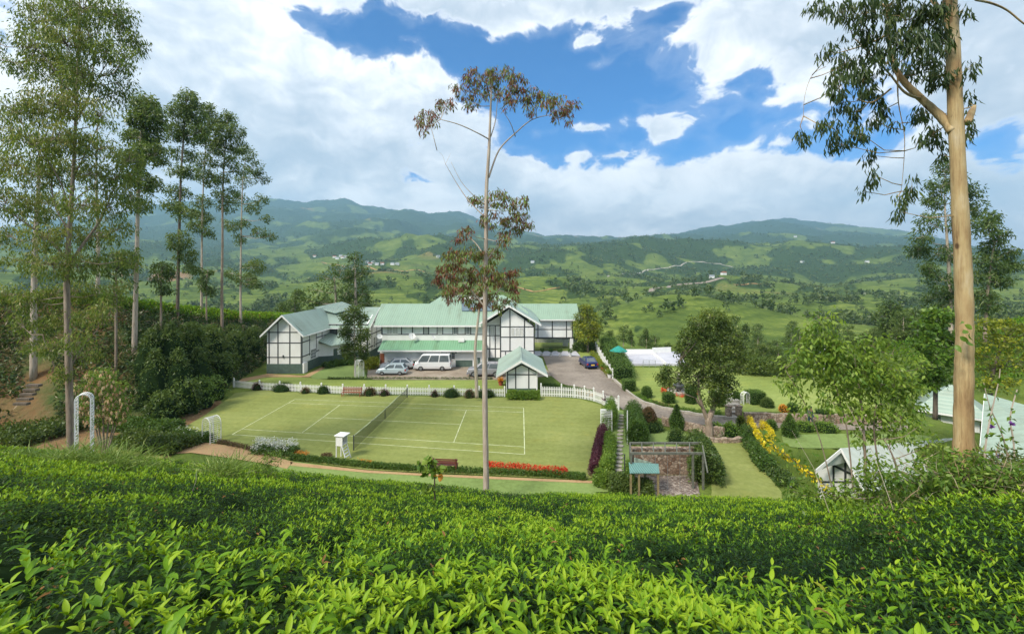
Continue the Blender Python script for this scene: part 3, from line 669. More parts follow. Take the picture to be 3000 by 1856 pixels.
# ------------------------------------------------------------ scrub and tea on the spur at the left
def build_spur_cover():
    rng = np.random.default_rng(6)
    n = 52000; y = rng.uniform(24, 110, n) ** 1.0; y = 24 + (rng.random(n) ** 1.5) * 90; x = rng.uniform(-85, -27, n)
    m = in_poly(x, y, SPUR) & (x / y > -1.45); x, y = x[m], y[m]; ds = seg_dist(x, y, BANK); z = ground(x, y)
    topz = np.interp(y, [10, 30, 38, 46, 54, 62, 80, 120], [13.6, 13.0, 11.6, 10.1, 8.7, 7.2, 5.0, 1.0]); top = z > topz - 1.0
    # the crest of plucked tea
    lv = Leaves(); xt, yt = x[top], y[top]; zt = z[top] + 0.75 + 0.12 * fbm(xt / 1.2, yt / 1.2, 2, 9)
    tuft(lv, np.stack([xt, yt, zt], -1), 7, 0.38, 0.30, 0.15, np.clip(0.66 + 0.2 * fbm(xt / 4, yt / 4, 2, 3), 0, 1), 0.0, rng=rng, tvar=0.15, upright=0.5)
    k = len(xt); tuft(lv, np.stack([xt, yt, zt - 0.45], -1), 5, 0.35, 0.30, 0.16, np.full(k, 0.35), 0.0, rng=rng)
    tag(lv.build('crest_tea', MT['l_tea']), 'bright yellow green tea bushes along the crest of the left bank', 'tea', kind='stuff')
    # rough scrub on the face, bare earth showing between
    lv = Leaves(); f = ~top & (ds < 14); xf, yf, zf, df = x[f], y[f], z[f], ds[f]
    u = 1500 + F * xf / yf; bare = fbm(xf / 3.0, yf / 3.0 + zf / 3.0, 3, 12); keep = (bare > -0.55) & ~((u < 230) & (bare < -0.33)) & ((df > 0.8) | (u > 430))
    keep &= ~((u > 75) & (u < 165) & (zf < 6.5))
    xf, yf, zf, bare = xf[keep], yf[keep], zf[keep], bare[keep]
    tuft(lv, np.stack([xf, yf, zf + rng.uniform(0.1, 0.8, len(xf))], -1), 7, 0.45, 0.36, 0.15, np.clip(0.42 + 0.3 * bare, 0, 1), 0.3, rng=rng)
    tag(lv.build('bank_scrub', MT['l_dark']), 'dark scrub growing over the steep left bank', 'scrub', kind='stuff')
    lv = Leaves(); g = rng.random(len(xf)) < 0.22
    tuft(lv, np.stack([xf[g], yf[g], zf[g] + rng.uniform(0.2, 0.9, g.sum())], -1), 9, 0.5, 0.5, 0.05, rng.uniform(0.2, 0.7, g.sum()), 0.2, rng=rng)
    tag(lv.build('dry_undergrowth', MT['l_dry']), 'dry brown stems and dead fronds on the left bank', 'undergrowth', kind='stuff')
build_spur_cover()
def mound_scrub():
    rng = np.random.default_rng(66); n = 9000; x = rng.uniform(2.5, 12.5, n); y = rng.uniform(3.2, 10.5, n); m = mound(x, y) > .28; x, y = x[m], y[m]; z = ground(x, y)
    for mt, nm, fr, lab, cat, L, asp in (('l_ball', 'mound_scrub', .75, 'tangled green scrub on the mound round the thick trunk', 'scrub', .075, .42), ('l_dry', 'dry_litter', .25, 'dry brown litter and twigs on the mound round the thick trunk', 'litter', .12, .10)):
        k = rng.random(len(x)) < fr; lv = Leaves(); tuft(lv, np.stack([x[k], y[k], z[k] + rng.uniform(.02, .38, k.sum())], -1), 8, .12, L, L * asp, np.clip(.48 + .2 * fbm(x[k], y[k], 2, 5), 0, 1), .2, rng=rng); tag(lv.build(nm, MT[mt]), lab, cat, kind='stuff')
mound_scrub()

# ------------------------------------------------------------ far woodland
def blobtree(lv, base, h, w, n, q, tint, rng, trunkfrac=0.25):
    k = len(base); c = np.repeat(base, n, axis=0); hh = np.repeat(h, n)[:, None]; ww = np.repeat(w, n)[:, None]
    lob = rng.integers(0, 3, k * n)[:, None]
    p = unit(k * n, rng) * rng.uniform(0.45, 1.0, (k * n, 1)); p[:, 2] = np.abs(p[:, 2]) * np.where(rng.random(k * n) < 0.75, 1, -0.6)
    taper = 1 - 0.45 * np.clip(p[:, 2:3], 0, 1)
    off = np.concatenate([p[:, :2] * ww * 0.5 * taper, (trunkfrac + (1 - trunkfrac) * (0.42 + 0.58 * p[:, 2:3] * 0.95)) * hh], 1)
    d = unit(k * n, rng) + np.concatenate([p[:, :2], np.zeros((k * n, 1))], 1) * 0.5
    s = np.repeat(q, n) * rng.uniform(0.6, 1.3, k * n)
    t = np.repeat(tint, n) + 0.22 * p[:, 2] + rng.normal(size=k * n) * 0.12
    lv.add(c + off, d, s, s * 0.75, np.clip(t, 0, 1), KITE, None, rng)
def build_far():
    rng = np.random.default_rng(9)
    n = 110000; dd = np.exp(rng.uniform(math.log(260), math.log(6150), n)); u = rng.uniform(-350, 3350, n)
    x = (u - 1500) / F * dd; y = dd; fo, dry = land(x, y); p = fo ** 1.6 * 0.8 + 0.05; m = rng.random(n) < p * np.where(dd < 900, 0.42, 0.62); x, y, dd = x[m], y[m], dd[m]
    z = ground(x, y); k = len(x); h = rng.uniform(3.5, 10.5, k) * (1 + 0.25 * sstep(dd, 1500, 4000)); w = h * rng.uniform(0.45, 0.9, k)
    lv = Leaves()
    for a, b, nn in ((260, 480, 60), (480, 900, 30), (900, 1800, 14), (1800, 6000, 7)):
        s = (dd >= a) & (dd < b)
        blobtree(lv, np.stack([x, y, z - 0.3], -1)[s], h[s], w[s], nn, (w[s] * 2.3 / math.sqrt(nn)), 0.66 + 0.35 * fbm(x[s] / 40, y[s] / 40, 2, 4), rng, 0.15)
    tag(lv.build('distant_woodland', MT['l_far']), 'woods and scattered trees on the far hillsides', 'woodland', kind='stuff')
build_far()
# ------------------------------------------------------------ lawns, drive, paths (sheets a few mm apart)
lawn_court = sheet('tennis_lawn', pp([(520, 1262), (600, 1215), (690, 1150), (760, 1142), (1000, 1156), (1480, 1164), (1600, 1160), (1700, 1168), (1762, 1186), (1762, 1250), (1752, 1300), (1735, 1398), (1700, 1404), (1400, 1389), (1080, 1376), (850, 1345), (790, 1322), (640, 1296)]), MT['lawn'], 0.0)
sheet('lower_lawn', pp([(820, 1345), (1080, 1378), (1400, 1396), (1740, 1408), (1760, 1500), (1200, 1500), (760, 1400)]), MT['lawn3'], -0.008)
sheet('fence_lawn', pp([(690, 1128), (760, 1105), (880, 1104), (960, 1112), (1100, 1113), (1450, 1112), (1480, 1120), (1480, 1150), (1000, 1143), (700, 1128)]), MT['lawn2'], 0.0)
sheet('wing_lawn', pp([(905, 1100), (960, 1070), (1060, 1062), (1075, 1108), (920, 1110)]), MT['lawn3'], 0.004)
sheet('parking_ground', pp([(1075, 1108), (1078, 1078), (1130, 1056), (1440, 1052), (1560, 1040), (1620, 1100), (1480, 1112), (1100, 1111)]), MT['parking'], -0.006)
drive = [(1590, 1040), (1735, 1040), (1738, 1062), (1765, 1080), (1798, 1112), (1850, 1158), (1900, 1183), (1956, 1198), (2017, 1210), (2102, 1222), (2181, 1228), (2400, 1234), (2660, 1238),
         (2660, 1262), (2400, 1256), (2293, 1252), (2192, 1252), (2091, 1247), (2012, 1236), (1934, 1224), (1870, 1206), (1825, 1199), (1806, 1184), (1770, 1166), (1715, 1148), (1640, 1120), (1612, 1098)]
sheet('driveway', pp(drive), MT['asphalt'], 0.0)
sheet('porch_lawn', pp([(1690, 1018), (1742, 1018), (1748, 1062), (1738, 1066), (1700, 1044)]), MT['lawn2'], 0.006)
sheet('far_lawn', pp([(1500, 1003), (1800, 1002), (1800, 1024), (1500, 1024)]), MT['lawn2'], 0.0)
sheet('upper_lawn', pp([(1846, 1076), (2130, 1078), (2200, 1100), (2330, 1105), (2420, 1118), (2550, 1140), (2600, 1160), (2570, 1190), (2500, 1210), (2400, 1208), (2300, 1205), (2181, 1206), (2100, 1206), (2017, 1198), (1956, 1188), (1912, 1176), (1880, 1152), (1856, 1120)]), MT['lawn2'], -0.006)
sheet('cottage_lawn', [(p.x, p.y) for p in curve(pp([(2290, 1276), (2400, 1270), (2550, 1270), (2700, 1274), (2720, 1290), (2600, 1306), (2420, 1312), (2310, 1306), (2290, 1276)]), 5)], MT['lawn3'], 0.0)
sheet('side_lawn', pp([(2040, 1290), (2190, 1292), (2215, 1330), (2240, 1380), (2290, 1440), (2290, 1520), (2070, 1520), (2085, 1440), (2080, 1330)]), MT['lawn'], 0.0)
sheet('pergola_lawn', pp([(1890, 1262), (2000, 1262), (2040, 1290), (2080, 1330), (1850, 1330)]), MT['lawn3'], 0.003)
sheet('stepping_lawn', pp([(1760, 1205), (1812, 1200), (1840, 1205), (1846, 1440), (1735, 1440), (1750, 1300)]), MT['lawn3'], 0.006)
sheet('hedge_path', pp([(850, 1352), (960, 1364), (1080, 1377), (1250, 1387), (1400, 1393), (1600, 1402), (1750, 1408), (1748, 1415), (1600, 1409), (1400, 1400), (1250, 1393), (1080, 1384), (960, 1373), (852, 1363)]), MT['path'], 0.004)
sheet('garden_path', pp([(500, 1275), (538, 1288), (640, 1300), (742, 1315), (790, 1332), (860, 1352), (840, 1372), (763, 1355), (637, 1335), (560, 1325), (480, 1330), (430, 1290)]), MT['path'], 0.004)
sheet('side_earth', pp([(300, 1290), (480, 1262), (520, 1280), (480, 1340), (300, 1380)]), MT['rough_grass'], -0.010)
sheet('wing_path', pp([(690, 1112), (785, 1094), (890, 1100), (960, 1066), (968, 1068), (905, 1104), (780, 1104), (700, 1120)]), MT['path'], 0.008)
sheet('patio', pp([(1562, 1028), (1688, 1028), (1700, 1042), (1565, 1042)]), MT['paving'], 0.012)

# court lines, on the grass
CNL, CNR, CFR, CFL = P(680, 1272), P(1537, 1330), P(1534, 1194), P(864, 1169)
def crt(s, t): a = CNL.lerp(CNR, s); b = CFL.lerp(CFR, s); p = a.lerp(b, t); return Vector((p.x, p.y, 0.006))
lines = MB(); sb = 1.37 / 10.97; sv = 5.485 / 23.77
for (a, b) in (((0, 0), (1, 0)), ((0, 1), (1, 1)), ((0, 0), (0, 1)), ((1, 0), (1, 1)), ((0, sb), (1, sb)), ((0, 1 - sb), (1, 1 - sb)), ((sv, sb), (sv, 1 - sb)), ((1 - sv, sb), (1 - sv, 1 - sb)), ((sv, .5), (1 - sv, .5))):
    p, q = crt(*a), crt(*b); d = (q - p).normalized(); n = Vector((-d.y, d.x, 0)) * 0.03; m = 6
    for i in range(m):
        A, B = p.lerp(q, i / m), p.lerp(q, (i + 1) / m); lines.quad(A - n, B - n, B + n, A + n)
tag(lines.build('court_lines', MT['line']), kind='structure')

# ------------------------------------------------------------ wall and roof tools
MT['roof_pale'] = roofmat('bleached_sheet_roof', (.47, .52, .48), 'Y')
class Wall:
    """a vertical wall from plan point a to b (left to right seen from outside)"""
    def __init__(s, a, b, z0=0.0):
        s.a = Vector((a[0], a[1], z0)); s.u = Vector((b[0] - a[0], b[1] - a[1], 0)); s.len = s.u.length; s.u.normalize(); s.n = Vector((s.u.y, -s.u.x, 0)); s.z0 = z0
    def p(s, x, z, off=0.0): return s.a + s.u * x + Vector((0, 0, z - s.z0)) + s.n * off
    def xa(s, u):
        """distance along the wall of photo column u"""
        k = (u - 1500) / F; return (k * s.a.y - s.a.x) / (s.u.x - k * s.u.y)
    def zp(s, u, v): x = s.xa(u); y = s.a.y + s.u.y * x; return HC - (v - HOR) * y / F
    def panel(s, mb, poly, t=0.16, off=0.0): mb.prism([s.p(x, z, off) for x, z in poly], s.n * (-t))
    def strip(s, mb, x0, z0, x1, z1, w=0.15, t=0.03, off=0.0):
        d = Vector((x1 - x0, z1 - z0)); L = d.length; d /= L; n = Vector((-d.y, d.x)) * (w / 2)
        poly = [(x0 - n.x, z0 - n.y), (x1 - n.x, z1 - n.y), (x1 + n.x, z1 + n.y), (x0 + n.x, z0 + n.y)]
        mb.prism([s.p(x, z, off) for x, z in poly], s.n * t)
    def window(s, parent, x, z, w, h, glass='curtain', cols=2, rows=3, frame='white'):
        f = MB(); o = 0.012; t = 0.06
        for (a, b, c, d) in ((x - w / 2, z, x - w / 2, z + h), (x + w / 2, z, x + w / 2, z + h)): s.strip(f, a, b, c, d, 0.07, t, o)
        for zz_ in (z, z + h): s.strip(f, x - w / 2 - 0.035, zz_, x + w / 2 + 0.035, zz_, 0.07, t + 0.003, o)
        for i in range(1, cols): s.strip(f, x - w / 2 + w * i / cols, z + .035, x - w / 2 + w * i / cols, z + h - .035, 0.045, t - 0.012, o)
        for j in range(1, rows): s.strip(f, x - w / 2 + .035, z + h * j / rows, x + w / 2 - .035, z + h * j / rows, 0.04, t - 0.016, o)
        fo = f.build('window', MT[frame], parent, True)
        g = MB(); s.panel(g, [(x - w / 2 + .01, z + .01), (x + w / 2 - .01, z + .01), (x + w / 2 - .01, z + h - .01), (x - w / 2 + .01, z + h - .01)], 0.01, o + 0.02)
        g.build('pane', MT[glass], fo, True); return fo
def slab(mb, pts, t=0.12):
    """roof sheet: polygon with thickness downward"""
    mb.prism(pts, Vector((0, 0, -t)))

def gable_house(root, x0, x1, y0, y1, eave, ridge, over=0.45, rake=0.45, roofm='roof_p', t=0.12):
    """walls by the caller; this is the roof with ridge along Y"""
    xm = (x0 + x1) / 2; sl = (ridge - eave) / ((x1 - x0) / 2); r = MB(); e = eave - over * sl
    for sx, xe in ((-1, x0 - over), (1, x1 + over)): slab(r, [(xm, y0 - rake, ridge), (xe, y0 - rake, e), (xe, y1 + rake, e), (xm, y1 + rake, ridge)], t)
    return r.build('roof', MT[roofm], root, True), e
def bargeboard(root, wall_pts, n, w=0.26, t=0.05, name='bargeboard', mat='white'):
    mb = MB()
    for a, b in zip(wall_pts[:-1], wall_pts[1:]):
        a, b = Vector(a), Vector(b); poly = [a, b, b + Vector((0, 0, -w)), a + Vector((0, 0, -w))]; mb.prism(poly, Vector(n) * t)
    return mb.build(name, MT[mat], root, True)

# ---- left wing: gable to the front, ell to the right
def left_wing():
    X0, X1, Y0, YC, Y2 = -32.35, -27.75, 58.6, 67.0, 76.0; XR = -21.8; EV = 5.55; RG = 7.75; BZ = 1.25
    root = thing('hotel_wing', 'white half timbered wing with pale weathered roof at the left end of the hotel', 'building', ((X0 + XR) / 2, 67, 0))
    wl = MB()
    fw = Wall((X0, Y0), (X1, Y0)); sw = Wall((X1, Y0), (X1, YC)); mw = Wall((X1, YC), (XR, YC)); ew = Wall((XR, YC), (XR, Y2)); lw = Wall((X0, Y2), (X0, Y0)); bw = Wall((XR, Y2), (X0, Y2))
    xm = (X1 - X0) / 2
    fw.panel(wl, [(0, BZ), (X1 - X0, BZ), (X1 - X0, EV), (xm, RG - 0.14), (0, EV)])
    sw.panel(wl, [(0.17, BZ), (sw.len, BZ), (sw.len, EV), (0.17, EV)]); mw.panel(wl, [(0.0, BZ), (mw.len, BZ), (mw.len, EV), (0.0, EV)])
    ew.panel(wl, [(0.17, BZ), (ew.len, BZ), (ew.len, EV), (ew.len / 2, RG - .1), (0.17, EV)]); lw.panel(wl, [(0, BZ), (lw.len - .17, BZ), (lw.len - .17, EV), (0, EV)]); bw.panel(wl, [(.17, BZ), (bw.len - .17, BZ), (bw.len - .17, EV), (.17, EV)])
    wl.build('wall', MT['board'], root, True)
    pl = MB()
    for w in (fw, sw, mw, ew, lw): w.panel(pl, [(0.003 if w is not fw else -0.04, -0.3), (w.len - (0 if w is not fw else -0.04), -0.3), (w.len - (0 if w is not fw else -0.04), BZ), (0.003 if w is not fw else -0.04, BZ)], 0.22, 0.04)
    pl.build('plinth', MT['plinth'], root, True)
    cb = MB(); cb.box((X1 + 0.12, Y0 + 0.55, 0.65), (0.30, 1.05, 1.3)); cb.build('corner_board', MT['board'], root, True)
    tm = MB(); T = fw
    zs = [zz(v, Y0) for v in (973, 1004, 1046)]
    for z in zs: T.strip(tm, 0, z, T.len, z, 0.12)
    for k in (0.06, 0.315, 0.655, T.len / T.len - 0.02): 
        x = T.len * k; top = EV + (RG - .2 - EV) * (1 - abs(x - xm) / xm); T.strip(tm, x, BZ, x, top, 0.13, 0.036)
    T.strip(tm, 0, EV - .02, xm, RG - .2, 0.14, 0.04); T.strip(tm, xm, RG - .2, T.len, EV - .02, 0.14, 0.04)
    T = sw
    for v in (1003, 1045): z = zz(v, Y0); T.strip(tm, 0.05, z, T.len, z, 0.14)
    T.strip(tm, 0.05, EV - .1, T.len, EV - .1, 0.15)
    for x in (2.2, 4.3, 6.2): T.strip(tm, x, BZ + .7, x, EV - .17, 0.13, 0.036)
    T.strip(tm, 0.08, 0.1, 0.08, EV - .17, 0.13, 0.036)
    T = mw
    for z in (zz(983, YC), zz(1020, YC)): T.strip(tm, 0.05, z, T.len, z, 0.14)
    T.strip(tm, 0.05, EV - .1, T.len, EV - .1, 0.15)
    for x in (0.3, T.xa(987), T.xa(1022), T.xa(1056), T.len - .07): T.strip(tm, x, BZ, x, EV - .17, 0.16, 0.036)
    T = ew
    for z in (zz(983, YC), zz(1020, YC)): T.strip(tm, 0.0, z, T.len, z, 0.14)
    T.strip(tm, 0, EV - .1, T.len, EV - .1, 0.15)
    for x in (0.1, 2.0, 4.5, 6.9, T.len - .1): T.strip(tm, x, BZ, x, EV - .17, 0.14, 0.036)
    tm.build('timber_framing', MT['timber'], root, True)
    # roof: front gable limb, then the cross limb
    r = MB(); xm_ = (X0 + X1) / 2; sl = (RG - EV) / ((X1 - X0) / 2); ov = 0.55; e = EV - ov * sl; YR = 71.5; yf = YC - ov; yb = Y2 + ov; rk = Y0 - 0.7
    jx = X1 + ov; 
    slab(r, [(xm_, rk, RG), (X0 - ov, rk, e), (X0 - ov, yb, e), (xm_, YR, RG)])
    slab(r, [(xm_, rk, RG), (xm_, YR, RG), (jx, yf, e), (jx, rk, e)])
    slab(r, [(xm_, YR, RG + .002), (XR + 0.5, YR, RG + .002), (XR + 0.5, yf, e + .002), (jx, yf, e + .002)])
    slab(r, [(XR + 0.5, YR, RG), (xm_, YR, RG), (X0 - ov, yb, e), (XR + 0.5, yb, e)])
    ro = r.build('roof', MT['roof_p'], root, True)
    r2 = MB(); slab(r2, [(-27.6, 72.0, 8.6), (-31.5, 70.6, RG + .03), (-27.6, 69.2, RG - .75), (-24.6, 70.8, RG + 0.05)], 0.1); slab(r2, [(-27.6, 72.0, 8.6), (-24.6, 70.8, RG + .05), (-24.4, 76, 6.2), (-31, 76, 6.2), (-31.5, 70.6, RG + .03)], 0.1)
    r2.build('rear_roof', MT['roof_px'], root, True)
    bargeboard(root, [(X0 - ov, rk - .003, e + .02), (xm_, rk - .003, RG + .02), (jx, rk - .003, e + .02)], (0, -1, 0), 0.27)
    bargeboard(root, [(XR + .505, yf, e), (XR + .505, YR, RG), (XR + .505, yb, e)], (1, 0, 0), 0.27)
    g = MB(); g.beam((jx + .05, rk + .1, e - .1), (jx + .05, yf, e - .1), 0.12); g.beam((jx + .16, yf - .06, e - .1), (XR + .4, yf - .06, e - .1), 0.12); g.build('gutter', MT['white'], root, True)
    # porch hood in the corner
    h = MB(); a = (X1 + .02, YC - 3.1, 3.35); slab(h, [(X1 + .02, YC - 3.4, 3.5), (X1 + 1.9, YC - 3.6, 2.85), (X1 + 3.6, YC - 0.9, 2.85), (X1 + 3.3, YC - .02, 3.5), (X1 + .05, YC - .02, 4.25)], 0.08); h.build('porch_roof', MT['roof_px'], root, True)
    pw = MB(); q = Wall((X1, YC - 3.2), (X1 + 1.7, YC - 2.6)); q.panel(pw, [(0, BZ), (q.len, BZ), (q.len, 2.75), (0, 3.1)], 0.12); q2 = Wall((X1 + 1.7, YC - 2.6), (X1 + 3.1, YC)); q2.panel(pw, [(0, BZ), (q2.len, BZ), (q2.len, 2.75), (0, 2.75)], 0.12); pw.build('porch_wall', MT['board'], root, True)
    pb = MB(); q.panel(pb, [(-.02, -.2), (q.len, -.2), (q.len, BZ), (-.02, BZ)], 0.16, 0.03); q2.panel(pb, [(0, -.2), (q2.len, -.2), (q2.len, BZ), (0, BZ)], 0.16, 0.03); pb.build('porch_plinth', MT['plinth'], root, True)
    dr = MB(); q2.panel(dr, [(0.15, 0.1), (0.8, 0.1), (0.8, 2.2), (0.15, 2.2)], 0.05, 0.07); dr.build('door', MT['plinth'], root, True)
    sw.window(root, 3.2, 3.75, 1.5, 1.35, 'curtain', 4, 3); sw.window(root, 3.3, 1.35, 1.6, 1.3, 'glass', 4, 3)
    mw.window(root, 0.85, 3.7, 0.75, 1.35, 'glass', 2, 3, 'timber')
    ew.window(root, 3.2, 1.5, 0.9, 1.6, 'glass', 2, 3)
    b1 = MB(); fw.panel(b1, [(2.1, 2.05), (2.22, 2.05), (2.22, 2.4), (2.1, 2.4)], 0.1, 0.12); b1.build('wall_lamp', MT['timber'], root, True)
    fl = MB(); fl.box((-27.4, 71.5, 8.05), (0.9, 0.5, 0.35)); fl.build('roof_vent', MT['white'], root, True)
left_wing()

# ---- main wing
def main_wing():
    YW = 64.0; XL = -18.8; XG = xx(1425, 64); EV = 5.72; 
    root = thing('hotel_building', 'long white hotel with black timber framing, two green roofs and a projecting gable', 'building', (-4, 66, 0))
    fw = Wall((XL, YW), (XG + 3, YW)); wl = MB(); fw.panel(wl, [(0, 1.2), (fw.len, 1.2), (fw.len, EV), (0, EV)])
    lw = Wall((XL, 75), (XL, YW)); lw.panel(wl, [(0, 1.2), (lw.len - .17, 1.2), (lw.len - .17, EV), (4.9, 8.3), (0, EV)])
    # projecting gable body
    YG = 62.0; GL, GR = xx(1465, YG), xx(1566, YG); EG = zz(956, YG); PK = 8.35; gw = Wall((GL, YG), (GR, YG)); gx = gw.xa(1492.5); A = gw.len
    gw.panel(wl, [(0, 1.2), (A, 1.2), (A, EG), (gx, PK), (0, zz(925, YG))])
    YS = 63.2; sl_ = Wall((xx(1425, YS), YS), (GL - 0.0, YS)); zl = zz(945, YS); zr = zz(921, YS); sl_.panel(wl, [(0, 1.2), (sl_.len, 1.2), (sl_.len, zr), (0, zl)])
    gr = Wall((GR, YG), (GR, 76)); gr.panel(wl, [(.17, 0.0), (gr.len, 0.0), (gr.len, EG), (.17, EG)])
    gl = Wall((GL, YS), (GL, YG)); gl.panel(wl, [(0, 1.2), (gl.len - .17, 1.2), (gl.len - .17, EG), (0, EG)])
    # right wing on posts
    YR = 76.0; RL, RR = xx(1566, YR), xx(1679, YR); ZB = zz(990, YR); ZT = zz(936, YR); rw = Wall((RL + .1, YR), (RR, YR)); rw.panel(wl, [(0, ZB), (rw.len, ZB), (rw.len, ZT), (0, ZT)])
    re_ = Wall((RR, YR), (RR, 82)); re_.panel(wl, [(.17, ZB), (re_.len, ZB), (re_.len, ZT), (3, ZT + 1.5), (.17, ZT)])
    wl.build('wall', MT['board'], root, True)
    fl = MB(); fl.box(((RL + RR) / 2 + .1, (YR + 82) / 2, ZB - .08), (RR - RL - .25, 5.7, 0.2)); fl.build('floor_slab', MT['timber'], root, True)
    for px_, py in ((1674, YR + .25), (1656.5, YR + 4.5)):
        po = MB(); po.box((xx(px_, py), py, ZB / 2 - .1), (0.55 if py < 77 else 0.9, 0.4, ZB + .2)); po.build('post', MT['board'], root, True)
    # lower wall under the lean-to, garage doors, plinth
    lo = MB(); YL = 62.6; lowall = Wall((xx(1113, YL), YL), (XG + .3, YL)); lowall.panel(lo, [(0, 0), (lowall.len, 0), (lowall.len, 2.25), (0, 2.25)], 0.16); lo.build('garage_wall', MT['board'], root, True)
    gd = MB()
    for a, b in ((1139, 1205), (1207, 1287)): lowall.panel(gd, [(lowall.xa(a), 0.85), (lowall.xa(b), 0.85), (lowall.xa(b), 2.1), (lowall.xa(a), 2.1)], 0.05, 0.05)
    gd.build('garage_door', MT['white'], root, True)
    gp = MB(); lowall.panel(gp, [(lowall.xa(1136), -.1), (lowall.xa(1290), -.1), (lowall.xa(1290), 0.85), (lowall.xa(1136), 0.85)], 0.05, 0.04)
    lowall.panel(gp, [(lowall.xa(1335), -.1), (lowall.xa(1384), -.1), (lowall.xa(1384), 0.95), (lowall.xa(1335), 0.95)], 0.05, 0.04)
    lowall.panel(gp, [(lowall.xa(1292), 1.9), (lowall.xa(1338), 1.9), (lowall.xa(1338), 2.15), (lowall.xa(1292), 2.15)], 0.05, 0.04)
    gp.build('garage_plinth', MT['plinth'], root, True); gp = MB()
    sl_.panel(gp, [(0, -.1), (sl_.len, -.1), (sl_.len, 1.2), (0, 1.2)], 0.2, 0.04); gw.panel(gp, [(0, -.1), (A + .04, -.1), (A + .04, 1.2), (0, 1.2)], 0.2, 0.04); gp.build('plinth', MT['plinth'], root, True)
    for u in (1316, 1328): lowall.window(root, lowall.xa(u), 1.1, 0.5, 0.9, 'glass', 1, 3)
    for u in (1402.5,): 
        d = MB(); lowall.panel(d, [(lowall.xa(u) - .2, 0), (lowall.xa(u) + .2, 0), (lowall.xa(u) + .2, 1.3), (lowall.xa(u) - .2, 1.3)], 0.03, 0.03); d.build('drain_panel', MT['plinth'], root, True)
    do = MB(); x = lowall.xa(1120); lowall.panel(do, [(x - .3, 0), (x + .3, 0), (x + .3, 1.9), (x - .3, 1.9)], 0.04, 0.05); do.build('door', MT['redwood'], root, True)
    # timber
    tm = MB(); T = fw; zb = zz(979, YW); T.strip(tm, 0, zb, T.xa(1418), zb, 0.12); T.strip(tm, 0, EV - .12, T.xa(1418), EV - .12, 0.14)
    for u in (1119.6, 1176.5, 1208.5, 1241, 1256, 1281, 1297, 1327, 1341, 1363, 1379, 1416): x = max(.07, T.xa(u)); T.strip(tm, x, zb, x, EV - .19, 0.13, 0.036)
    T = gw
    for v in (957, 987, 1028): T.strip(tm, 0, zz(v, YG), A, zz(v, YG), 0.13)
    T.strip(tm, 0, zz(925, YG), gx, PK, 0.14, 0.04); T.strip(tm, gx, PK, A, EG, 0.14, 0.04)
    T.strip(tm, 0.06, 1.2, 0.06, zz(925, YG), 0.15, 0.036); T.strip(tm, A - .06, 0.0, A - .06, EG, 0.15, 0.036)
    T.strip(tm, T.xa(1494), zz(1028, YG), T.xa(1494), PK - .1, 0.14, 0.036); T.strip(tm, T.xa(1536.5), zz(1028, YG), T.xa(1536.5), zz(930, YG) , 0.14, 0.036); T.strip(tm, T.xa(1481), 1.2, T.xa(1481), zz(1028, YG), 0.12, 0.036)
    T = sl_
    for v in (953, 982.5, 1021): T.strip(tm, 0, zz(v, YS), T.len, zz(v, YS), 0.12)
    T.strip(tm, 0, zl - .05, T.len, zr - .05, 0.13)
    for u in (1435, 1451): T.strip(tm, T.xa(u), 1.2, T.xa(u), zz(953, YS), 0.13, 0.036)
    tm.build('timber_framing', MT['timber'], root, True); tm = MB(); T = rw
    for v in (939, 964.5, 988.5): T.strip(tm, 0, zz(v, YR), T.len, zz(v, YR), 0.14)
    for u in (1576, 1618, 1659.5, 1677): T.strip(tm, T.xa(u), ZB, T.xa(u), ZT, 0.16, 0.036)
    T = gr
    for v in (964.5, 988.5): T.strip(tm, 11.5, zz(v, YR), T.len, zz(v, YR), 0.14)
    tm.build('timber_framing', MT['timber'], root, True)
    # windows of the upper floor
    for u, g in ((1141, 'curtain'), (1158, 'curtain')): fw.window(root, fw.xa(u), zb + .08, 0.75, 1.15, g, 2, 3)
    w_ = fw.window(root, fw.xa(1248.5), zb + .08, 0.55, 1.15, 'curtain', 2, 1, 'metal')
    fw.window(root, fw.xa(1289), zb + .08, 0.6, 1.15, 'curtain', 2, 4)
    for u in (1334, 1371): fw.window(root, fw.xa(u), zb + .08, 0.52, 1.15, 'glass', 2, 4)
    sl_.window(root, sl_.xa(1443), zz(981, YS), 0.55, 1.2, 'curtain', 2, 4)
    for u in (1502.5, 1515.5, 1528): gw.window(root, gw.xa(u), zz(984, YG), 0.42, 1.12, 'curtain', 2, 4)
    # roofs
    r = MB(); yE = 63.3; zE = 5.78; xl = xx(1096, yE); yR = 68.9; zR = 8.48; xr = xx(1258, yR); sl2 = (zR - zE) / (yR - yE); yH = 71.4; zH = zE + sl2 * (yH - yE); xh = xx(1298, yH); xhe = xx(1474, yH)
    def onroof(u, v):
        k = (v - HOR) / F; y = (HC - zE + sl2 * yE) / (sl2 + k); return Vector((xx(u, y), y, HC - k * y))
    slab(r, [(xl, yE, zE), (GR - 1.0, yE, zE), tuple(onroof(1548, 915)), tuple(onroof(1518, 888)), (xhe, yH, zH), (xh, yH, zH), (xr, yR, zR), (xx(1117, yR), yR, zR)], 0.14)
    slab(r, [(xx(1117, yR), yR, zR), (xr, yR, zR), (xr, 75, EV - .2), (xl, 75, EV - .2)], 0.12)
    slab(r, [(xr, yR, zR), (xh, yH, zH), (xr, 80, zE)], 0.12); slab(r, [(xh, yH, zH), (xhe, yH, zH), (xhe + 1.0, 80, zE), (xr, 80, zE)], 0.12)
    ro = r.build('roof', MT['roof_g'], root, True)
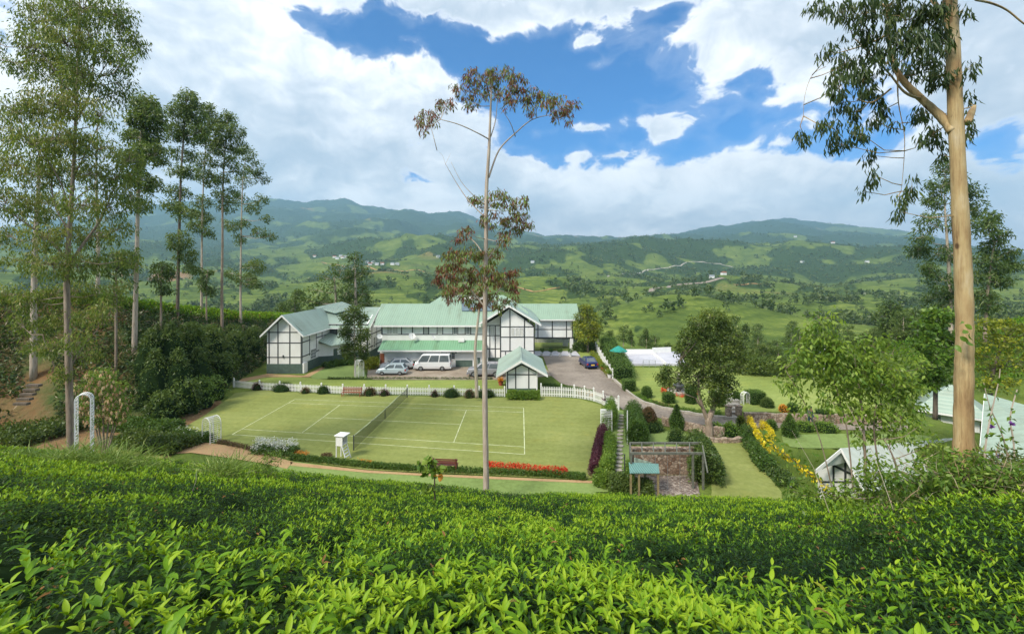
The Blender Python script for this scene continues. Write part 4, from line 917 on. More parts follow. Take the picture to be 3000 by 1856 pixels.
    r = MB(); zE2 = zz(1025, 61.8); slab(r, [(xx(1107, 61.8), 61.8, zE2), (xx(1426, 61.8), 61.8, zE2), (xx(1426, 64), 63.98, zz(996, 64)), (xx(1122, 64), 63.98, zz(996, 64))], 0.1); r.build('lower_roof', MT['roof_d'], root, True)
    fb = MB(); fb.beam((xx(1107, 61.8), 61.74, zE2 - .12), (xx(1426, 61.8), 61.74, zE2 - .12), 0.06, 0.2); fb.beam((xl, yE - .06, zE - .12), (xx(1410, yE), yE - .06, zE - .12), 0.08, 0.22); fb.build('fascia', MT['white'], root, True)
    # gable roof running back
    r = MB(); yF = 61.2; rz = zz(893, yF); gxw = xx(1490.7, yF); le = (xx(1404, yF), zz(946, yF)); ri = (xx(1586, yF), zz(950, yF))
    slab(r, [(gxw, yF, rz), (le[0], yF, le[1]), (le[0], 64.5, le[1]), (gxw, 73, rz)], 0.13); slab(r, [(gxw, yF, rz), (gxw, 73, rz), (xx(1474, 73) + 4.6, 76.6, rz - 1.9), (ri[0], 76.5, ri[1]), (ri[0], yF, ri[1])], 0.13)
    r.build('gable_roof', MT['roof_gy'], root, True)
    bargeboard(root, [(le[0], yF - .004, le[1] + .02), (gxw, yF - .004, rz + .02), (ri[0], yF - .004, ri[1] + .02)], (0, -1, 0), 0.30)
    r = MB(); yE3 = 75.3; z3 = zz(935.5, yE3); yR3 = 79.4; z3r = zz(889, yR3); slab(r, [(xx(1560, yE3), yE3, z3), (xx(1699, yE3), yE3, z3), (xx(1690, yR3), yR3, z3r), (xx(1500, yR3), yR3, z3r)], 0.13); slab(r, [(xx(1690, yR3), yR3, z3r), (xx(1500, yR3), yR3, z3r), (xx(1560, 83), 83, z3), (xx(1700, yE3), 83, z3)], 0.12)
    r.build('porch_wing_roof', MT['roof_g'], root, True)
    fb = MB(); fb.beam((xx(1583, yE3), yE3 - .06, z3 - .1), (xx(1699, yE3), yE3 - .06, z3 - .1), 0.08, 0.2); fb.build('fascia', MT['white'], root, True)
    # solar panels, water tanks, dishes, pipes
    for a, b in ((1353, 1374), (1376, 1397), (1400, 1421), (1424, 1443)):
        q = [onroof(a, 912.5) + Vector((0, 0, .16)), onroof(b, 912.5) + Vector((0, 0, .16)), onroof(b, 888) + Vector((0, 0, .16)), onroof(a, 888) + Vector((0, 0, .16))]
        s_ = MB(); slab(s_, q, 0.08); so = s_.build('solar_panel', MT['panel'], root, True)
    for u0, u1 in ((1354, 1396), (1401, 1440)):
        tk = MB(); a, b = onroof(u0, 881), onroof(u1, 881); tk.tube([a + Vector((0, 0, .35)), b + Vector((0, 0, .35))], 0.27, 12); tk.build('water_tank', MT['white'], root, True, smooth=False)
    for u, v, s in ((1207, 984, 0.5), (1270, 987, 0.30), (1112, 985, 0.4)):
        y = 63.2; c = Vector((xx(u, y), y, zz(v, y))); dd = MB(); ax = Vector((0.45, -0.75, 0.5)).normalized(); sx = ax.cross(Vector((0, 0, 1))).normalized(); sy = sx.cross(ax)
        rings = [(0.05, -.16), (0.45, -.12), (0.8, -.03), (1.0, 0.06)]; vs = []
        for r_, h_ in rings:
            for k in range(16): t = 2 * math.pi * k / 16; vs.append(c + (sx * math.cos(t) + sy * math.sin(t)) * (r_ * s) + ax * (h_ * s))
        dd.add(vs, [(i * 16 + k, i * 16 + (k + 1) % 16, (i + 1) * 16 + (k + 1) % 16, (i + 1) * 16 + k) for i in range(3) for k in range(16)] + [tuple(range(16))])
        do_ = dd.build('satellite_dish', MT['white'], root, True); sm_ = do_.modifiers.new('thick', 'SOLIDIFY'); sm_.thickness = 0.03
        ar = MB(); ar.tube([c - ax * .1, c + Vector((0, .5, -.5 * s)), c + Vector((0, .75, -.7))], 0.03, 5); ar.tube([c + sy * (-.8 * s), c + ax * (0.7 * s)], 0.015, 4); ar.box(c + ax * (0.72 * s), (.08, .08, .12)); ar.build('dish_arm', MT['metal'], do_, True)
    ac = MB(); ac.box((xx(1352, 63.6), 63.55, zz(996, 63.6)), (0.85, 0.5, 0.45)); ac.build('rooftop_unit', MT['white'], root, True, bevel=0.03)
    return root
main_wing()

# ---- small gabled pump house by the fence
def kiosk():
    Y0, Y1 = 49.0, 57.0; X0, X1 = xx(1484, Y0), xx(1574, Y0); EV = zz(1088, Y0); PK = zz(1066, Y0); xm = (X0 + X1) / 2
    root = thing('garden_hut', 'small white half timbered hut with pale green gable roof beside the picket fence', 'hut', (xm, 52, 0))
    fw = Wall((X0, Y0), (X1, Y0)); rw = Wall((X1, Y0), (X1, Y1)); lw = Wall((X0, Y1), (X0, Y0)); wl = MB()
    fw.panel(wl, [(0, .5), (fw.len, .5), (fw.len, EV), (fw.len / 2, PK), (0, EV)], .14); rw.panel(wl, [(.15, .5), (rw.len, .5), (rw.len, EV), (.15, EV)], .14); lw.panel(wl, [(0, .5), (lw.len - .15, .5), (lw.len - .15, EV), (0, EV)], .14)
    wl.build('wall', MT['board'], root, True)
    pl = MB(); fw.panel(pl, [(-.03, -.2), (fw.len + .03, -.2), (fw.len + .03, .5), (-.03, .5)], .18, .03); rw.panel(pl, [(.2, -.2), (rw.len, -.2), (rw.len, .5), (.2, .5)], .18, .03); pl.build('plinth', MT['plinth'], root, True)
    tm = MB(); zb = zz(1096.5, Y0); fw.strip(tm, 0, zb, fw.len, zb, .11)
    for k in (.02, .285, .71): x = fw.len * k + .04; fw.strip(tm, x, .5, x, EV + (PK - EV) * (1 - abs(x / fw.len - .5) * 2) - .05, .12, .036)
    fw.strip(tm, 0, EV - .03, fw.len / 2, PK - .05, .13, .04); fw.strip(tm, fw.len / 2, PK - .05, fw.len, EV - .03, .13, .04)
    tm.build('timber_framing', MT['timber'], root, True)
    cp = MB(); fw.strip(cp, fw.len - .05, -.1, fw.len - .05, EV, .14, .06); fw.strip(cp, .0, -.1, .0, EV, .1, .05, .01); cp.build('corner_post', MT['white'], root, True)
    yF = 48.3; yB = 57.6; rx = xx(1527.5, yF); rz = zz(1055, yF); l = (xx(1453, yF), zz(1100, yF)); r_ = (xx(1605, yF), zz(1098, yF)); r = MB()
    slab(r, [(rx, yF, rz), (l[0], yF, l[1]), (l[0], yB, l[1]), (rx, yB, rz)], .1); slab(r, [(rx, yF, rz), (rx, yB, rz), (r_[0], yB, r_[1]), (r_[0], yF, r_[1])], .1)
    ro = r.build('roof', MT['roof_p'], root, True); rc = MB(); rc.beam((rx, yF - .02, rz + .02), (rx, yB, rz + .02), .22, .06); rc.build('ridge_cap', MT['roof_p'], ro, True)
    bargeboard(root, [(l[0], yF - .004, l[1] + .02), (rx, yF - .004, rz + .03), (r_[0], yF - .004, r_[1] + .02)], (0, -1, 0), .27)
    br = MB(); br.beam((X1 + .03, Y0 + .1, EV - .5), (r_[0] - .1, Y0 + .1, r_[1] - .05), .07); br.build('eave_bracket', MT['white'], root, True)
kiosk()

# ---- cottages at the right
def hip_cottage(name, label, x0, x1, y0, y1, z0, ev, rg, over=0.6, hip=1.0, mat='roof_p', windows=(), rz=0):
    root = thing(name, label, 'cottage', ((x0 + x1) / 2, (y0 + y1) / 2, z0), rz); wl = MB()
    ws = [Wall((x0, y0), (x1, y0)), Wall((x1, y0), (x1, y1)), Wall((x1, y1), (x0, y1)), Wall((x0, y1), (x0, y0))]
    for w in ws: w.panel(wl, [(.0, z0 - .3), (w.len - .16, z0 - .3), (w.len - .16, ev), (.0, ev)], .15)
    wl.build('wall', MT['board'], root, True)
    r = MB(); e = ev - .1; xm, ym = (x0 + x1) / 2, (y0 + y1) / 2; a, b, c, d = (x0 - over, y0 - over, e), (x1 + over, y0 - over, e), (x1 + over, y1 + over, e), (x0 - over, y1 + over, e)
    w2, l2 = (x1 - x0) / 2 + over, (y1 - y0) / 2 + over
    if w2 >= l2: p, q = (xm - (w2 - l2) * hip, ym, rg), (xm + (w2 - l2) * hip, ym, rg); F_ = [[a, b, q, p], [b, c, q], [c, d, p, q], [d, a, p]]
    else: p, q = (xm, ym - (l2 - w2) * hip, rg), (xm, ym + (l2 - w2) * hip, rg); F_ = [[a, b, p], [b, c, q, p], [c, d, q], [d, a, p, q]]
    for f in F_: slab(r, f, .1)
    r.build('roof', MT[mat], root, True)
    fb = MB(); 
    for s, t in ((a, b), (d, a), (b, c)): fb.beam(Vector(s) - Vector((0, 0, .12)), Vector(t) - Vector((0, 0, .12)), .06, .18)
    fb.build('fascia', MT['white'], root, True)
    for wi, x, z, w, h in windows: ws[wi].window(root, x, z, w, h, 'glass', 2, 3)
    return root
hip_cottage('cottage', 'white cottage with pale hipped roof half hidden behind the thick foreground trunk', 42.6, 46.4, 43, 47, -2.2, -0.35, 2.0, .75, windows=((0, .9, -1.6, .55, .9),), rz=R(-43))
def roof_cottage():
    root = thing('cottage', 'cottage with broad pale green roof right of the thick foreground trunk', 'cottage', (37, 31, -4)); r = MB(); a, b = D(2885, 1152, 32.5), D(3180, 1235, 31); c, d = D(3260, 1430, 26.5), D(2868, 1352, 28.5)
    slab(r, [a, b, c, d], .1); slab(r, [a, b, b + Vector((4.5, 3.2, -2.2)), a + Vector((4.5, 3.2, -2.2))], .1); r.build('roof', MT['roof_p'], root, True)
    w = MB(); q = Wall((d.x + .5, d.y + .4), (c.x, c.y + .4)); q.panel(w, [(0, -4.2), (q.len, -4.2), (q.len, c.z - .1), (0, d.z - .1)]); w.build('wall', MT['board'], root, True); bargeboard(root, [d, a], (-1, 0, 0), .2)
roof_cottage()
def low_cottage():
    # gable end to the left front, roof running away to the right
    y = 32.0; X0, X1 = xx(2400, y), xx(2497, y) + 1.0; z0 = -4; root = thing('cottage', 'low white cottage with black braced gable and very pale roof behind the weeds', 'cottage', (27, 37, z0))
    g = Wall((X0, y), (X1, y)); pk = zz(1335, y); ev = zz(1392, y); wl = MB(); g.panel(wl, [(0, z0), (g.len, z0), (g.len, ev), (g.len * .55, pk), (0, ev + .5)], .15); wl.build('wall', MT['board'], root, True)
    tm = MB(); x = g.len * .55; g.strip(tm, .1, zz(1368, y), x, pk - .1, .13, .05); g.strip(tm, x, z0, x, pk - .1, .13, .05); g.strip(tm, g.len * .3, z0, g.len * .3, zz(1357, y), .12, .045); g.strip(tm, g.len * .3, zz(1362, y), g.len, zz(1408, y), .14, .055); g.strip(tm, 0, zz(1410, y), g.len, zz(1410, y), .1, .04)
    tm.build('timber_framing', MT['timber'], root, True)
    r = MB(); p0 = D(2462, 1312, 31.4); p1 = D(2800, 1282, 35.5); e0 = D(2388, 1374, 30.8); e1 = D(2530, 1436, 30.2); e2 = D(2850, 1404, 33.5)
    slab(r, [p0, p1, e2, e1], .1); slab(r, [p0, e0, e0 + Vector((9, 5, 0)), p1], .1); r.build('roof', MT['roof_pale'], root, True)
    bargeboard(root, [e0 + Vector((0, -.05, .02)), p0 + Vector((0, -.05, .02)), e1 + Vector((0, -.05, .02))], (0, -1, 0), .28)
low_cottage()

# ---- white rooftop terrace beyond the lawn
def terrace():
    root = thing('white_terrace', 'flat white paved terrace with low parapet beyond the lawn', 'terrace', (20, 70, 0))
    f = MB(); a, b, c, d = P(1850, 1070), P(1965, 1070), P(1985, 1036), P(1826, 1036); z = .25
    f.prism([(q.x, q.y, z) for q in (a, b, c, d)], (0, 0, -.4)); f.build('paved_floor', MT['paving'], root, True)
    g = MB(); a2, b2, c2, d2 = P(1967, 1070), P(2010, 1072), P(2010, 1036), P(1924, 1034); g.prism([(q.x, q.y, .28) for q in (a2, b2, P(1990, 1034), P(1916, 1034))], (0, 0, -.4)); g.build('side_floor', MT['paving'], root, True)
    w = MB(); 
    for p, q, h in ((P(1834, 1040), P(1912, 1040), .75), (P(1912, 1038), P(1965, 1036), .9), (P(1950, 1072), P(1912, 1040), .35)): w.beam(p + Vector((0, 0, h / 2 + .2)), q + Vector((0, 0, h / 2 + .2)), .2, h)
    w.build('parapet', MT['white'], root, True)
    ra = MB(); p, q = P(1884, 1076), P(1920, 1076)
    for h in (.25, .5, .75, 1.0): ra.beam(p + Vector((0, 0, h)), q + Vector((0, 0, h)), .04)
    for t in (0, .5, 1): s = p.lerp(q, t); ra.beam(s, s + Vector((0, 0, 1.02)), .05)
    ra.build('railing', MT['metal'], root, True)
terrace()

# ------------------------------------------------------------ picket fences
def fence(name, label, pts, h, post_at=None, spacing=0.17, group=None, cat='fence'):
    pts = [Vector((p[0], p[1], 0)) for p in pts]; base = pts[len(pts) // 2]
    root = thing(name, label, cat, tuple(base), group=group)
    for i, p in enumerate(pts):
        m = MB(); m.box((p.x, p.y, h * .58), (.13, .13, h * 1.16)); m.box((p.x, p.y, h * 1.18), (.16, .16, .04)); m.box((p.x, p.y, h * 1.24), (.12, .12, .1), taper=.1); m.build('post', MT['white'], root, True)
    for a, b in zip(pts[:-1], pts[1:]):
        m = MB(); L = (b - a).length; d = (b - a) / L; n = Vector((-d.y, d.x, 0))
        for z in (.25, .72): m.beam(a + d * .07 + Vector((0, 0, h * z)), b - d * .07 + Vector((0, 0, h * z)), .035, .07)
        k = max(1, int((L - .2) / spacing)); ang = math.atan2(d.y, d.x)
        for i in range(k):
            c = a + d * (.1 + (L - .2) * (i + .5) / k) - n * .03; m.box((c.x, c.y, h * .46), (.085, .02, h * .88), ang); m.box((c.x, c.y, h * .93), (.085, .02, h * .07), ang, .2)
        m.build('picket_panel', MT['white'], root, True)
    return root
def subdiv(px, step):
    pts = [P(*q) for q in px]; out = [pts[0]]
    for a, b in zip(pts[:-1], pts[1:]):
        k = max(1, round((b - a).length / step))
        for i in range(1, k + 1): out.append(a.lerp(b, i / k))
    return out
fence('picket_fence', 'long white picket fence between the tennis lawn and the car park', subdiv([(685, 1134), (760, 1141), (1004, 1153), (1257, 1157), (1478, 1161)], 2.55), 0.88)
fence('picket_fence', 'white picket fence curving from the hut down towards the drive', [P(*q) for q in ((1585, 1160), (1645, 1162), (1682, 1164), (1712, 1168), (1739, 1174), (1767, 1184), (1812, 1200))], 1.12)
fence('picket_fence', 'white picket fence climbing along the right edge of the drive', subdiv([(1795, 1109), (1741, 1016)], 2.6), 1.05)
fence('picket_fence', 'low white fence glimpsed behind the raised wing on posts', subdiv([(1500, 1003), (1690, 1003)], 2.6), 0.8)

# ------------------------------------------------------------ vehicles
def carpaint(name, c, coat=.6):
    m, nt, b = newmat(name); b.inputs['Base Color'].default_value = (*c, 1); b.inputs['Roughness'].default_value = .35; b.inputs['Coat Weight'].default_value = coat; b.inputs['Metallic'].default_value = .15; n = tnoise(nt, 3, 4)
    r = ramp(nt, n, [(0.35, (.3, .3, .3)), (.7, (.45, .45, .45))]); nt.links.new(r, b.inputs['Roughness']); return m
def loft_body(mb, st, hw):
    """stations (x, zbot, zside, ztop, half width at top factor): car hull cross-sections"""
    rings = []
    for x, zb, zs, zt, k, w in st:
        hh = hw * w; rings.append([(x, -hh * .92, zb), (x, -hh, zb + (zs - zb) * .35), (x, -hh * .985, zs), (x, -hh * k, zt), (x, 0, zt + .015), (x, hh * k, zt), (x, hh * .985, zs), (x, hh, zb + (zs - zb) * .35), (x, hh * .92, zb)])
    n = len(rings[0]); vs = [p for r in rings for p in r]; fs = []
    for i in range(len(rings) - 1):
        for k in range(n): fs.append((i * n + k, i * n + (k + 1) % n, (i + 1) * n + (k + 1) % n, (i + 1) * n + k))
    fs += [tuple(range(n)), tuple(range((len(rings) - 1) * n, len(rings) * n))]; mb.add(vs, fs)
def car(name, label, cat, loc, rz, paint, L, Wd, st, cabin, wheels, wr, plate=None, lights=True, roofrack=False, wheelface=(.45, .46, .48)):
    root = thing(name, label, cat, loc, rz); hw = Wd / 2
    b = MB(); loft_body(b, st, hw); body = b.build('body', paint, root, bevel=.03)
    # cabin: list of (x, z, halfwidth) lower loop and upper loop
    (xf, xr, zb, xtf, xtr, zt, kb, kt) = cabin
    c = MB(); lo = [(xf, hw * kb * .9, zb), (xf - .25, hw * kb, zb), (xr + .2, hw * kb, zb), (xr, hw * kb * .92, zb)]; up = [(xtf, hw * kt * .92, zt), (xtf - .2, hw * kt, zt), (xtr + .2, hw * kt, zt), (xtr, hw * kt * .92, zt)]
    loop0 = [(x, -y, z) for x, y, z in lo] + [(x, y, z) for x, y, z in reversed(lo)]; loop1 = [(x, -y, z) for x, y, z in up] + [(x, y, z) for x, y, z in reversed(up)]
    n = 8; c.add(loop0 + loop1, [tuple(range(n)), tuple(range(n, 2 * n))] + [(i, (i + 1) % n, (i + 1) % n + n, i + n) for i in range(n)]); c.build('roof', paint, root, bevel=.04)
    V_ = lambda p: Vector(p)
    def glassq(q, name, ins=.14, off=.018):
        q = [V_(p) for p in q]; cc = sum(q, Vector()) / len(q); nr = (q[1] - q[0]).cross(q[2] - q[0]).normalized()
        if nr.dot(cc - Vector(((xf + xr) / 2, 0, (zb + zt) / 2))) < 0: nr = -nr
        q = [p + (cc - p).normalized() * ins + nr * off for p in q]; m = MB(); m.prism([p for p in q], nr * -.012); m.build(name, MT['glass'], root)
    l0, l1 = loop0, loop1
    glassq([l0[0], l0[7], l1[7], l1[0]], 'windscreen', .09); glassq([l0[3], l0[4], l1[4], l1[3]], 'rear_window', .10)
    for s in (-1, 1):
        a0 = Vector((xf - .05, s * hw * kb, zb)); a1 = Vector((xr + .1, s * hw * kb, zb)); b1 = Vector((xtr + .08, s * hw * kt, zt)); b0 = Vector((xtf - .05, s * hw * kt, zt))
        cuts = 3 if L > 4.4 else 2
        for i in range(cuts):
            t0, t1 = i / cuts, (i + 1) / cuts; glassq([a0.lerp(a1, t0), a0.lerp(a1, t1), b0.lerp(b1, t1), b0.lerp(b1, t0)], 'side_window', .085)
        mr = MB(); mr.box((xf - .25, s * (hw + .1), zb + .1), (.12, .18, .13)); mr.build('wing_mirror', paint, root, bevel=.02)
        for wx in wheels:
            ty = MB(); prof = [(wr * .62, -.1), (wr * .94, -.1), (wr, -.06), (wr, .06), (wr * .94, .1), (wr * .62, .1)]
            vs = [(wx + r_ * math.cos(2 * math.pi * k / 20), s * (hw - .09) + z_, wr + r_ * math.sin(2 * math.pi * k / 20)) for r_, z_ in prof for k in range(20)]
            ty.add(vs, [(i * 20 + k, i * 20 + (k + 1) % 20, (i + 1) * 20 + (k + 1) % 20, (i + 1) * 20 + k) for i in range(5) for k in range(20)] + [tuple(range(20)), tuple(range(100, 120))]); wo = ty.build('wheel', MT['tyre'], root)
            ri = MB(); ri.add([(wx, s * (hw + .02), wr)] + [(wx + wr * .6 * math.cos(2 * math.pi * k / 20), s * (hw + .015), wr + wr * .6 * math.sin(2 * math.pi * k / 20)) for k in range(20)], [(0, 1 + k, 1 + (k + 1) % 20) for k in range(0, 20, 1) if k % 4 < 3]); ro = ri.build('rim', MT['metal'], wo); ro.modifiers.new('thick', 'SOLIDIFY').thickness = .02
        xe0, xe1 = st[0][0], st[-1][0]; xe0, xe1 = max(xe0, xe1), min(xe0, xe1)
        hl = MB(); hl.box((xe0 - .05, s * hw * .72, st[0][2] - .08), (.16, .34, .14)); hl.build('headlight', MT['white'], root, bevel=.03)
        tl = MB(); tl.box((xe1 + .05, s * hw * .82, st[-1][2] - .05), (.16, .2, .26)); tl.build('tail_light', MT['taillight'], root, bevel=.02)
    bp = MB(); xa, xb = max(st[0][0], st[-1][0]), min(st[0][0], st[-1][0]); bp.box((xa + .03, 0, .38), (.14, Wd * .94, .22)); bp.build('front_bumper', paint, root, bevel=.04)
    bq = MB(); bq.box((xb - .03, 0, .40), (.14, Wd * .94, .22)); bq.build('rear_bumper', paint, root, bevel=.04)
    if plate:
        p_ = MB(); p_.box((xb - .11, 0, .62), (.02, .5, .16)); p_.build('number_plate', MT['plate'], root)
    return root
MT['taillight'] = simple('red_lamp_glass', (.35, .03, .03), .3, .1, 4); MT['plate'] = simple('yellow_plate', (.75, .50, .06), .5, .1, 4)
pt_blue = carpaint('pale_blue_paint', (.42, .50, .54)); pt_silver = carpaint('silver_paint', (.46, .48, .49)); pt_white = carpaint('van_white_paint', (.72, .73, .74)); pt_grey = carpaint('grey_paint', (.26, .26, .29)); pt_navy = carpaint('navy_paint', (.008, .02, .11))
hatch = [(1.85, .32, .62, .70, .82, .86), (1.6, .24, .70, .84, .84, .97), (.95, .22, .78, .93, .88, 1), (0, .22, .80, .95, .9, 1), (-1.2, .22, .82, .97, .9, 1), (-1.75, .28, .80, .95, .86, .95), (-1.88, .36, .70, .88, .82, .88)]
def at_wheel(u0, v0, u1, v1): 
    a, b = P(u0, v0), P(u1, v1); m = (a + b) / 2; return m, math.atan2(b.y - a.y, b.x - a.x)
c = P(1146, 1098); car('parked_hatchback', 'pale blue hatchback parked nearest the lawn, front to the left', 'car', (c.x, c.y + .55, 0), R(181), pt_blue, 3.75, 1.6, hatch, (.95, -1.80, .90, .35, -1.45, 1.40, .95, .78), (1.15, -1.15), .28)
c = P(1160, 1083); car('parked_car', 'silver car parked behind the pale blue hatchback', 'car', (c.x, c.y + .5, 0), R(196), pt_silver, 4.4, 1.7, [(q[0] * 1.18, *q[1:]) for q in hatch], (1.05, -1.9, .92, .35, -1.3, 1.46, .95, .76), (1.35, -1.35), .30)
vanst = [(2.45, .40, .72, .82, .86, .92), (2.3, .30, .98, 1.12, .88, .97), (1.9, .26, 1.05, 1.2, .93, 1), (0, .26, 1.1, 1.22, .96, 1), (-2.2, .26, 1.1, 1.22, .96, 1), (-2.45, .32, 1.08, 1.2, .95, .97)]
c = P(1266, 1086); car('parked_van', 'white minibus parked in front of the garage doors', 'van', (c.x, c.y + .85, 0), R(180), pt_white, 4.9, 1.75, vanst, (2.08, -2.42, 1.16, 1.45, -2.28, 2.12, .97, .86), (1.55, -1.35), .33)
suvst = [(2.2, .42, .80, .90, .84, .88), (2.0, .34, .92, 1.02, .86, .97), (1.2, .30, .98, 1.08, .9, 1), (0, .30, 1.0, 1.1, .92, 1), (-1.8, .30, 1.02, 1.12, .92, 1), (-2.15, .36, 1.0, 1.1, .9, .95), (-2.25, .44, .9, 1.0, .86, .9)]
c = P(1420, 1104); car('parked_suv', 'dark grey off-road car parked between the hut and the garage', 'car', (c.x, c.y + .8, 0), R(178), pt_grey, 4.4, 1.8, suvst, (1.25, -2.15, 1.04, .55, -1.95, 1.72, .95, .80), (1.35, -1.40), .37)
sed = [(2.1, .34, .62, .68, .84, .86), (1.9, .25, .68, .80, .86, .96), (1.1, .22, .78, .92, .9, 1), (0, .22, .82, .94, .92, 1), (-1.3, .22, .86, .98, .9, 1), (-2.0, .28, .84, .98, .86, .96), (-2.15, .36, .74, .90, .84, .9)]
c = P(1731, 1082); car('parked_saloon', 'dark blue saloon with yellow rear plate parked on the drive', 'car', (c.x, c.y + 2.2, 0), R(97), pt_navy, 4.2, 1.7, sed, (1.05, -1.65, .94, .35, -1.05, 1.40, .95, .74), (1.3, -1.3), .30, plate=True)

# ------------------------------------------------------------ tennis net, umpire chair, benches, arches
def net():
    a = crt(.5, -.09); b = crt(.5, 1.09); a = P(1036, 1318); b = P(1193, 1164); root = thing('tennis_net', 'sagging tennis net across the grass court', 'net', tuple((a + b) / 2)); m = a.lerp(b, .5)
    for p in (a, b):
        q = MB(); q.tube([p, p + Vector((0, 0, 1.12))], .045, 8); q.build('net_post', MT['dkmetal'], root, True)
    g = MB(); tp = MB(); N_ = 16
    def top(t): return a.lerp(b, t) + Vector((0, 0, 1.07 - .15 * math.sin(math.pi * t)))
    for i in range(N_):
        t0, t1 = i / N_, (i + 1) / N_; g.quad(a.lerp(b, t0) + Vector((0, 0, .03)), a.lerp(b, t1) + Vector((0, 0, .03)), top(t1), top(t0)); tp.beam(top(t0), top(t1), .03, .08)
    mt, nt, bs = newmat('net_mesh'); bs.inputs['Base Color'].default_value = (.03, .045, .04, 1); tr = nt.nodes.new('ShaderNodeBsdfTransparent'); mx = nt.nodes.new('ShaderNodeMixShader'); n = nt.nodes.new('ShaderNodeTexBrick'); mx.inputs[0].default_value = .55
    nt.links.new(tr.outputs[0], mx.inputs[1]); nt.links.new(bs.outputs[0], mx.inputs[2]); nt.links.new(mx.outputs[0], nt.nodes['Material Output'].inputs[0])
    g.build('netting', mt, root, True); tp.build('top_band', MT['line'], root, True)
    cs = MB(); cs.beam(m + Vector((0, 0, .02)), m + Vector((0, 0, .93)), .06, .02); cs.build('centre_strap', MT['dkmetal'], root, True)
net()
def umpire():
    p = P(1003, 1343); root = thing('umpire_chair', 'tall white wooden umpire chair beside the tennis net', 'chair', tuple(p)); m = MB(); z = 1.15
    for (x, y), t in (((-.42, -.25), 'leg'), ((-.42, .45), 'leg')):
        q = MB(); q.beam((x, y, 0), (x * .95, y, 1.9), .07); q.build('leg', MT['white'], root)
    for s in (-.25, .45):
        q = MB(); q.beam((.52, s, 0), (.1, s, z), .07); q.build('leg', MT['white'], root)
    q = MB()
    for k in range(1, 5): t = k / 5; q.beam((.52 - .42 * t, -.25, z * t), (.52 - .42 * t, .45, z * t), .09, .05)
    q.build('ladder_rungs', MT['white'], root)
    q = MB(); q.box((-.15, .1, z), (.62, .8, .06)); q.build('seat', MT['white'], root); q = MB(); q.box((-.42, .1, z + .4), (.05, .8, .8)); q.build('backrest', MT['white'], root)
    q = MB()
    for s in (-.27, .47): q.box((-.12, s, z + .35), (.6, .04, .66))
    q.build('side_panel', MT['white'], root); q = MB(); q.box((-.08, .1, 1.93), (.95, .95, .06)); q.build('canopy', MT['white'], root)
    root.scale = (.82, .82, .88); root.rotation_euler = (0, 0, R(-12))
umpire()
def bench(label, loc, rz, mat, L=1.9):
    root = thing('garden_bench', label, 'bench', loc, rz)
    q = MB()
    for i in range(4): q.box((0, -.18 + .13 * i, .43), (L, .1, .03))
    q.build('seat', MT[mat], root); q = MB()
    for i in range(3): q.box((0, .27 + .025 * i, .58 + .13 * i), (L, .03, .09))
    q.build('backrest', MT[mat], root)
    for s in (-1, 1):
        q = MB(); q.box((s * (L / 2 - .08), -.2, .21), (.07, .07, .42)); q.build('leg', MT[mat], root); q = MB(); q.beam((s * (L / 2 - .08), .24, 0), (s * (L / 2 - .08), .34, .92), .07); q.build('leg', MT[mat], root)
        q = MB(); q.box((s * (L / 2 - .08), .04, .64), (.07, .52, .04)); q.build('armrest', MT[mat], root)
    return root
b0 = P(1030, 1160); bench('red brown slatted bench standing in front of the long picket fence', tuple(b0), R(-2), 'redwood', 2.1)
b1 = P(1306, 1376); bench('dark red bench seen from behind at the clipped hedge', tuple(b1), R(176), 'dkredwood', 1.65)
def arch(label, loc, rz, w=1.0, h=2.0, dp=.6, climb=0):
    root = thing('garden_arch', label, 'arch', loc, rz); 
    for s in (-1, 1):
        q = MB()
        for y in (-dp / 2, dp / 2): q.beam((s * w / 2, y, 0), (s * w / 2, y, h - w / 2), .045)
        for k in range(int((h - w / 2) / .16)): q.beam((s * w / 2, -dp / 2, .12 + .16 * k), (s * w / 2, dp / 2, .12 + .16 * k), .022)
        for y in (-dp / 6, dp / 6): q.beam((s * w / 2, y, 0.02), (s * w / 2, y, h - w / 2), .02)
        q.build('side_trellis', MT['white'], root)
    q = MB(); n = 12; pts = lambda y: [(w / 2 * math.cos(math.pi * i / n), y, h - w / 2 + w / 2 * math.sin(math.pi * i / n)) for i in range(n + 1)]
    for y in (-dp / 2, dp / 2): q.tube(pts(y), .025, 5)
    for a, b in zip(pts(-dp / 2), pts(dp / 2)): q.beam(a, b, .03)
    q.build('arched_top', MT['white'], root)
    if climb:
        lv = Leaves(); c = RNG.uniform(-.5, .5, (climb, 3)) * np.array([.15, dp, 1]); c[:, 0] += np.where(RNG.random(climb) < .5, -w / 2, w / 2); c[:, 2] = RNG.random(climb) ** 1.5 * (h - w / 2)
        tuft(lv, c, 5, .08, .07, .05, np.full(climb, .6)); lv.build('climbing_plant', MT['l_green'], root)
    return root
a = D(247, 1300, 23.5); g = gz(a.x, 23.5); arch('tall white garden arch standing left of the peach flowered shrub', (a.x, a.y, g), R(30), .62, zz(1152, 23.5) - g, .5, 150)
def put(u, v, z=0.0): p = P(u, v, z); return (p.x, p.y, z)
arch('white garden arch on the near left corner of the tennis lawn', put(620, 1292), R(-28), 1.1, 1.95, .8, 30)
arch('narrow white arch in front of the small tree by the wing', put(1053, 1104), R(60), .8, 2.2, .7, 20)
arch('white trellis arch wrapped in climbers at the right end of the fence', put(1776, 1258), R(80), .9, 1.7, .9, 420)
arch('slim white arch on the upper lawn edge beyond the road', put(2136, 1186), R(70), .9, 1.9, .5, 8)
arch('second slim white arch on the upper lawn beside the dark red cordyline', put(2183, 1182), R(20), .8, 1.2, .4, 4)

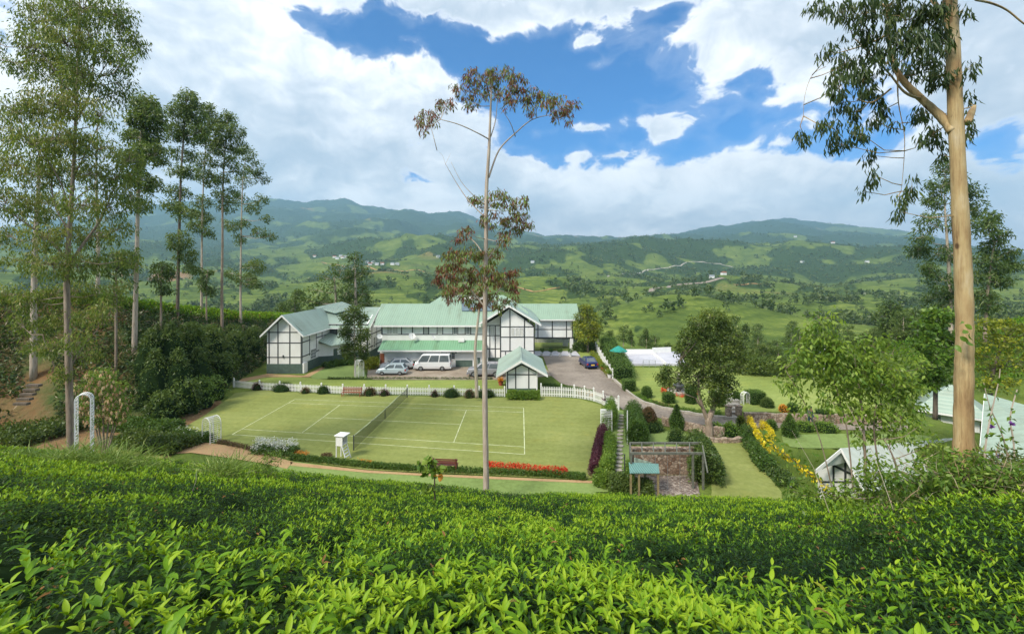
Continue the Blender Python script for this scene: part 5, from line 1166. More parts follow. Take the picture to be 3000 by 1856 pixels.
# ---- pergola frame with lean-to
def pergola():
    root = thing('plant_cage', 'weathered timber and wire cage over a stony pit', 'cage', put(1950, 1440)); MTp = simple('weathered_green_timber', (.115, .12, .095), .8, .3, 5)
    yb, yf, zt = 28.9, 27.2, 2.15
    def bar(n, a, b, w=.09): q = MB(); q.beam(a, b, w); q.build(n, MTp, root, True)
    xa, xb = xx(1846, yb), xx(2056, yb)
    bar('rail', (xa, yb, zt), (xb, yb, zt), .12); bar('rail', (xx(1846, yf), yf, zt + .02), (xx(2058, yf), yf, zt + .02), .12); 
    for u in (1846, 1880, 1914, 1948, 1982, 2020): bar('cross_bar', (xx(u, yb), yb, zt + .05), (xx(u + 1, yf), yf, zt + .05), .07)
    for u, y, hgt in ((1846, yb, zt), (1849, yf, zt), (2030, yf, zt), (2056, yb, zt), (2060, yf, zt)): bar('post', (xx(u, y), y, -1), (xx(u, y), y, hgt), .11)
    bar('brace', D(2058, 1304, 27.2), D(2073, 1384, 25.4), .07)
    q = MB()
    for u in range(1884, 2030, 36): q.beam((xx(u, yf), yf, zt), (xx(u, yf), yf, -.5), .015)
    q.build('wires', MT['metal'], root, True)
    w = MB(); w.beam((xx(1850, 29.4), 29.4, .55), (xx(2045, 29.4), 29.4, .55), .5, 2.2); w.build('rear_wall', MT['rubble'], root, True)
pergola()
sheet('stony_pit', [P(1852, 1392), P(2040, 1392), P(2060, 1500), P(1840, 1500)], MT['gravel'], 0.02)
def leanto():
    root = thing('sheet_shelter', 'small shelter with blue green corrugated roof at the left end of the cage', 'shelter', put(1888, 1440)); r = MB(); p = [D(1842, 1353, 27.4), D(1929, 1357, 27.4), D(1932, 1384, 25.9), D(1845, 1384, 25.9)]; slab(r, p, .05); r.build('roof', MT['roof_b'], root, True)
    for u, v, y in ((1848, 1384, 26.0), (1872, 1386, 26.0), (1928, 1386, 26.0), (1890, 1360, 27.3)):
        q = MB(); a = D(u, v, y); q.beam((a.x, a.y, -.2), (a.x, a.y, a.z - .06), .1); q.build('post', MT['wood_y'], root, True)
    q = MB(); a, b = D(1858, 1340, 28.2), D(1908, 1354, 28.0); q.prism([a, b, (b.x, b.y, b.z - .5), (a.x, a.y, a.z - .9)], (0, .06, 0)); q.build('gable_sheet', MT['roof_px'], root, True)
MT['wood_y'] = simple('yellowish_post', (.24, .19, .09), .7, .2, 5)
leanto()

# ---- walls, pillars, steps by the drive
def lowwall(name, label, px, h, t=.3, mat='wallstone', z0=0.0, cat='wall'):
    pts = [P(u, v, z0) for u, v in px]; c = curve(pts, 5); m = MB()
    for a, b in zip(c[:-1], c[1:]):
        a = Vector(a); b = Vector(b); d = (b - a).normalized(); n = Vector((-d.y, d.x, 0)) * (t / 2); m.add([a - n + Vector((0, 0, z0)), b - n + Vector((0, 0, z0)), b + n + Vector((0, 0, z0)), a + n + Vector((0, 0, z0)), a - n + Vector((0, 0, z0 + h)), b - n + Vector((0, 0, z0 + h)), b + n + Vector((0, 0, z0 + h)), a + n + Vector((0, 0, z0 + h))], [(0, 1, 5, 4), (2, 3, 7, 6), (4, 5, 6, 7)])
    m.v = [(x + .03 * math.sin(x * 9 + z * 7), y + .03 * math.cos(x * 7 + z * 5), z + (.04 * math.sin(x * 5) if z > z0 + .1 else 0)) for x, y, z in m.v]
    return m.top(name, MT[mat], label, cat)
lowwall('stone_wall', 'rough stone retaining wall along the far side of the road', [(2181, 1231), (2300, 1236), (2400, 1238), (2560, 1240), (2650, 1241)], .75)
lowwall('stone_wall', 'low curved stone wall edging the lower side lawn', [(2030, 1284), (2090, 1293), (2150, 1294), (2186, 1290), (2192, 1310), (2215, 1335)], .3, .4)
lowwall('stone_wall', 'brown stone wall below the road behind the russet topiary', [(1940, 1244), (1980, 1252), (2020, 1262), (2070, 1276), (2120, 1276)], .75)
lowwall('road_kerb', 'pale kerb curving along the upper edge of the drive', [(1798, 1112), (1850, 1158), (1900, 1184), (1956, 1199), (2017, 1211), (2102, 1223), (2181, 1229)], .2, .22, 'concrete', cat='kerb')
for u, v, l in ((2134, 1222, 'left stone pillar at the foot of the garden steps'), (2164, 1222, 'right stone pillar at the foot of the garden steps')):
    p = P(u, v); m = MB(); m.box((p.x, p.y, .5), (.42, .42, 1.0)); m.box((p.x, p.y, 1.05), (.52, .52, .12)); m.top('stone_pillar', MT['wallstone'], l, 'pillar', 'pillars of the garden steps')
m = MB(); 
for k in range(5): p = P(2149, 1221 - 5 * k); m.box((p.x, p.y, .07 + .11 * k), (1.0, .5, .14 + .22 * k))
m.top('garden_steps', MT['concrete'], 'stone steps rising between two pillars to the upper lawn', 'steps')

# stepping stones
for i in range(17):
    t = (i / 16) ** 1.0; v = 1218 + (1392 - 1218) * t ** 1.15; u = 1821 - 10 * t; p = P(u, v); rnd = random.uniform(.68, .88)
    m = MB(); n = 9; m.prism([(p.x + .33 * rnd * math.cos(2 * math.pi * k / n) * random.uniform(.85, 1.1), p.y + .26 * rnd * math.sin(2 * math.pi * k / n) * random.uniform(.85, 1.1), .05) for k in range(n)], (0, 0, -.1))
    o = m.top('stepping_stone', MT['concrete'], 'flat stepping stone in the grass path beside the green climbers', 'stepping stone', 'stepping stones of the grass path')
    o.location.z = .012

# parasol, pots, fountain
def parasol():
    p = P(1812, 1062); root = thing('garden_parasol', 'closed teal green parasol behind the long clipped hedge', 'parasol', tuple(p)); q = MB(); q.tube([(0, 0, 0), (0, 0, 2.3)], .035, 6); q.build('pole', MT['metal'], root)
    q = MB(); n = 20; rings = [(.05, 2.5), (.55, 2.25), (1.35, 1.75), (1.25, 1.68), (.3, 1.9)]; q.lathe([(r_, z_) for r_, z_ in rings], n=8); q.build('canopy', simple('teal_canvas', (.02, .24, .19), .8, .2, 4), root)
    q = MB(); q.lathe([(.25, .1), (.32, 1.0), (.2, 1.5), (.1, 1.7)], (.35, -.2, 0), 9); q.build('folded_cover', simple('dark_teal_canvas', (.01, .12, .10), .8, .2, 4), root)
parasol()
def fountain():
    p = P(1989, 1150); root = thing('garden_fountain', 'dark urn on a round stone basin ringed with red flowers', 'fountain', tuple(p)); q = MB(); q.lathe([(1.2, 0), (1.25, .3), (1.1, .36), (.95, .3), (.95, .1)], n=24); q.build('basin', MT['concrete'], root)
    q = MB(); q.lathe([(.25, .1), (.2, .35), (.55, .6), (.62, .95), (.5, 1.0), (.45, .85)], n=16); q.build('urn', MT['dkmetal'], root, smooth=True); q = MB(); q.lathe([(.1, .9), (.16, 1.4), (.22, 1.6), (.12, 1.9), (.14, 2.05), (.03, 2.15)], n=10); q.build('statue', MT['concrete'], root, smooth=True)
    lv = Leaves(); k = 260; a = RNG.uniform(0, 6.28, k); r_ = RNG.uniform(1.3, 1.95, k); tuft(lv, np.stack([r_ * np.cos(a), r_ * np.sin(a), RNG.uniform(.05, .28, k)], -1), 5, .08, .1, .08, RNG.random(k), 0); lv.build('flower_ring', MT['f_red'], root)
fountain()
def pots():
    for u, v, s, l in ((1588, 1042, .8, 'small round shrub in a pot on the patio, leftmost of three'), (1614, 1042, .8, 'small round shrub in a pot on the patio, middle of three'), (1641, 1043, .9, 'small round shrub in a pot on the patio, rightmost of three'), (1671, 1044, .9, 'potted shrub at the foot of the porch post')):
        p = P(u, v); root = thing('potted_shrub', l, 'potted plant', tuple(p), group='potted shrubs on the patio'); q = MB(); q.lathe([(.16, 0), (.24, .35), (.26, .36), (.2, .3)], n=10); q.build('pot', MT['white'], root)
        q = MB(); q.tube([(0, 0, .3), (0, 0, .7)], .03, 5); q.build('stem', MT['bark_dark'], root); lv = Leaves(); tuft(lv, crown_points((0, 0, .95), (.5 * s, .5 * s, .38 * s), 60, RNG), 8, .12, .12, .08, np.full(60, .45)); lv.build('crown', MT['l_hedge'], root)
pots()
for i, (u, v, l) in enumerate(((1768, 1085, 'red flowerpot beside the navy car'), (1779, 1090, 'white pot with a fern against the fence by the drive'), (1786, 1106, 'white pot at the lower end of the drive fence'), (1774, 1186, 'white urn planter with a dark red cordyline by the fence end'), (1467, 1128, 'reddish flowering plant in a pot left of the hut'))):
    p = P(u, v); root = thing('flower_pot', l, 'flower pot', tuple(p)); q = MB(); q.lathe([(.2, 0), (.32, .45), (.36, .47), (.28, .4)], n=12); q.build('pot', MT['white'] if i in (1, 2, 3) else simple('red_pot', (.4, .09, .05), .7, .2, 3), root)
    lv = Leaves(); k = 60; c_ = np.zeros((k, 3)); c_[:, 2] = .4; d = unit(k); d[:, 2] = np.abs(d[:, 2]) + .6; lv.add(c_, d, RNG.uniform(.4, .9, k), .08, RNG.random(k), KITE); lv.build('foliage', MT['l_maroon'] if i == 3 else (MT['f_orange'] if i == 4 else MT['l_green']), root)
# lamp on a post beyond the lawn
p = P(2415, 1115); root = thing('garden_lamp', 'white globe lamp on a slim post beyond the upper lawn', 'lamp', tuple(p)); q = MB(); q.tube([(0, 0, 0), (0, 0, 3.6)], .07, 8); q.build('post', MT['white'], root); q = MB(); q.lathe([(.12, 3.6), (.34, 3.75), (.36, 4.05), (.1, 4.3)], n=14); q.build('lamp_head', MT['white'], root, smooth=True)
q = MB(); q.lathe([(.5, 3.4), (.52, 3.46), (.1, 3.62)], n=14); q.build('shade', MT['metal'], root)
# sign posts / fence poles near stepping path
for u, v, h, l in ((1838, 1300, 2.6, 'thin white pole at the top of the stepping stone path'), (1830, 1418, 1.9, 'dark pole near the foot of the stepping stone path')):
    p = P(u, v); q = MB(); q.tube([(p.x, p.y, 0), (p.x, p.y, h)], .04, 6); q.top('pole', MT['white'] if h > 2 else MT['dkmetal'], l, 'pole')
# earth steps climbing the left bank
for i in range(5):
    p = D(100 + i * 4, 1128 + i * 10, 33.0); m = MB(); m.box((p.x, p.y - .3 * i, p.z), (.95, .32, .17)); m.top('earth_step', MT['core'] if 0 else MT['bark_dark'], ('lowest', 'second lowest', 'middle', 'second highest', 'highest')[4 - i] + ' dark timber step in the orange earth path up the left bank', 'step', 'steps of the orange earth path')
# ------------------------------------------------------------ trees
def skel_tube(mb, pts, n=8, wob=0.0, rng=random):
    """pts: [(Vector, radius)], smoothed"""
    P_ = [Vector(p) for p, _ in pts]; Rr = [r for _, r in pts]; q = [P_[0]] + P_ + [P_[-1]]; rr = [Rr[0]] + Rr + [Rr[-1]]; out = []; ro = []
    for i in range(1, len(q) - 2):
        for k in range(5):
            t = k / 5; a, b, c, d = q[i - 1], q[i], q[i + 1], q[i + 2]
            v = 0.5 * ((2 * b) + (c - a) * t + (2 * a - 5 * b + 4 * c - d) * t * t + (3 * b - 3 * c + d - a) * t ** 3)
            if wob: v = v + Vector((rng.uniform(-wob, wob), rng.uniform(-wob, wob), 0))
            out.append(v); ro.append((rr[i] * (1 - t) + rr[i + 1] * t) * (1 + rng.uniform(-.05, .05)))
    out.append(P_[-1]); ro.append(Rr[-1]); mb.tube(out, ro, n); return out
def make_tree(name, label, base, trunk, limbs, clumps, leaf, bark, L=.2, asp=.2, droop=.8, nl=9, tr=.35, seed=1, group=None, cat='tree', twig=.008, tpl=KITE, tint=.5, tvar=.16, tn=8, branch_r=.03, tints=None, zt=0.0):
    rng = np.random.default_rng(seed); rp = random.Random(seed)
    root = thing(name, label, cat, tuple(base), group=group); off = np.array(base)
    tm = MB(); pts = skel_tube(tm, trunk, tn, .0, rp); sk = list(pts[len(pts) // 4:]); lm = MB()
    for l in limbs: sk += skel_tube(lm, l, 6, .0, rp)[1:]
    S = np.array([tuple(p) for p in sk]); lv = Leaves()
    for ci, cl in enumerate(clumps):
        c, r, nt = cl[0], cl[1], cl[2]; ct = tint if len(cl) < 4 else cl[3]
        c = Vector(c); d = np.linalg.norm(S - np.array(c), axis=1) + np.clip(S[:, 2] - c.z, 0, 9) * 1.2; j = int(np.argmin(d)); a = Vector(S[j]); m = a.lerp(c, .5) + Vector((rp.uniform(-.1, .1), rp.uniform(-.1, .1), -.08 * (c - a).length))
        br = min(branch_r, .012 + .02 * (c - a).length)
        if (c - a).length > .15: lm.tube([a, m, c], [br, br * .75, br * .45], 5)
        tc = crown_points(c, r, nt, rng)
        for p in tc[::2]:
            pv = Vector(p); lm.tube([c.lerp(m, .3), c.lerp(pv, .6) + Vector((0, 0, .05 * r[2])), pv], [twig * 1.6, twig, twig * .5], 3, False)
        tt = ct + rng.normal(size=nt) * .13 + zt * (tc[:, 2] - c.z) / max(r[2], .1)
        tuft(lv, tc, nl, tr, L, L * asp, tt, droop, None, tpl, rng, tvar)
    tm.v += []; tro = tm.build('trunk', bark, root, True, smooth=True)
    if lm.v: lm.build('branches', bark, root, True, smooth=True)
    if clumps: lv.build('crown', leaf, root, off=off)
    return root
MT['trunk_gum'] = None
def gumbark():
    m, nt, b = newmat('tan_gum_bark'); L = nt.links
    n = tnoise(nt, 1.0, 7, .6, sc=(3.5, 3.5, 1.1)); n2 = tnoise(nt, 1.0, 4, .6, sc=(9, 9, 2.2)); st = tnoise(nt, 1.0, 6, .7, sc=(26, 26, 1.4))
    c = ramp(nt, n, [(.28, (.20, .115, .05)), (.42, (.37, .245, .11)), (.55, (.47, .345, .165)), (.66, (.54, .43, .26)), (.74, (.60, .53, .40))])
    k = ramp(nt, n2, [(.27, (.34, .20, .12)), (.36, (1, 1, 1))]); ks = ramp(nt, st, [(.34, (.62, .56, .50)), (.50, (1, 1, 1))])
    t = nt.nodes.new('ShaderNodeTexCoord'); mp = nt.nodes.new('ShaderNodeMapping'); mp.inputs['Scale'].default_value = (3.2, 3.2, 2.0); L.new(t.outputs['Object'], mp.inputs[0]); v = nt.nodes.new('ShaderNodeTexVoronoi'); v.inputs['Scale'].default_value = 1.0; L.new(mp.outputs[0], v.inputs['Vector'])
    kn = ramp(nt, v.outputs['Distance'], [(.07, (.16, .09, .06)), (.13, (1, 1, 1))])
    src = c
    for q, f in ((k, .75), (ks, .8), (kn, .85)):
        mx = nt.nodes.new('ShaderNodeMix'); mx.data_type = 'RGBA'; mx.blend_type = 'MULTIPLY'; mx.inputs[0].default_value = f; L.new(src, mx.inputs[6]); L.new(q, mx.inputs[7]); src = mx.outputs[2]
    L.new(src, b.inputs['Base Color']); b.inputs['Roughness'].default_value = .75; bump(nt, b, st, .7, .04); return m
MT['trunk_gum'] = gumbark()

def hero_center():
    y = 25.0; d = lambda u, v, dy=0: D(u, v, y + dy)
    g = gz(d(1422, 1440).x, y); base = Vector((d(1424, 1440).x, y, g - .3))
    tr = [(base, .19)] + [(d(u, v), r) for u, v, r in ((1424, 1380, .165), (1421, 1200, .15), (1420, 1000, .14), (1422, 850, .125), (1424, 700, .115), (1425, 560, .10), (1432, 450, .085), (1437, 330, .06), (1440, 250, .035), (1441, 215, .02))]
    li = [[(d(1432, 520), .05), (d(1462, 440, .4), .045), (d(1510, 390, .8), .04), (d(1560, 350, 1), .03), (d(1620, 335, 1), .018)],
          [(d(1436, 410), .045), (d(1400, 390, -.4), .035), (d(1345, 365, -.8), .028), (d(1290, 350, -1), .018)],
          [(d(1438, 400), .035), (d(1452, 350, .5), .025), (d(1458, 280, .8), .015)], [(d(1510, 400, .5), .03), (d(1495, 360), .02), (d(1470, 320), .012)],
          [(d(1420, 635), .035), (d(1375, 590, .3), .028), (d(1340, 540, .5), .02), (d(1305, 480, .6), .01)], [(d(1422, 600), .03), (d(1385, 570, -.3), .02), (d(1350, 530, -.4), .014), (d(1322, 475, -.4), .008)],
          [(d(1305, 480, .6), .008), (d(1296, 455, .6), .005), (d(1280, 440, .6), .003)], [(d(1305, 480, .6), .008), (d(1320, 450, .7), .004)], [(d(1422, 770), .04), (d(1450, 730, .5), .03), (d(1490, 690, .8), .018)],
          [(d(1422, 760), .04), (d(1400, 720, .5), .03), (d(1370, 690, .8), .018)], [(d(1422, 900), .05), (d(1370, 840, .5), .035), (d(1320, 800, .8), .02)], [(d(1422, 900), .05), (d(1460, 850, .5), .035), (d(1490, 800, .8), .02)]]
    C = []; k = lambda u, v, ru, rv, n, t=.42: C.append((d(u, v, random.uniform(-1, 1)), (ru * 1.15 * y / F, ru * y / F * .9, rv * 1.15 * y / F), n, t))
    for u, v, ru, rv, n, t in ((1400, 225, 45, 22, 20, .45), (1470, 215, 45, 24, 24, .6), (1360, 265, 40, 20, 14, .4), (1520, 245, 34, 26, 20, .45), (1430, 255, 60, 22, 24, .5), (1300, 310, 30, 22, 14, .35), (1255, 345, 36, 28, 18, .35), (1235, 370, 18, 22, 7, .3), (1560, 275, 34, 24, 18, .45), (1600, 290, 28, 26, 14, .5), (1650, 305, 44, 26, 22, .45), (1645, 345, 34, 26, 14, .4), (1480, 290, 45, 24, 16, .45), (1385, 300, 26, 20, 8, .4), (1550, 320, 24, 20, 8, .4),
                             (1410, 590, 36, 20, 16, .6), (1470, 580, 36, 24, 20, .6), (1520, 610, 30, 40, 24, .55), (1500, 660, 40, 30, 24, .45), (1440, 640, 40, 26, 18, .5), (1550, 660, 14, 16, 5, .4), (1365, 680, 20, 16, 8, .3), (1470, 700, 20, 24, 8, .3), (1345, 700, 12, 10, 4, .2),
                             (1380, 740, 40, 22, 24, .65), (1330, 760, 30, 30, 22, .5), (1440, 750, 36, 24, 20, .65), (1300, 810, 34, 34, 24, .3), (1360, 810, 44, 34, 36, .5), (1430, 810, 40, 34, 32, .5), (1480, 820, 36, 34, 24, .5), (1330, 860, 36, 26, 22, .3), (1400, 870, 46, 26, 26, .45), (1460, 880, 30, 28, 16, .5), (1510, 850, 14, 40, 10, .25), (1500, 790, 24, 14, 8, .3)):
        k(u, v, ru, rv, max(4, int(n * 1.35)), t + .08)
    make_tree('slender_tree', 'tall slender tree with tiers of red brown leaves rising before the tennis lawn', base, tr, li, C, MT['l_red'], MT['bark_pale'], L=.26, asp=.25, droop=1.5, nl=12, tr=.21, seed=3, branch_r=.025, tvar=.28, twig=.006)
    # thin companion stem standing further back by the fence
    yy = 46.0; d2 = lambda u, v, dy=0: D(u, v, yy + dy)
    make_tree('thin_tree', 'thin bare stemmed tree just left of the tall slender tree', d2(1397, 1160), [(d2(1397, 1165), .20), (d2(1395, 1100), .17), (d2(1392, 1030), .15), (d2(1398, 960), .12), (d2(1404, 900), .09), (d2(1400, 850), .05)], [], [(d2(1395, 885), (1.2, 1.0, 1.0), 20, .4), (d2(1410, 850), (1.4, 1.0, 1.0), 20, .4)], MT['l_red'], MT['bark_pale'], L=.4, asp=.25, droop=1.4, nl=8, tr=.3, seed=4)
hero_center()

def hero_right():
    y = 7.0; d = lambda u, v, dy=0: D(u, v, y + dy)
    b = d(2822, 1345); base = Vector((b.x, y, min(b.z, gz(b.x, y))))
    tr = [(Vector((b.x, y, base.z - .3)), .19)] + [(d(u, v), r * .73) for u, v, r in ((2822, 1360, .205), (2823, 1300, .172), (2823, 1200, .166), (2824, 1100, .160), (2826, 1000, .154), (2825, 900, .150), (2820, 750, .144), (2812, 600, .138), (2805, 450, .134), (2798, 300, .130), (2792, 150, .124), (2783, 0, .118), (2778, -150, .11), (2770, -500, .10), (2768, -900, .08))]
    li = [[(d(2792, 385), .075), (d(2760, 345, .15), .062), (d(2700, 290, .3), .053), (d(2645, 235, .4), .044), (d(2615, 180, .45), .036), (d(2602, 100, .5), .028), (d(2598, 20, .5), .03), (d(2570, -80, .6), .02)],
          [(d(2835, 360, 0), .06), (d(2846, 330, .1), .05), (d(2856, 310, .2), .02)],
          [(d(2700, 290, .3), .025), (d(2650, 270, .2), .018), (d(2600, 210, .2), .014), (d(2500, 110, .3), .008)], [(d(2602, 100, .5), .02), (d(2540, 130, .6), .012), (d(2440, 160, .7), .007)],
          [(d(2630, 215, .4), .016), (d(2632, 300, .4), .008), (d(2650, 400, .45), .006), (d(2646, 500, .5), .004), (d(2640, 560, .5), .003)], [(d(2510, 290, .4), .008), (d(2555, 300, .4), .012), (d(2610, 260, .4), .016)],
          [(d(2420, 195, .5), .004), (d(2380, 220, .5), .004), (d(2358, 280, .5), .003), (d(2354, 340, .5), .003)], [(d(2598, 20, .5), .02), (d(2500, -20, .7), .014), (d(2400, -20, .9), .008)], [(d(2780, 60), .04), (d(2720, -20, .3), .03), (d(2680, -140, .4), .02)],
          [(d(2860, 0, .3), .02), (d(2905, 10, .5), .018), (d(2950, 30, .6), .016), (d(3000, 70, .6), .014), (d(3060, 110, .7), .01)], [(d(2780, -200), .05), (d(2830, -60, .2), .03), (d(2860, 0, .3), .022)]]
    C = []; k = lambda u, v, ru, rv, n, t=.4: C.append((d(u, v, random.uniform(-.35, .9)), (ru * y / F, ru * y / F, rv * y / F), n, t))
    for c_ in ((2400, 10, 50, 26, 10), (2460, 25, 50, 30, 14), (2530, 30, 50, 34, 20), (2600, 20, 50, 34, 22), (2660, 50, 50, 44, 26), (2720, 40, 46, 44, 24), (2760, 120, 24, 60, 16), (2700, 130, 50, 46, 26), (2640, 120, 44, 40, 22), (2560, 100, 46, 32, 16), (2500, 90, 40, 24, 8), (2690, 200, 50, 36, 24), (2750, 220, 30, 40, 16), (2540, 160, 50, 30, 14), (2440, 150, 40, 20, 9), (2480, 190, 40, 30, 14), (2460, 240, 36, 36, 16), (2530, 230, 40, 40, 20), (2600, 180, 30, 40, 12), (2560, 280, 36, 30, 12),
               (2460, 300, 26, 30, 10), (2430, 370, 34, 26, 12), (2450, 420, 30, 26, 10), (2500, 330, 22, 34, 10), (2520, 390, 18, 36, 10), (2548, 455, 10, 22, 5), (2555, 510, 16, 26, 6), (2530, 560, 8, 16, 2), (2590, 320, 26, 20, 8), (2560, 350, 22, 16, 5), (2620, 355, 12, 16, 3), (2355, 395, 18, 30, 8), (2700, 330, 26, 26, 8), (2690, 410, 14, 22, 4), (2735, 400, 26, 40, 12), (2760, 450, 12, 20, 4), (2680, 350, 14, 16, 4), (2645, 575, 10, 30, 6), (2635, 620, 10, 20, 4), (2670, 545, 10, 26, 5), (2820, 30, 14, 24, 4), (2842, 200, 16, 30, 6), (2838, 300, 10, 40, 5), (2838, 380, 12, 30, 6), (2620, -60, 120, 40, 30), (2740, -80, 90, 60, 30), (2780, 180, 20, 60, 8)):
        k(*c_[:4], max(2, int(c_[4] * .95)))
    make_tree('gum_tree', 'thick tan trunked gum tree at the right with narrow hanging leaves', base, tr, li, C, MT['l_gum'], MT['trunk_gum'], L=.135, asp=.21, droop=2.2, nl=11, tr=.10, seed=5, tn=18, branch_r=.009, twig=.0025, tpl=FOLD, tint=.35, tvar=.2)
hero_right()

def hero_left():
    y = 26.0; d = lambda u, v, dy=0: D(u, v, y + dy); b = d(207, 1300); g = gz(b.x, y)
    tr = [(Vector((b.x, y, min(g, b.z) - .3)), .20)] + [(d(u, v), r * .72) for u, v, r in ((206, 1250, .25), (202, 1100, .235), (198, 950, .215), (196, 850, .20), (198, 760, .18), (205, 650, .15), (215, 500, .12), (222, 350, .10), (228, 200, .085), (232, 60, .07), (235, -80, .05), (238, -260, .02))]
    li = [[(d(200, 780), .09), (d(240, 720, .5), .075), (d(290, 650, 1), .06), (d(330, 560, 1.4), .04), (d(360, 480, 1.6), .02)], [(d(198, 760), .08), (d(140, 700, -.4), .06), (d(70, 650, -1), .045), (d(10, 610, -1.4), .03), (d(-40, 580, -1.8), .015)],
          [(d(204, 680), .05), (d(160, 600, .6), .04), (d(150, 500, 1), .03), (d(160, 420, 1.3), .02)], [(d(206, 640), .05), (d(180, 540, -.8), .04), (d(120, 440, -1.4), .025)], [(d(214, 520), .05), (d(260, 430, .8), .035), (d(300, 340, 1.2), .02)],
          [(d(222, 360), .045), (d(265, 270, .4), .035), (d(275, 170, .6), .03), (d(290, 60, .8), .02)], [(d(225, 300), .04), (d(170, 220, -.6), .03), (d(110, 140, -1), .018)], [(d(268, 260), .03), (d(330, 165, .8), .02), (d(400, 115, 1), .01)], [(d(201, 1120), .05), (d(170, 1090, -.5), .035), (d(140, 1030, -.8), .025), (d(125, 980, -.9), .01)], [(d(203, 1080), .05), (d(240, 1020, .5), .035), (d(290, 960, .8), .02)], [(d(205, 600), .04), (d(262, 555, 1), .03), (d(330, 560, 1.4), .02)]]
    C = []
    def k(u, v, ru, rv, n, t=.5): C.append((d(u, v, random.uniform(-2.2, 2.2)), (ru * y / F, ru * y / F * 1.2, rv * y / F), n, t))
    for c_ in ((120, 60, 60, 60, 44, .42), (190, 30, 60, 50, 40, .5), (250, 20, 60, 50, 36, .34), (330, 30, 50, 50, 26, .26), (350, 90, 36, 50, 16, .26), (110, 130, 60, 50, 36, .42), (190, 120, 60, 60, 44, .5), (270, 110, 50, 60, 30, .3), (310, 150, 40, 40, 14, .3), (60, 200, 40, 36, 12, .4), (20, 180, 24, 30, 6, .3), (170, 210, 70, 60, 44, .5), (240, 220, 50, 50, 28, .42), (200, 200, 60, 60, 34, .52), (400, 115, 26, 20, 8, .3), (415, 150, 18, 20, 5, .3), (370, 165, 30, 30, 8, .3), (340, 190, 36, 30, 10, .3), (350, 240, 36, 36, 12, .3), (330, 280, 40, 30, 12, .3), (160, 300, 70, 50, 40, .62), (230, 310, 60, 50, 32, .58), (40, 310, 40, 40, 14, .45), (100, 330, 50, 40, 22, .52), (300, 330, 40, 40, 12, .4),
               (20, 380, 40, 50, 18, .45), (90, 420, 60, 50, 30, .5), (170, 400, 60, 50, 34, .55), (240, 420, 50, 50, 26, .5), (300, 430, 40, 40, 12, .45), (30, 480, 50, 50, 26, .5), (110, 510, 60, 50, 32, .52), (190, 500, 60, 50, 30, .55), (270, 510, 50, 50, 24, .48), (340, 520, 50, 50, 24, .4), (380, 470, 40, 50, 18, .38), (20, 590, 50, 50, 22, .5), (90, 610, 50, 50, 26, .55), (160, 600, 60, 50, 30, .5), (240, 600, 50, 50, 24, .48), (320, 600, 50, 50, 24, .42), (390, 570, 46, 50, 18, .4), (120, 690, 50, 40, 20, .55), (200, 690, 50, 50, 22, .5), (280, 690, 50, 40, 20, .45), (350, 670, 40, 40, 14, .42), (20, 690, 40, 40, 14, .55), (60, 760, 50, 40, 14, .5), (150, 770, 60, 50, 28, .48), (230, 780, 50, 50, 24, .42), (380, 760, 30, 40, 10, .4), (300, 770, 30, 30, 8, .4), (160, 860, 50, 40, 24, .42), (230, 850, 44, 40, 20, .4), (100, 880, 44, 40, 16, .45), (290, 860, 40, 40, 12, .45), (140, 950, 40, 30, 14, .42), (60, 950, 36, 36, 12, .45), (260, 930, 40, 30, 12, .45), (300, 900, 24, 24, 6, .5), (150, 1020, 26, 26, 10, .4), (180, 1090, 20, 24, 7, .5), (230, 1000, 34, 30, 12, .42), (110, 1010, 34, 30, 12, .45), (40, 860, 44, 40, 18, .5), (340, 860, 36, 40, 14, .5), (190, 930, 36, 30, 14, .45), (270, 1040, 24, 24, 7, .45), (-60, 100, 60, 60, 20, .4), (-70, 500, 60, 80, 24, .5), (150, -60, 90, 50, 40, .4), (260, -80, 90, 60, 36, .4)):
        k(c_[0], c_[1], c_[2], c_[3], max(5, int(c_[4] * 2.3)), c_[5] + .18)
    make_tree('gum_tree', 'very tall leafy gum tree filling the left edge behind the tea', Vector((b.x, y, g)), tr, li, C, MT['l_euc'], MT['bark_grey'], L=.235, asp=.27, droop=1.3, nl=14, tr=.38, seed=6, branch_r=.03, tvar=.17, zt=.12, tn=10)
    # companions behind it
    for i, (u0, vb, u1, vt, yy, lab, rb) in enumerate(((98, 1010, 112, 560, 40, 'pale bare trunk standing left of the big gum tree', .26), (285, 900, 282, 520, 48, 'slim trunk seen behind the big gum tree foliage', .2))):
        dd = lambda u, v, q=0: D(u, v, yy + q); bs = dd(u0, vb); gg = gz(bs.x, yy)
        make_tree('slender_tree', lab, Vector((bs.x, yy, min(gg, bs.z) - .2)), [(Vector((bs.x, yy, min(gg, bs.z) - .3)), rb), (dd(u0 + 3, (vb + vt) / 2), rb * .8), (dd(u1, vt), rb * .5), (dd(u1 + 4, vt - 160), .05)], [],
                  [(dd(u1 + random.uniform(-50, 50), vt - 150 + 45 * j, random.uniform(-1, 1)), (2.0, 1.8, 1.3), 20, .42) for j in range(9)], MT['l_euc'], MT['bark_pale'], L=.34, asp=.25, droop=1.1, nl=9, tr=.45, seed=20 + i)
hero_left()

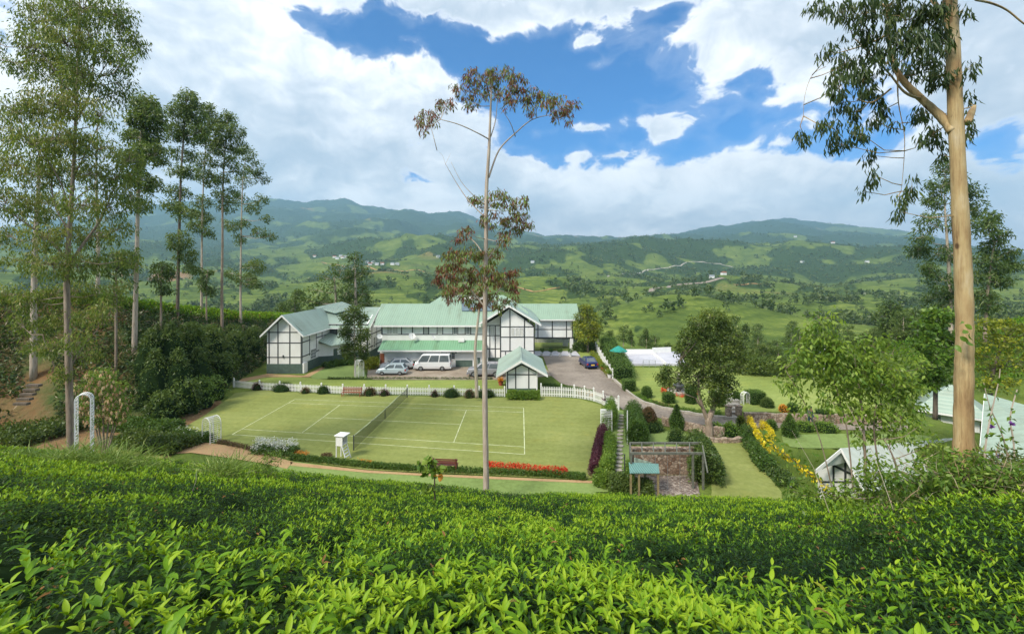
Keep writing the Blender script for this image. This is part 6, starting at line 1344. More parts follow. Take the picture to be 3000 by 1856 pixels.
# row of tall gums on the crest of the left bank
def row():
    rng = random.Random(8)
    def one(ub, vb, y, pts, cl, lab, seed, rb=.24, bark='bark_pale', t=.45):
        d = lambda u, v, q=0: D(u, v, y + q); b = d(ub, vb); g = gz(b.x, y); z = min(g, b.z) if g < b.z + 2 else g
        tr = [(Vector((b.x, y, min(g, b.z) - .3)), rb)] + [(d(u, v), rb * (1 - .85 * (i + 1) / len(pts))) for i, (u, v) in enumerate(pts)]
        C = [(d(u, v, rng.uniform(-1.2, 1.2)), (ru * y / F, ru * y / F, rv * y / F), max(5, int(n * 2.0)), t + .20 + rng.uniform(-.1, .12)) for u, v, ru, rv, n in cl]
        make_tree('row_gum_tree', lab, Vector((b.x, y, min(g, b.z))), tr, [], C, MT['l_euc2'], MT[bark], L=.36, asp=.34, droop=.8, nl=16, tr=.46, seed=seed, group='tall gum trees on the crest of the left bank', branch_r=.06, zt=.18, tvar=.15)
    one(393, 968, 44, [(398, 850), (402, 700), (405, 560), (412, 420), (420, 320), (424, 280)], [(424, 300, 34, 30, 34), (405, 345, 34, 30, 34), (445, 335, 34, 30, 34), (395, 400, 36, 30, 30), (450, 390, 34, 30, 30), (425, 440, 44, 30, 34), (385, 470, 34, 30, 26), (460, 450, 34, 34, 24), (405, 520, 40, 26, 24), (445, 540, 34, 26, 18), (385, 590, 30, 24, 12), (420, 600, 26, 20, 8)], 'tall gum tree nearest the big left tree, first of the row', 31)
    one(520, 905, 56, [(522, 800), (526, 650), (530, 520), (538, 400), (545, 310), (550, 280)], [(550, 295, 34, 30, 36), (525, 330, 34, 34, 38), (570, 335, 34, 34, 36), (515, 385, 34, 30, 30), (550, 390, 44, 34, 38), (585, 385, 26, 30, 20), (535, 450, 40, 26, 24), (520, 500, 30, 22, 16), (560, 500, 30, 22, 16), (520, 560, 36, 24, 22), (510, 600, 34, 22, 22), (540, 620, 34, 24, 18), (530, 700, 36, 30, 26), (545, 745, 32, 26, 22), (560, 790, 26, 22, 14), (515, 720, 20, 20, 8)], 'tall gum tree with the highest rounded top, second of the row', 32, .2, 'bark_dark', .40)
    one(590, 905, 62, [(591, 800), (592, 680), (595, 560), (602, 430), (612, 330)], [(612, 325, 26, 26, 24), (600, 365, 26, 26, 22), (630, 365, 28, 26, 24), (615, 410, 34, 26, 26), (635, 430, 24, 26, 16), (605, 470, 34, 26, 24), (600, 510, 34, 24, 22), (620, 530, 24, 22, 12), (590, 590, 30, 22, 16), (590, 640, 34, 26, 26), (575, 660, 24, 20, 12), (605, 680, 24, 20, 12)], 'slim pale trunked gum tree, third of the row', 33, .17)
    one(651, 960, 62, [(650, 850), (652, 700), (652, 600), (656, 480), (664, 380), (668, 345)], [(668, 350, 26, 26, 22), (655, 385, 28, 26, 22), (690, 385, 26, 26, 22), (650, 430, 32, 26, 24), (700, 430, 30, 26, 22), (670, 470, 34, 24, 20), (650, 520, 26, 20, 14), (700, 500, 24, 20, 10), (645, 570, 26, 20, 14), (665, 600, 30, 24, 18), (680, 560, 20, 20, 8)], 'tall gum tree with a brown straight trunk, fourth of the row', 34, .2, 'bark_grey')
    one(706, 958, 70, [(705, 850), (706, 740), (708, 620), (712, 520), (722, 450)], [(720, 450, 30, 24, 22), (745, 490, 34, 26, 22), (765, 520, 24, 20, 12), (715, 530, 26, 20, 12), (700, 580, 30, 22, 16), (765, 585, 24, 20, 12), (740, 610, 26, 20, 12), (680, 660, 30, 18, 16), (715, 655, 20, 14, 8), (700, 700, 20, 16, 10), (760, 680, 26, 18, 14), (795, 690, 16, 14, 7), (780, 640, 16, 12, 6), (745, 780, 36, 24, 28), (725, 820, 34, 24, 26), (680, 800, 24, 18, 12), (750, 830, 22, 16, 10)], 'open gum tree with leaf clumps on spreading limbs, last of the row', 35, .19)
    for i, (u, v, vt, ru, y, lab) in enumerate(((472, 900, 770, 34, 46, 'small round gum tree below the tall row, nearer the first trunk'), (340, 900, 740, 60, 42, 'bushy lower gum tree beside the big left tree'), (605, 905, 790, 20, 60, 'narrow young gum between the third and fourth trunks'))):
        d = lambda a, b_, q=0: D(a, b_, y + q); b = d(u, v); g = gz(b.x, y); z0 = min(g, b.z)
        C = [(d(u + random.uniform(-.8, .8) * ru, vt + (v - vt) * random.uniform(.05, .6), random.uniform(-1, 1)), (ru * .6 * y / F, ru * .6 * y / F, ru * .45 * y / F), 14, .45) for _ in range(9)]
        make_tree('young_gum_tree', lab, Vector((b.x, y, z0)), [(Vector((b.x, y, z0 - .3)), .12), (d(u, (v + vt) / 2), .08), (d(u + 3, vt), .03)], [], C, MT['l_euc2'], MT['bark_grey'], L=.4, asp=.3, droop=.9, nl=10, tr=.4, seed=40 + i, zt=.15)
row()

def simple_tree(name, lab, ub, vb, y, crown, leaf, bark='bark_grey', rb=.2, L=.3, asp=.5, seed=50, nl=10, tr=.4, trunk=None, limbs=None, t=.5, z=None, droop=.3, group=None, cat='tree', n=18, zt=.15):
    """crown: list of (u, v, ru, rv) in photo pixels at depth y"""
    rng = random.Random(seed); d = lambda a, b_, q=0: D(a, b_, y + q); b = d(ub, vb); z0 = b.z if z is None else z; vt = min(c[1] for c in crown); um = sum(c[0] for c in crown) / len(crown)
    tk = trunk or [(Vector((b.x, y, z0 - .3)), rb), (d(ub * .7 + um * .3, vb + (vt - vb) * .4), rb * .7), (d(um, vb + (vt - vb) * .8), rb * .3)]
    C = [(d(c[0], c[1], rng.uniform(-1, 1) * c[2] * y / F * .6), (c[2] * y / F, c[2] * y / F, c[3] * y / F), (c[4] if len(c) > 4 else n), t + rng.uniform(-.1, .1)) for c in crown]
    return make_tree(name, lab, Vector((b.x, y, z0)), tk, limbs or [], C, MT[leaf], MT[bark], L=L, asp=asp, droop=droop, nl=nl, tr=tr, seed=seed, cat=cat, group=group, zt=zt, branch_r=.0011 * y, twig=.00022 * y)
# behind the hotel
simple_tree('spreading_tree', 'spreading tree behind the left wing roof with pale forked limbs', 985, 900, 88, [(930, 850, 36, 24), (960, 815, 36, 24), (1000, 790, 36, 22), (1030, 810, 30, 26), (985, 840, 40, 26), (1020, 860, 30, 26), (900, 880, 22, 18), (940, 885, 26, 18), (1040, 870, 24, 22)], 'l_euc2', 'bark_pale', .3, .55, .4, 51, 10, .7, t=.5, n=20)
simple_tree('dense_tree', 'dense upright tree behind the hotel between wing and main roof', 1042, 905, 84, [(1040, 755, 24, 18), (1035, 785, 32, 22), (1060, 800, 26, 22), (1020, 810, 26, 24), (1045, 840, 38, 26), (1015, 860, 30, 24), (1065, 860, 26, 28), (1040, 885, 44, 22), (1010, 890, 26, 18), (1078, 890, 14, 18)], 'l_euc2', 'bark_pale', .3, .5, .35, 52, 12, .65, t=.42, n=26)
simple_tree('garden_tree', 'small dense garden tree standing in front of the left wing', 1040, 1108, 57, [(1040, 912, 30, 18), (1015, 930, 22, 18), (1060, 935, 22, 20), (1035, 955, 36, 22), (1010, 975, 18, 18), (1065, 975, 18, 22), (1035, 995, 32, 22), (1015, 1020, 20, 16), (1055, 1020, 24, 18), (1020, 1040, 16, 8), (1065, 1040, 10, 10)], 'l_ball', 'bark_pale', .14, .27, .5, 53, 28, .46, t=.38, z=0, n=22)
simple_tree('oval_shrub_tree', 'oval yellow green tree at the right end of the hotel', 1722, 1020, 74, [(1720, 905, 22, 14), (1705, 930, 26, 20), (1735, 930, 24, 20), (1700, 960, 26, 22), (1725, 960, 34, 24), (1745, 960, 16, 20), (1710, 985, 32, 16), (1738, 985, 18, 14)], 'l_yel', 'bark_dark', .2, .3, .6, 54, 16, .5, t=.42, z=0, n=30, zt=.3)
def round_tree():
    y = 36; d = lambda u, v, q=0: D(u, v, y + q)
    tk = [(d(2077, 1282), .36), (d(2078, 1250), .30), (d(2076, 1228), .28), (d(2088, 1200, .3), .2), (d(2096, 1165, .4), .17), (d(2098, 1120, .5), .1)]
    li = [[(d(2076, 1235), .22), (d(2065, 1210), .16), (d(2054, 1180), .14), (d(2048, 1150), .12), (d(2046, 1110), .08)], [(d(2064, 1200), .1), (d(2045, 1178, -.3), .08), (d(2040, 1166, -.4), .05)], [(d(2090, 1180, .3), .1), (d(2110, 1140, .6), .07), (d(2130, 1090, .8), .04)], [(d(2046, 1110), .05), (d(2015, 1080, -.4), .04), (d(1990, 1060, -.6), .03)]]
    cr = [(2085, 925, 40, 22, 34), (2050, 945, 40, 24, 34), (2120, 945, 36, 26, 34), (2020, 985, 38, 26, 34), (2080, 975, 46, 28, 44), (2140, 985, 40, 28, 38), (2000, 1025, 32, 28, 28), (2050, 1025, 46, 30, 44), (2105, 1030, 46, 30, 44), (2155, 1030, 34, 28, 28), (2015, 1065, 34, 26, 30), (2065, 1070, 44, 28, 40), (2120, 1075, 40, 28, 36), (2165, 1075, 28, 26, 20), (2080, 1135, 44, 22, 20), (2020, 1120, 26, 20, 12), (2140, 1150, 26, 22, 14), (2090, 1115, 36, 22, 26), (2130, 1120, 34, 26, 26), (2060, 1105, 30, 20, 18), (2110, 1150, 34, 24, 26), (2090, 1175, 26, 16, 16), (2180, 1050, 16, 20, 9), (2010, 1095, 20, 14, 8), (1952, 1085, 14, 18, 12), (1946, 1110, 18, 20, 16), (1962, 1125, 14, 18, 10), (1935, 1100, 12, 14, 6), (1985, 1105, 12, 10, 5)]
    simple_tree('spreading_garden_tree', 'round leafy tree with forked pale trunks growing by the road', 2077, 1282, y, cr, 'l_ball', 'bark_grey', .3, .20, .5, 55, 26, .36, trunk=tk, limbs=li, t=.47, z=0, zt=.22)
round_tree()
# far right behind the thick trunk
def right_back():
    y = 60; d = lambda u, v, q=0: D(u, v, y + q)
    simple_tree('tall_gum_tree', 'tall gum with clumped foliage directly behind the thick trunk', 2788, 1040, y, [(2770, 490, 34, 26), (2755, 540, 36, 30), (2740, 590, 30, 24), (2800, 530, 30, 40), (2850, 560, 26, 30), (2865, 610, 30, 30), (2720, 650, 34, 34, 26), (2700, 690, 34, 26, 26), (2770, 640, 34, 34, 24), (2830, 660, 34, 34), (2690, 730, 26, 24), (2740, 740, 34, 30, 26), (2790, 740, 34, 30, 26), (2720, 790, 30, 24), (2760, 820, 36, 30, 28), (2740, 870, 36, 28, 28), (2800, 850, 30, 34), (2770, 900, 40, 28, 28)], 'l_euc2', 'bark_pale', .3, .5, .3, 56, 12, .6, t=.46, droop=.8, n=40)
    simple_tree('tall_gum_tree', 'gum with drooping right crown at the right edge beyond the thick trunk', 2885, 1000, 56, [(2905, 640, 24, 20), (2895, 670, 30, 24), (2930, 690, 26, 24), (2900, 720, 30, 24), (2950, 740, 30, 24), (2880, 760, 30, 24), (2920, 780, 30, 22), (2965, 775, 22, 16), (2890, 810, 34, 26), (2935, 820, 22, 18), (2880, 860, 30, 24), (2900, 890, 30, 24)], 'l_euc2', 'bark_grey', .22, .48, .3, 57, 12, .55, t=.50, droop=.8, n=36)
    simple_tree('round_topped_tree', 'dark round topped tree left of the thick trunk, taller of a pair', 2610, 1090, 85, [(2610, 895, 34, 22), (2590, 925, 34, 26), (2635, 925, 30, 26), (2610, 960, 44, 30), (2590, 1000, 40, 30), (2640, 1000, 30, 30), (2610, 1040, 50, 30)], 'l_dark', 'bark_dark', .3, .5, .5, 58, 13, .8, t=.72, n=30)
    simple_tree('round_topped_tree', 'dark round topped tree left of the thick trunk, shorter of a pair', 2680, 1090, 82, [(2680, 920, 30, 20), (2660, 950, 30, 26), (2700, 950, 26, 26), (2680, 990, 40, 30), (2690, 1030, 40, 30), (2660, 1060, 40, 26)], 'l_dark', 'bark_dark', .3, .5, .5, 59, 13, .8, t=.68, n=30)
    simple_tree('broadleaf_tree', 'fresh green broadleaf tree pressed against the left of the thick trunk', 2740, 1215, 30, [(2740, 925, 34, 22), (2780, 940, 34, 26), (2715, 960, 34, 28), (2755, 985, 40, 30), (2800, 1000, 26, 40), (2710, 1010, 34, 30), (2750, 1040, 40, 30), (2715, 1070, 40, 30), (2760, 1095, 36, 26), (2720, 1120, 36, 22)], 'l_green', 'bark_dark', .15, .24, .8, 60, 12, .34, t=.40, n=26, zt=.25)
    simple_tree('broadleaf_tree', 'yellow green bushy tree right of the thick trunk above the cottage roof', 2900, 1150, 34, [(2880, 950, 26, 20), (2900, 1000, 34, 30), (2880, 1040, 30, 30), (2940, 960, 34, 24), (2980, 950, 34, 22), (2930, 1010, 36, 30), (2980, 1000, 40, 30), (2900, 1080, 36, 30), (2950, 1070, 40, 34), (2995, 1060, 36, 36), (2890, 1120, 30, 20), (2940, 1120, 30, 24), (3040, 960, 50, 40), (3050, 1050, 50, 50)], 'l_yel', 'bark_dark', .15, .24, .6, 61, 11, .36, t=.45, n=20, zt=.25)
right_back()

# mid distance trees in the valley, individual copies of a few kinds
def mid_trees():
    rng = random.Random(77); nr = np.random.default_rng(77); protos = []
    kinds = [('slim_valley_tree', 10, 4.4, .34, 'l_euc2', .55), ('round_valley_tree', 7, 6.5, .18, 'l_dark', .80), ('feathery_valley_tree', 11, 6.2, .30, 'l_euc2', .62), ('bushy_valley_tree', 6, 6.0, .12, 'l_ball', .50)]
    for nm, h, w, tf, leaf, t in kinds:
        root = thing(nm, 'x', 'tree', (0, 0, 0)); tk = MB(); tk.tube([(0, 0, -1.0), (.1, 0, h * .3), (0, .1, h * .6), (.1, 0, h * .93)], [.22, .17, .11, .03], 6)
        lv = Leaves(); k = 9 if w > 4 else 7
        for i in range(k):
            zc = h * (tf + (1 - tf) * (i + .6) / k); rw = w * .5 * math.sqrt(math.sin(math.pi * min(.93, (zc / h - tf) / (1 - tf) * .70 + .22))) * rng.uniform(.8, 1.15); a = rng.uniform(0, 6.28); c = (math.cos(a) * rw * .45, math.sin(a) * rw * .45, zc)
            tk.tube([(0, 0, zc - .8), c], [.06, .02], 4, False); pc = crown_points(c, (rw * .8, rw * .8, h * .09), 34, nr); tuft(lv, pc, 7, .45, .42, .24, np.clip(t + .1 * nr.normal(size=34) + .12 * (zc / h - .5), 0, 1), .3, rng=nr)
        tk.build('trunk', MT['bark_pale'], root); lv.build('crown', MT[leaf], root); protos.append(root)
    labs = {'slim_valley_tree': 'slim pale trunked tree', 'round_valley_tree': 'dark round tree', 'feathery_valley_tree': 'tall feathery tree', 'bushy_valley_tree': 'low bushy olive tree'}
    spots = []
    for i in range(125):
        u = rng.choice([rng.uniform(1700, 2400), rng.uniform(2150, 2700), rng.uniform(1150, 1700), rng.uniform(760, 1150)]); y = rng.choice([rng.uniform(100, 150), rng.uniform(120, 240), rng.uniform(100, 170)])
        if u > 2200: y = max(68, y * .8)
        if u < 1700 and y < 112: y += 25
        x = (u - 1500) / F * y
        if in_poly(np.array([x]), np.array([y]), GARDEN)[0]: continue
        if abs(x - 122) < 75 and y > 225: continue
        spots.append((u, y, x))
    # the belt of scrubby trees just beyond the terrace edge
    for i in range(30): u = 1760 + i * 32 + rng.uniform(-9, 9); y = (92 if u < 2150 else 78) + rng.uniform(-4, 12); spots.append((u, y, (u - 1500) / F * y))
    used = set(); n = 0
    for u, y, x in spots:
        j = rng.choices(range(4), [3, 3, 3, 4])[0]; src = protos[j]; o = src if j not in used else copy_tree(src); used.add(j); s = rng.uniform(.55, 1.0) * (1.0 if y > 110 else .62)
        o.location = (x, y, gz(x, y) - .1); o.scale = (s, s, s * rng.uniform(.85, 1.15)); o.rotation_euler = (0, 0, rng.uniform(0, 6.28)); o['group'] = 'trees of the valley beyond the garden'
        where = 'behind the hotel roofs' if u < 1690 else ('below the round tea hill' if (u < 2150 and y > 130) else ('just beyond the white terrace and upper lawn' if y < 110 and u < 2350 else ('on the slope beyond the right hand weeds' if u > 2350 else 'on the valley side beyond the road')))
        o['label'] = labs[src.name.split('.')[0]] + ' ' + where
    for j, p in enumerate(protos):
        if j not in used: 
            for c in list(p.children): bpy.data.objects.remove(c)
            bpy.data.objects.remove(p)
mid_trees()

# ------------------------------------------------------------ garden planting
def shape_pts(kind, s, n, rng):
    """points and outward normals on a clipped form of size s=(w,d,h)"""
    w, dd, h = s
    if kind == 'box':
        A = np.array([dd * h, dd * h, w * h, w * h, w * dd]); f = rng.choice(5, n, p=A / A.sum()); a, b = rng.random(n), rng.random(n); p = np.zeros((n, 3)); nr = np.zeros((n, 3))
        for k, (ax, sg) in enumerate(((0, -1), (0, 1), (1, -1), (1, 1), (2, 1))):
            m = f == k
            if ax == 0: p[m] = np.stack([np.full(m.sum(), sg * w / 2), (a[m] - .5) * dd, b[m] * h], -1)
            if ax == 1: p[m] = np.stack([(a[m] - .5) * w, np.full(m.sum(), sg * dd / 2), b[m] * h], -1)
            if ax == 2: p[m] = np.stack([(a[m] - .5) * w, (b[m] - .5) * dd, np.full(m.sum(), h)], -1)
            nr[m, ax] = sg
        return p, nr
    a = rng.uniform(0, 2 * math.pi, n)
    if kind == 'ball': z = rng.uniform(-.75, 1, n); r = np.sqrt(1 - z * z); p = np.stack([r * np.cos(a) * w / 2, r * np.sin(a) * dd / 2, (z + .75) / 1.75 * h], -1); return p, np.stack([r * np.cos(a), r * np.sin(a), z], -1)
    if kind == 'dome': z = rng.random(n); r = np.sqrt(np.clip(1 - z ** 2.2, 0, 1)); p = np.stack([r * np.cos(a) * w / 2, r * np.sin(a) * dd / 2, z * h], -1); return p, np.stack([np.cos(a) * r, np.sin(a) * r, z], -1)
    if kind == 'column': z = rng.random(n); r = np.where(z < .8, 1, np.sqrt(np.clip(1 - ((z - .8) / .2) ** 2, 0, 1))); p = np.stack([r * np.cos(a) * w / 2, r * np.sin(a) * dd / 2, z * h], -1); return p, np.stack([np.cos(a), np.sin(a), (z > .8) * 1.0], -1)
    if kind == 'cone': z = rng.random(n) ** 1.3; r = np.where(z < .35, .75 + z * .7, (1 - z) / .65) ; p = np.stack([r * np.cos(a) * w / 2, r * np.sin(a) * dd / 2, z * h], -1); return p, np.stack([np.cos(a), np.sin(a), .4 + 0 * z], -1)
def clipped(name, lab, loc, size, kind, leaf, rz=0.0, seed=1, L=.09, dens=1.0, cat='shrub', group=None, t=.5, rough=.05):
    rng = np.random.default_rng(seed); w, d_, h = size; area = 2 * h * (w + d_) + w * d_; n = int(min(9000, area * 330 * dens * (.09 / L) ** 2))
    root = thing(name, lab, cat, tuple(loc), rz, group); p, nr = shape_pts(kind, size, n, rng); p += nr * rng.normal(size=(n, 1)) * rough; lv = Leaves(); d = nr * .7 + unit(n, rng) * .8
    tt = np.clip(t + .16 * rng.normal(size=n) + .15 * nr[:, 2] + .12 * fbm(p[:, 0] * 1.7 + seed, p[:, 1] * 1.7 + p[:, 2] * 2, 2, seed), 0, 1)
    lv.add(p - d * L * .3, d, L * rng.uniform(.7, 1.3, n), L * .6, tt, KITE, None, rng); 
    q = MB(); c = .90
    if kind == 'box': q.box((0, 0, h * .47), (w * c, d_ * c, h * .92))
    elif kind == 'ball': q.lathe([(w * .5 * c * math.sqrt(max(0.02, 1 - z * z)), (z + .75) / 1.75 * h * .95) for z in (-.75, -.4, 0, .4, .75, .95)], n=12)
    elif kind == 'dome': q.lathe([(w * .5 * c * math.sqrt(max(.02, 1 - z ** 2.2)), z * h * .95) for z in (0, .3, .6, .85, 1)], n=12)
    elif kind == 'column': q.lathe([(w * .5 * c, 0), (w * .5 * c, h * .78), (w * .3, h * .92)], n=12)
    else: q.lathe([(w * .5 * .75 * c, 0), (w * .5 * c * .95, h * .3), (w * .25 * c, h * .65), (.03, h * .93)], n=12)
    q.build('inner_shade', MT['core'], root); lv.build('foliage', MT[leaf], root); return root  # solid dark core painted as the shade behind the leaves
def span(u0, u1, v): a, b = P(u0, v), P(u1, v); return (a + b) / 2, (b - a).length
# long clipped hedge rising along the drive fence, in blocks
a, b = P(1818, 1118), P(1768, 1012); L_ = (b - a).length; ang = math.atan2((b - a).y, (b - a).x); m_ = a.lerp(b, .5); clipped('clipped_hedge', 'long tall clipped hedge running beside the drive fence', (m_.x + .6, m_.y, 0), (L_, 2.3, 1.7), 'box', 'l_hedge', ang, 1, .14, .7, 'hedge', t=.55, rough=.16)
def topi(name, lab, u0, u1, vb, h, kind, leaf='l_hedge', d=1.0, seed=1, t=.5, rz=0, **k):
    p, w = span(u0, u1, vb); clipped(name, lab, (p.x, p.y + w * d / 2, 0), (w, w * d, h), kind, leaf, rz, seed, t=t, **k)
topi('clipped_hedge', 'cube shaped clipped bush at the lower end of the long hedge', 1830, 1863, 1146, 1.15, 'box', seed=2, t=.58)
topi('topiary', 'round clipped ball at the left corner of the upper lawn', 1884, 1914, 1168, 1.2, 'ball', seed=3)
topi('topiary', 'small clipped cube in front of the flower ringed fountain', 1949, 1979, 1182, .95, 'box', seed=4, t=.6)
topi('topiary', 'tall dark rounded cylinder right of the fountain', 2015, 2047, 1184, 1.75, 'column', seed=5, t=.35)
topi('topiary', 'dark rounded column behind the forked trunk', 2100, 2130, 1192, 1.7, 'column', seed=6, t=.35)
topi('topiary', 'clipped ball between the two slim white arches', 2152, 2181, 1182, 1.05, 'ball', seed=7, t=.45)
topi('topiary', 'square clipped bush on the upper lawn edge', 2203, 2246, 1186, 1.2, 'box', seed=8, t=.48)
topi('topiary', 'small dark ball bush right of the orange flowers on the wall', 2316, 2344, 1208, .8, 'ball', seed=9, t=.4)
topi('shrub', 'dark feathery bush right of the square clipped bush', 2240, 2275, 1196, .9, 'dome', 'l_dark', seed=10, t=.7)
topi('shrub', 'orange flowering bush on top of the stone wall', 2290, 2312, 1207, .6, 'dome', 'f_orange', seed=11)
topi('topiary', 'russet brown clipped dome below the drive', 1883, 1933, 1262, 1.75, 'dome', 'l_brown', seed=12, t=.45)
topi('topiary', 'green clipped cone with a ringed waist below the drive', 1969, 2011, 1264, 2.1, 'cone', seed=13, t=.5)
topi('topiary', 'olive clipped egg beside the top of the yellow hedge', 2165, 2190, 1262, 1.15, 'ball', 'l_yel', seed=14, t=.25)
topi('topiary', 'low clipped ball right of the yellow flowering strips', 2252, 2282, 1262, .8, 'ball', seed=15, t=.55)
topi('topiary', 'layered clipped bush at the roadside near the walker', 2305, 2350, 1285, 1.8, 'cone', seed=16, t=.45)
topi('topiary', 'brown green clipped drum right of the walker', 2410, 2445, 1240, 1.0, 'box', seed=17, t=.3)
for i, (u0, u1, v, h, leaf, lab) in enumerate(((1885, 1950, 1268, .8, 'l_dark', 'leafy dark plants under the russet dome'), (1965, 2010, 1300, 1.0, 'l_dark', 'trailing dark shrub below the green cone'), (2085, 2130, 1278, .9, 'l_green', 'leafy shrub right of the forked trunk'), (2125, 2170, 1280, 1.0, 'l_green', 'second leafy shrub along the road wall'), (2188, 2215, 1300, 1.1, 'l_dark', 'dark shrub at the foot of the yellow hedge'), (2340, 2400, 1265, .6, 'l_green', 'low green planting along the lower road edge'), (2400, 2470, 1268, .6, 'l_green', 'leafy low planting right of the layered bush'))):
    topi('shrub', lab, u0, u1, v, h, 'dome', leaf, .8, 30 + i, .55, L=.13, rough=.1)
# planting strip at the edge of the upper lawn and drive
def strip(name, lab, px, w, h, leaf, n, seed, L=.1, t=.5, cat='planting', kind=None, z0=0.0, nl=6, spread=.12, droop=.0):
    rng = np.random.default_rng(seed); c = curve([P(u, v) for u, v in px], 8); c = np.array([tuple(p) for p in c]); s = np.linspace(0, len(c) - 1.001, n) + rng.random(n) * .5; s = np.clip(s, 0, len(c) - 1.001); i = s.astype(int); f = (s - i)[:, None]; p = c[i] * (1 - f) + c[i + 1] * f; tg = c[i + 1] - c[i]; tg /= np.linalg.norm(tg, axis=1, keepdims=True) + 1e-9; nn = np.stack([-tg[:, 1], tg[:, 0], np.zeros(n)], -1)
    o_ = rng.uniform(-.5, .5, n); p = p + nn * (o_ * w)[:, None]; p[:, 2] = z0 + rng.random(n) ** .6 * h * (1 - .5 * (2 * o_) ** 2)
    lv = Leaves(); tuft(lv, p, nl, spread, L, L * .5, np.clip(t + .2 * fbm(p[:, 0], p[:, 1], 2, seed), 0, 1), droop, rng=rng); base = p.mean(0); base[2] = 0
    o = lv.build(name, MT[leaf], off=base); o.location = base; return tag(o, lab, cat, kind=kind)
strip('lawn_edge_planting', 'low mixed plants between drive and upper lawn', [(1866, 1160), (1900, 1178), (1950, 1194), (2017, 1205), (2110, 1212)], .7, .35, 'l_green', 700, 1, .12)
strip('red_edge_planting', 'reddish low plants along the drive kerb left of the fountain', [(1916, 1182), (1950, 1193), (1985, 1198)], .5, .3, 'l_brown', 260, 2, .1)
strip('clipped_border', 'long low clipped green border along the near edge of the tennis lawn', [(850, 1343), (960, 1354), (1080, 1367), (1200, 1375), (1420, 1385), (1600, 1393), (1712, 1402)], .42, .36, 'l_hedge', 4300, 3, .09, .62, 'hedge', nl=7, spread=.07)
strip('red_flower_bed', 'bright red flowers along the near edge of the tennis lawn', [(1428, 1374), (1500, 1378), (1580, 1385), (1660, 1391)], .8, .52, 'f_red', 800, 4, .10, .5, 'flower bed', nl=5, spread=.06)
strip('maroon_hedge', 'dark maroon leafy hedge at the right end of the tennis lawn', [(1766, 1272), (1758, 1310), (1750, 1350), (1742, 1396)], .75, .95, 'l_maroon', 2400, 5, .10, .5, 'hedge')
strip('green_hedge', 'pale green leafy hedge beside the maroon hedge', [(1786, 1300), (1784, 1340), (1778, 1380), (1772, 1402)], .9, 1.1, 'l_green', 1900, 6, .12, .7, 'hedge')
strip('climber_hedge', 'blue green creeper hedge right of the stepping stones', [(1856, 1228), (1860, 1260), (1866, 1290), (1868, 1305)], 1.6, 1.9, 'l_hedge', 3400, 7, .12, .42, 'hedge')
strip('fence_end_creeper', 'green and orange climber over the trellis at the fence end', [(1790, 1215), (1790, 1240), (1784, 1262)], 1.0, 1.9, 'l_green', 1100, 8, .12, .55, 'climber')
strip('hut_shrub', 'bright green shrub in front of the garden hut', [(1487, 1168), (1528, 1169), (1580, 1169)], .9, .95, 'l_green', 1700, 9, .12, .72, 'shrub')
strip('drive_border', 'low green and orange flower border behind the curved fence', [(1592, 1140), (1635, 1140), (1690, 1150), (1735, 1160)], 1.4, .6, 'l_hedge', 1300, 10, .13, .5)
strip('orange_border_flowers', 'orange flowers at the right end of the curved fence border', [(1690, 1152), (1716, 1158), (1738, 1164)], .7, .5, 'f_orange', 170, 11, .1, .5, 'flower bed')
strip('parking_edge', 'low dark planting edging the car park lawn', [(960, 1109), (1080, 1109), (1260, 1109), (1440, 1110)], .35, .16, 'l_dark', 700, 12, .12, .6)
strip('wing_plants', 'green plants under the left wing windows', [(950, 1078), (990, 1070), (1040, 1066), (1070, 1070)], 1.6, .8, 'l_hedge', 900, 13, .2, .45)
strip('wing_plants', 'yellow green shrub left of the pale blue hatchback', [(1068, 1082), (1085, 1078), (1106, 1076)], 2.0, 1.5, 'l_yel', 800, 14, .2, .6, 'shrub')
strip('yellow_flower_hedge', 'vivid yellow flowering strip slanting down to the right', [(2196, 1246), (2208, 1275), (2224, 1305), (2246, 1336)], .45, 1.0, 'f_yel', 650, 15, .11, .5, 'hedge')
strip('yellow_flower_hedge', 'short yellow flowering strip beside the road', [(2232, 1252), (2246, 1264), (2262, 1288)], .5, .7, 'f_yel', 170, 16, .11, .5, 'hedge')
strip('yellow_bed_greens', 'blue green leaves under the slanting yellow strip', [(2186, 1270), (2200, 1310), (2225, 1345), (2255, 1385)], 1.1, .9, 'l_hedge', 1100, 17, .14, .4)
strip('drive_fence_plants', 'potted greenery and yellow flowers along the drive fence', [(1734, 1040), (1750, 1062), (1770, 1085), (1787, 1105)], .8, .8, 'l_yel', 700, 18, .14, .5)
strip('terrace_edge_scrub', 'scrub growing along the far edge of the upper lawn', [(2130, 1076), (2200, 1096), (2330, 1100), (2440, 1112), (2580, 1134), (2660, 1160)], 2.4, 2.2, 'l_ball', 2600, 19, .3, .5, 'scrub', nl=7, spread=.4, kind='stuff')
strip('side_bed_plants', 'tufted plants along the right edge of the side lawn', [(2225, 1340), (2245, 1370), (2285, 1400), (2310, 1430)], 1.2, .6, 'l_dark', 500, 20, .16, .7)
strip('cage_climber', 'dark climber smothering the right end of the plant cage', [(2036, 1345), (2050, 1365), (2062, 1390), (2072, 1425)], 2.0, 2.2, 'l_dark', 3400, 21, .14, .75, 'climber')
strip('cage_front_shrub', 'round dark blue green shrub below the stepping stones', [(1785, 1440), (1812, 1442), (1835, 1440)], 1.1, 1.15, 'l_dark', 1300, 22, .1, .8, 'shrub')
strip('cage_front_shrub', 'low dark shrub in front of the blue green shelter', [(1855, 1446), (1880, 1448), (1905, 1446)], 1.0, .95, 'l_dark', 1100, 23, .1, .8, 'shrub')
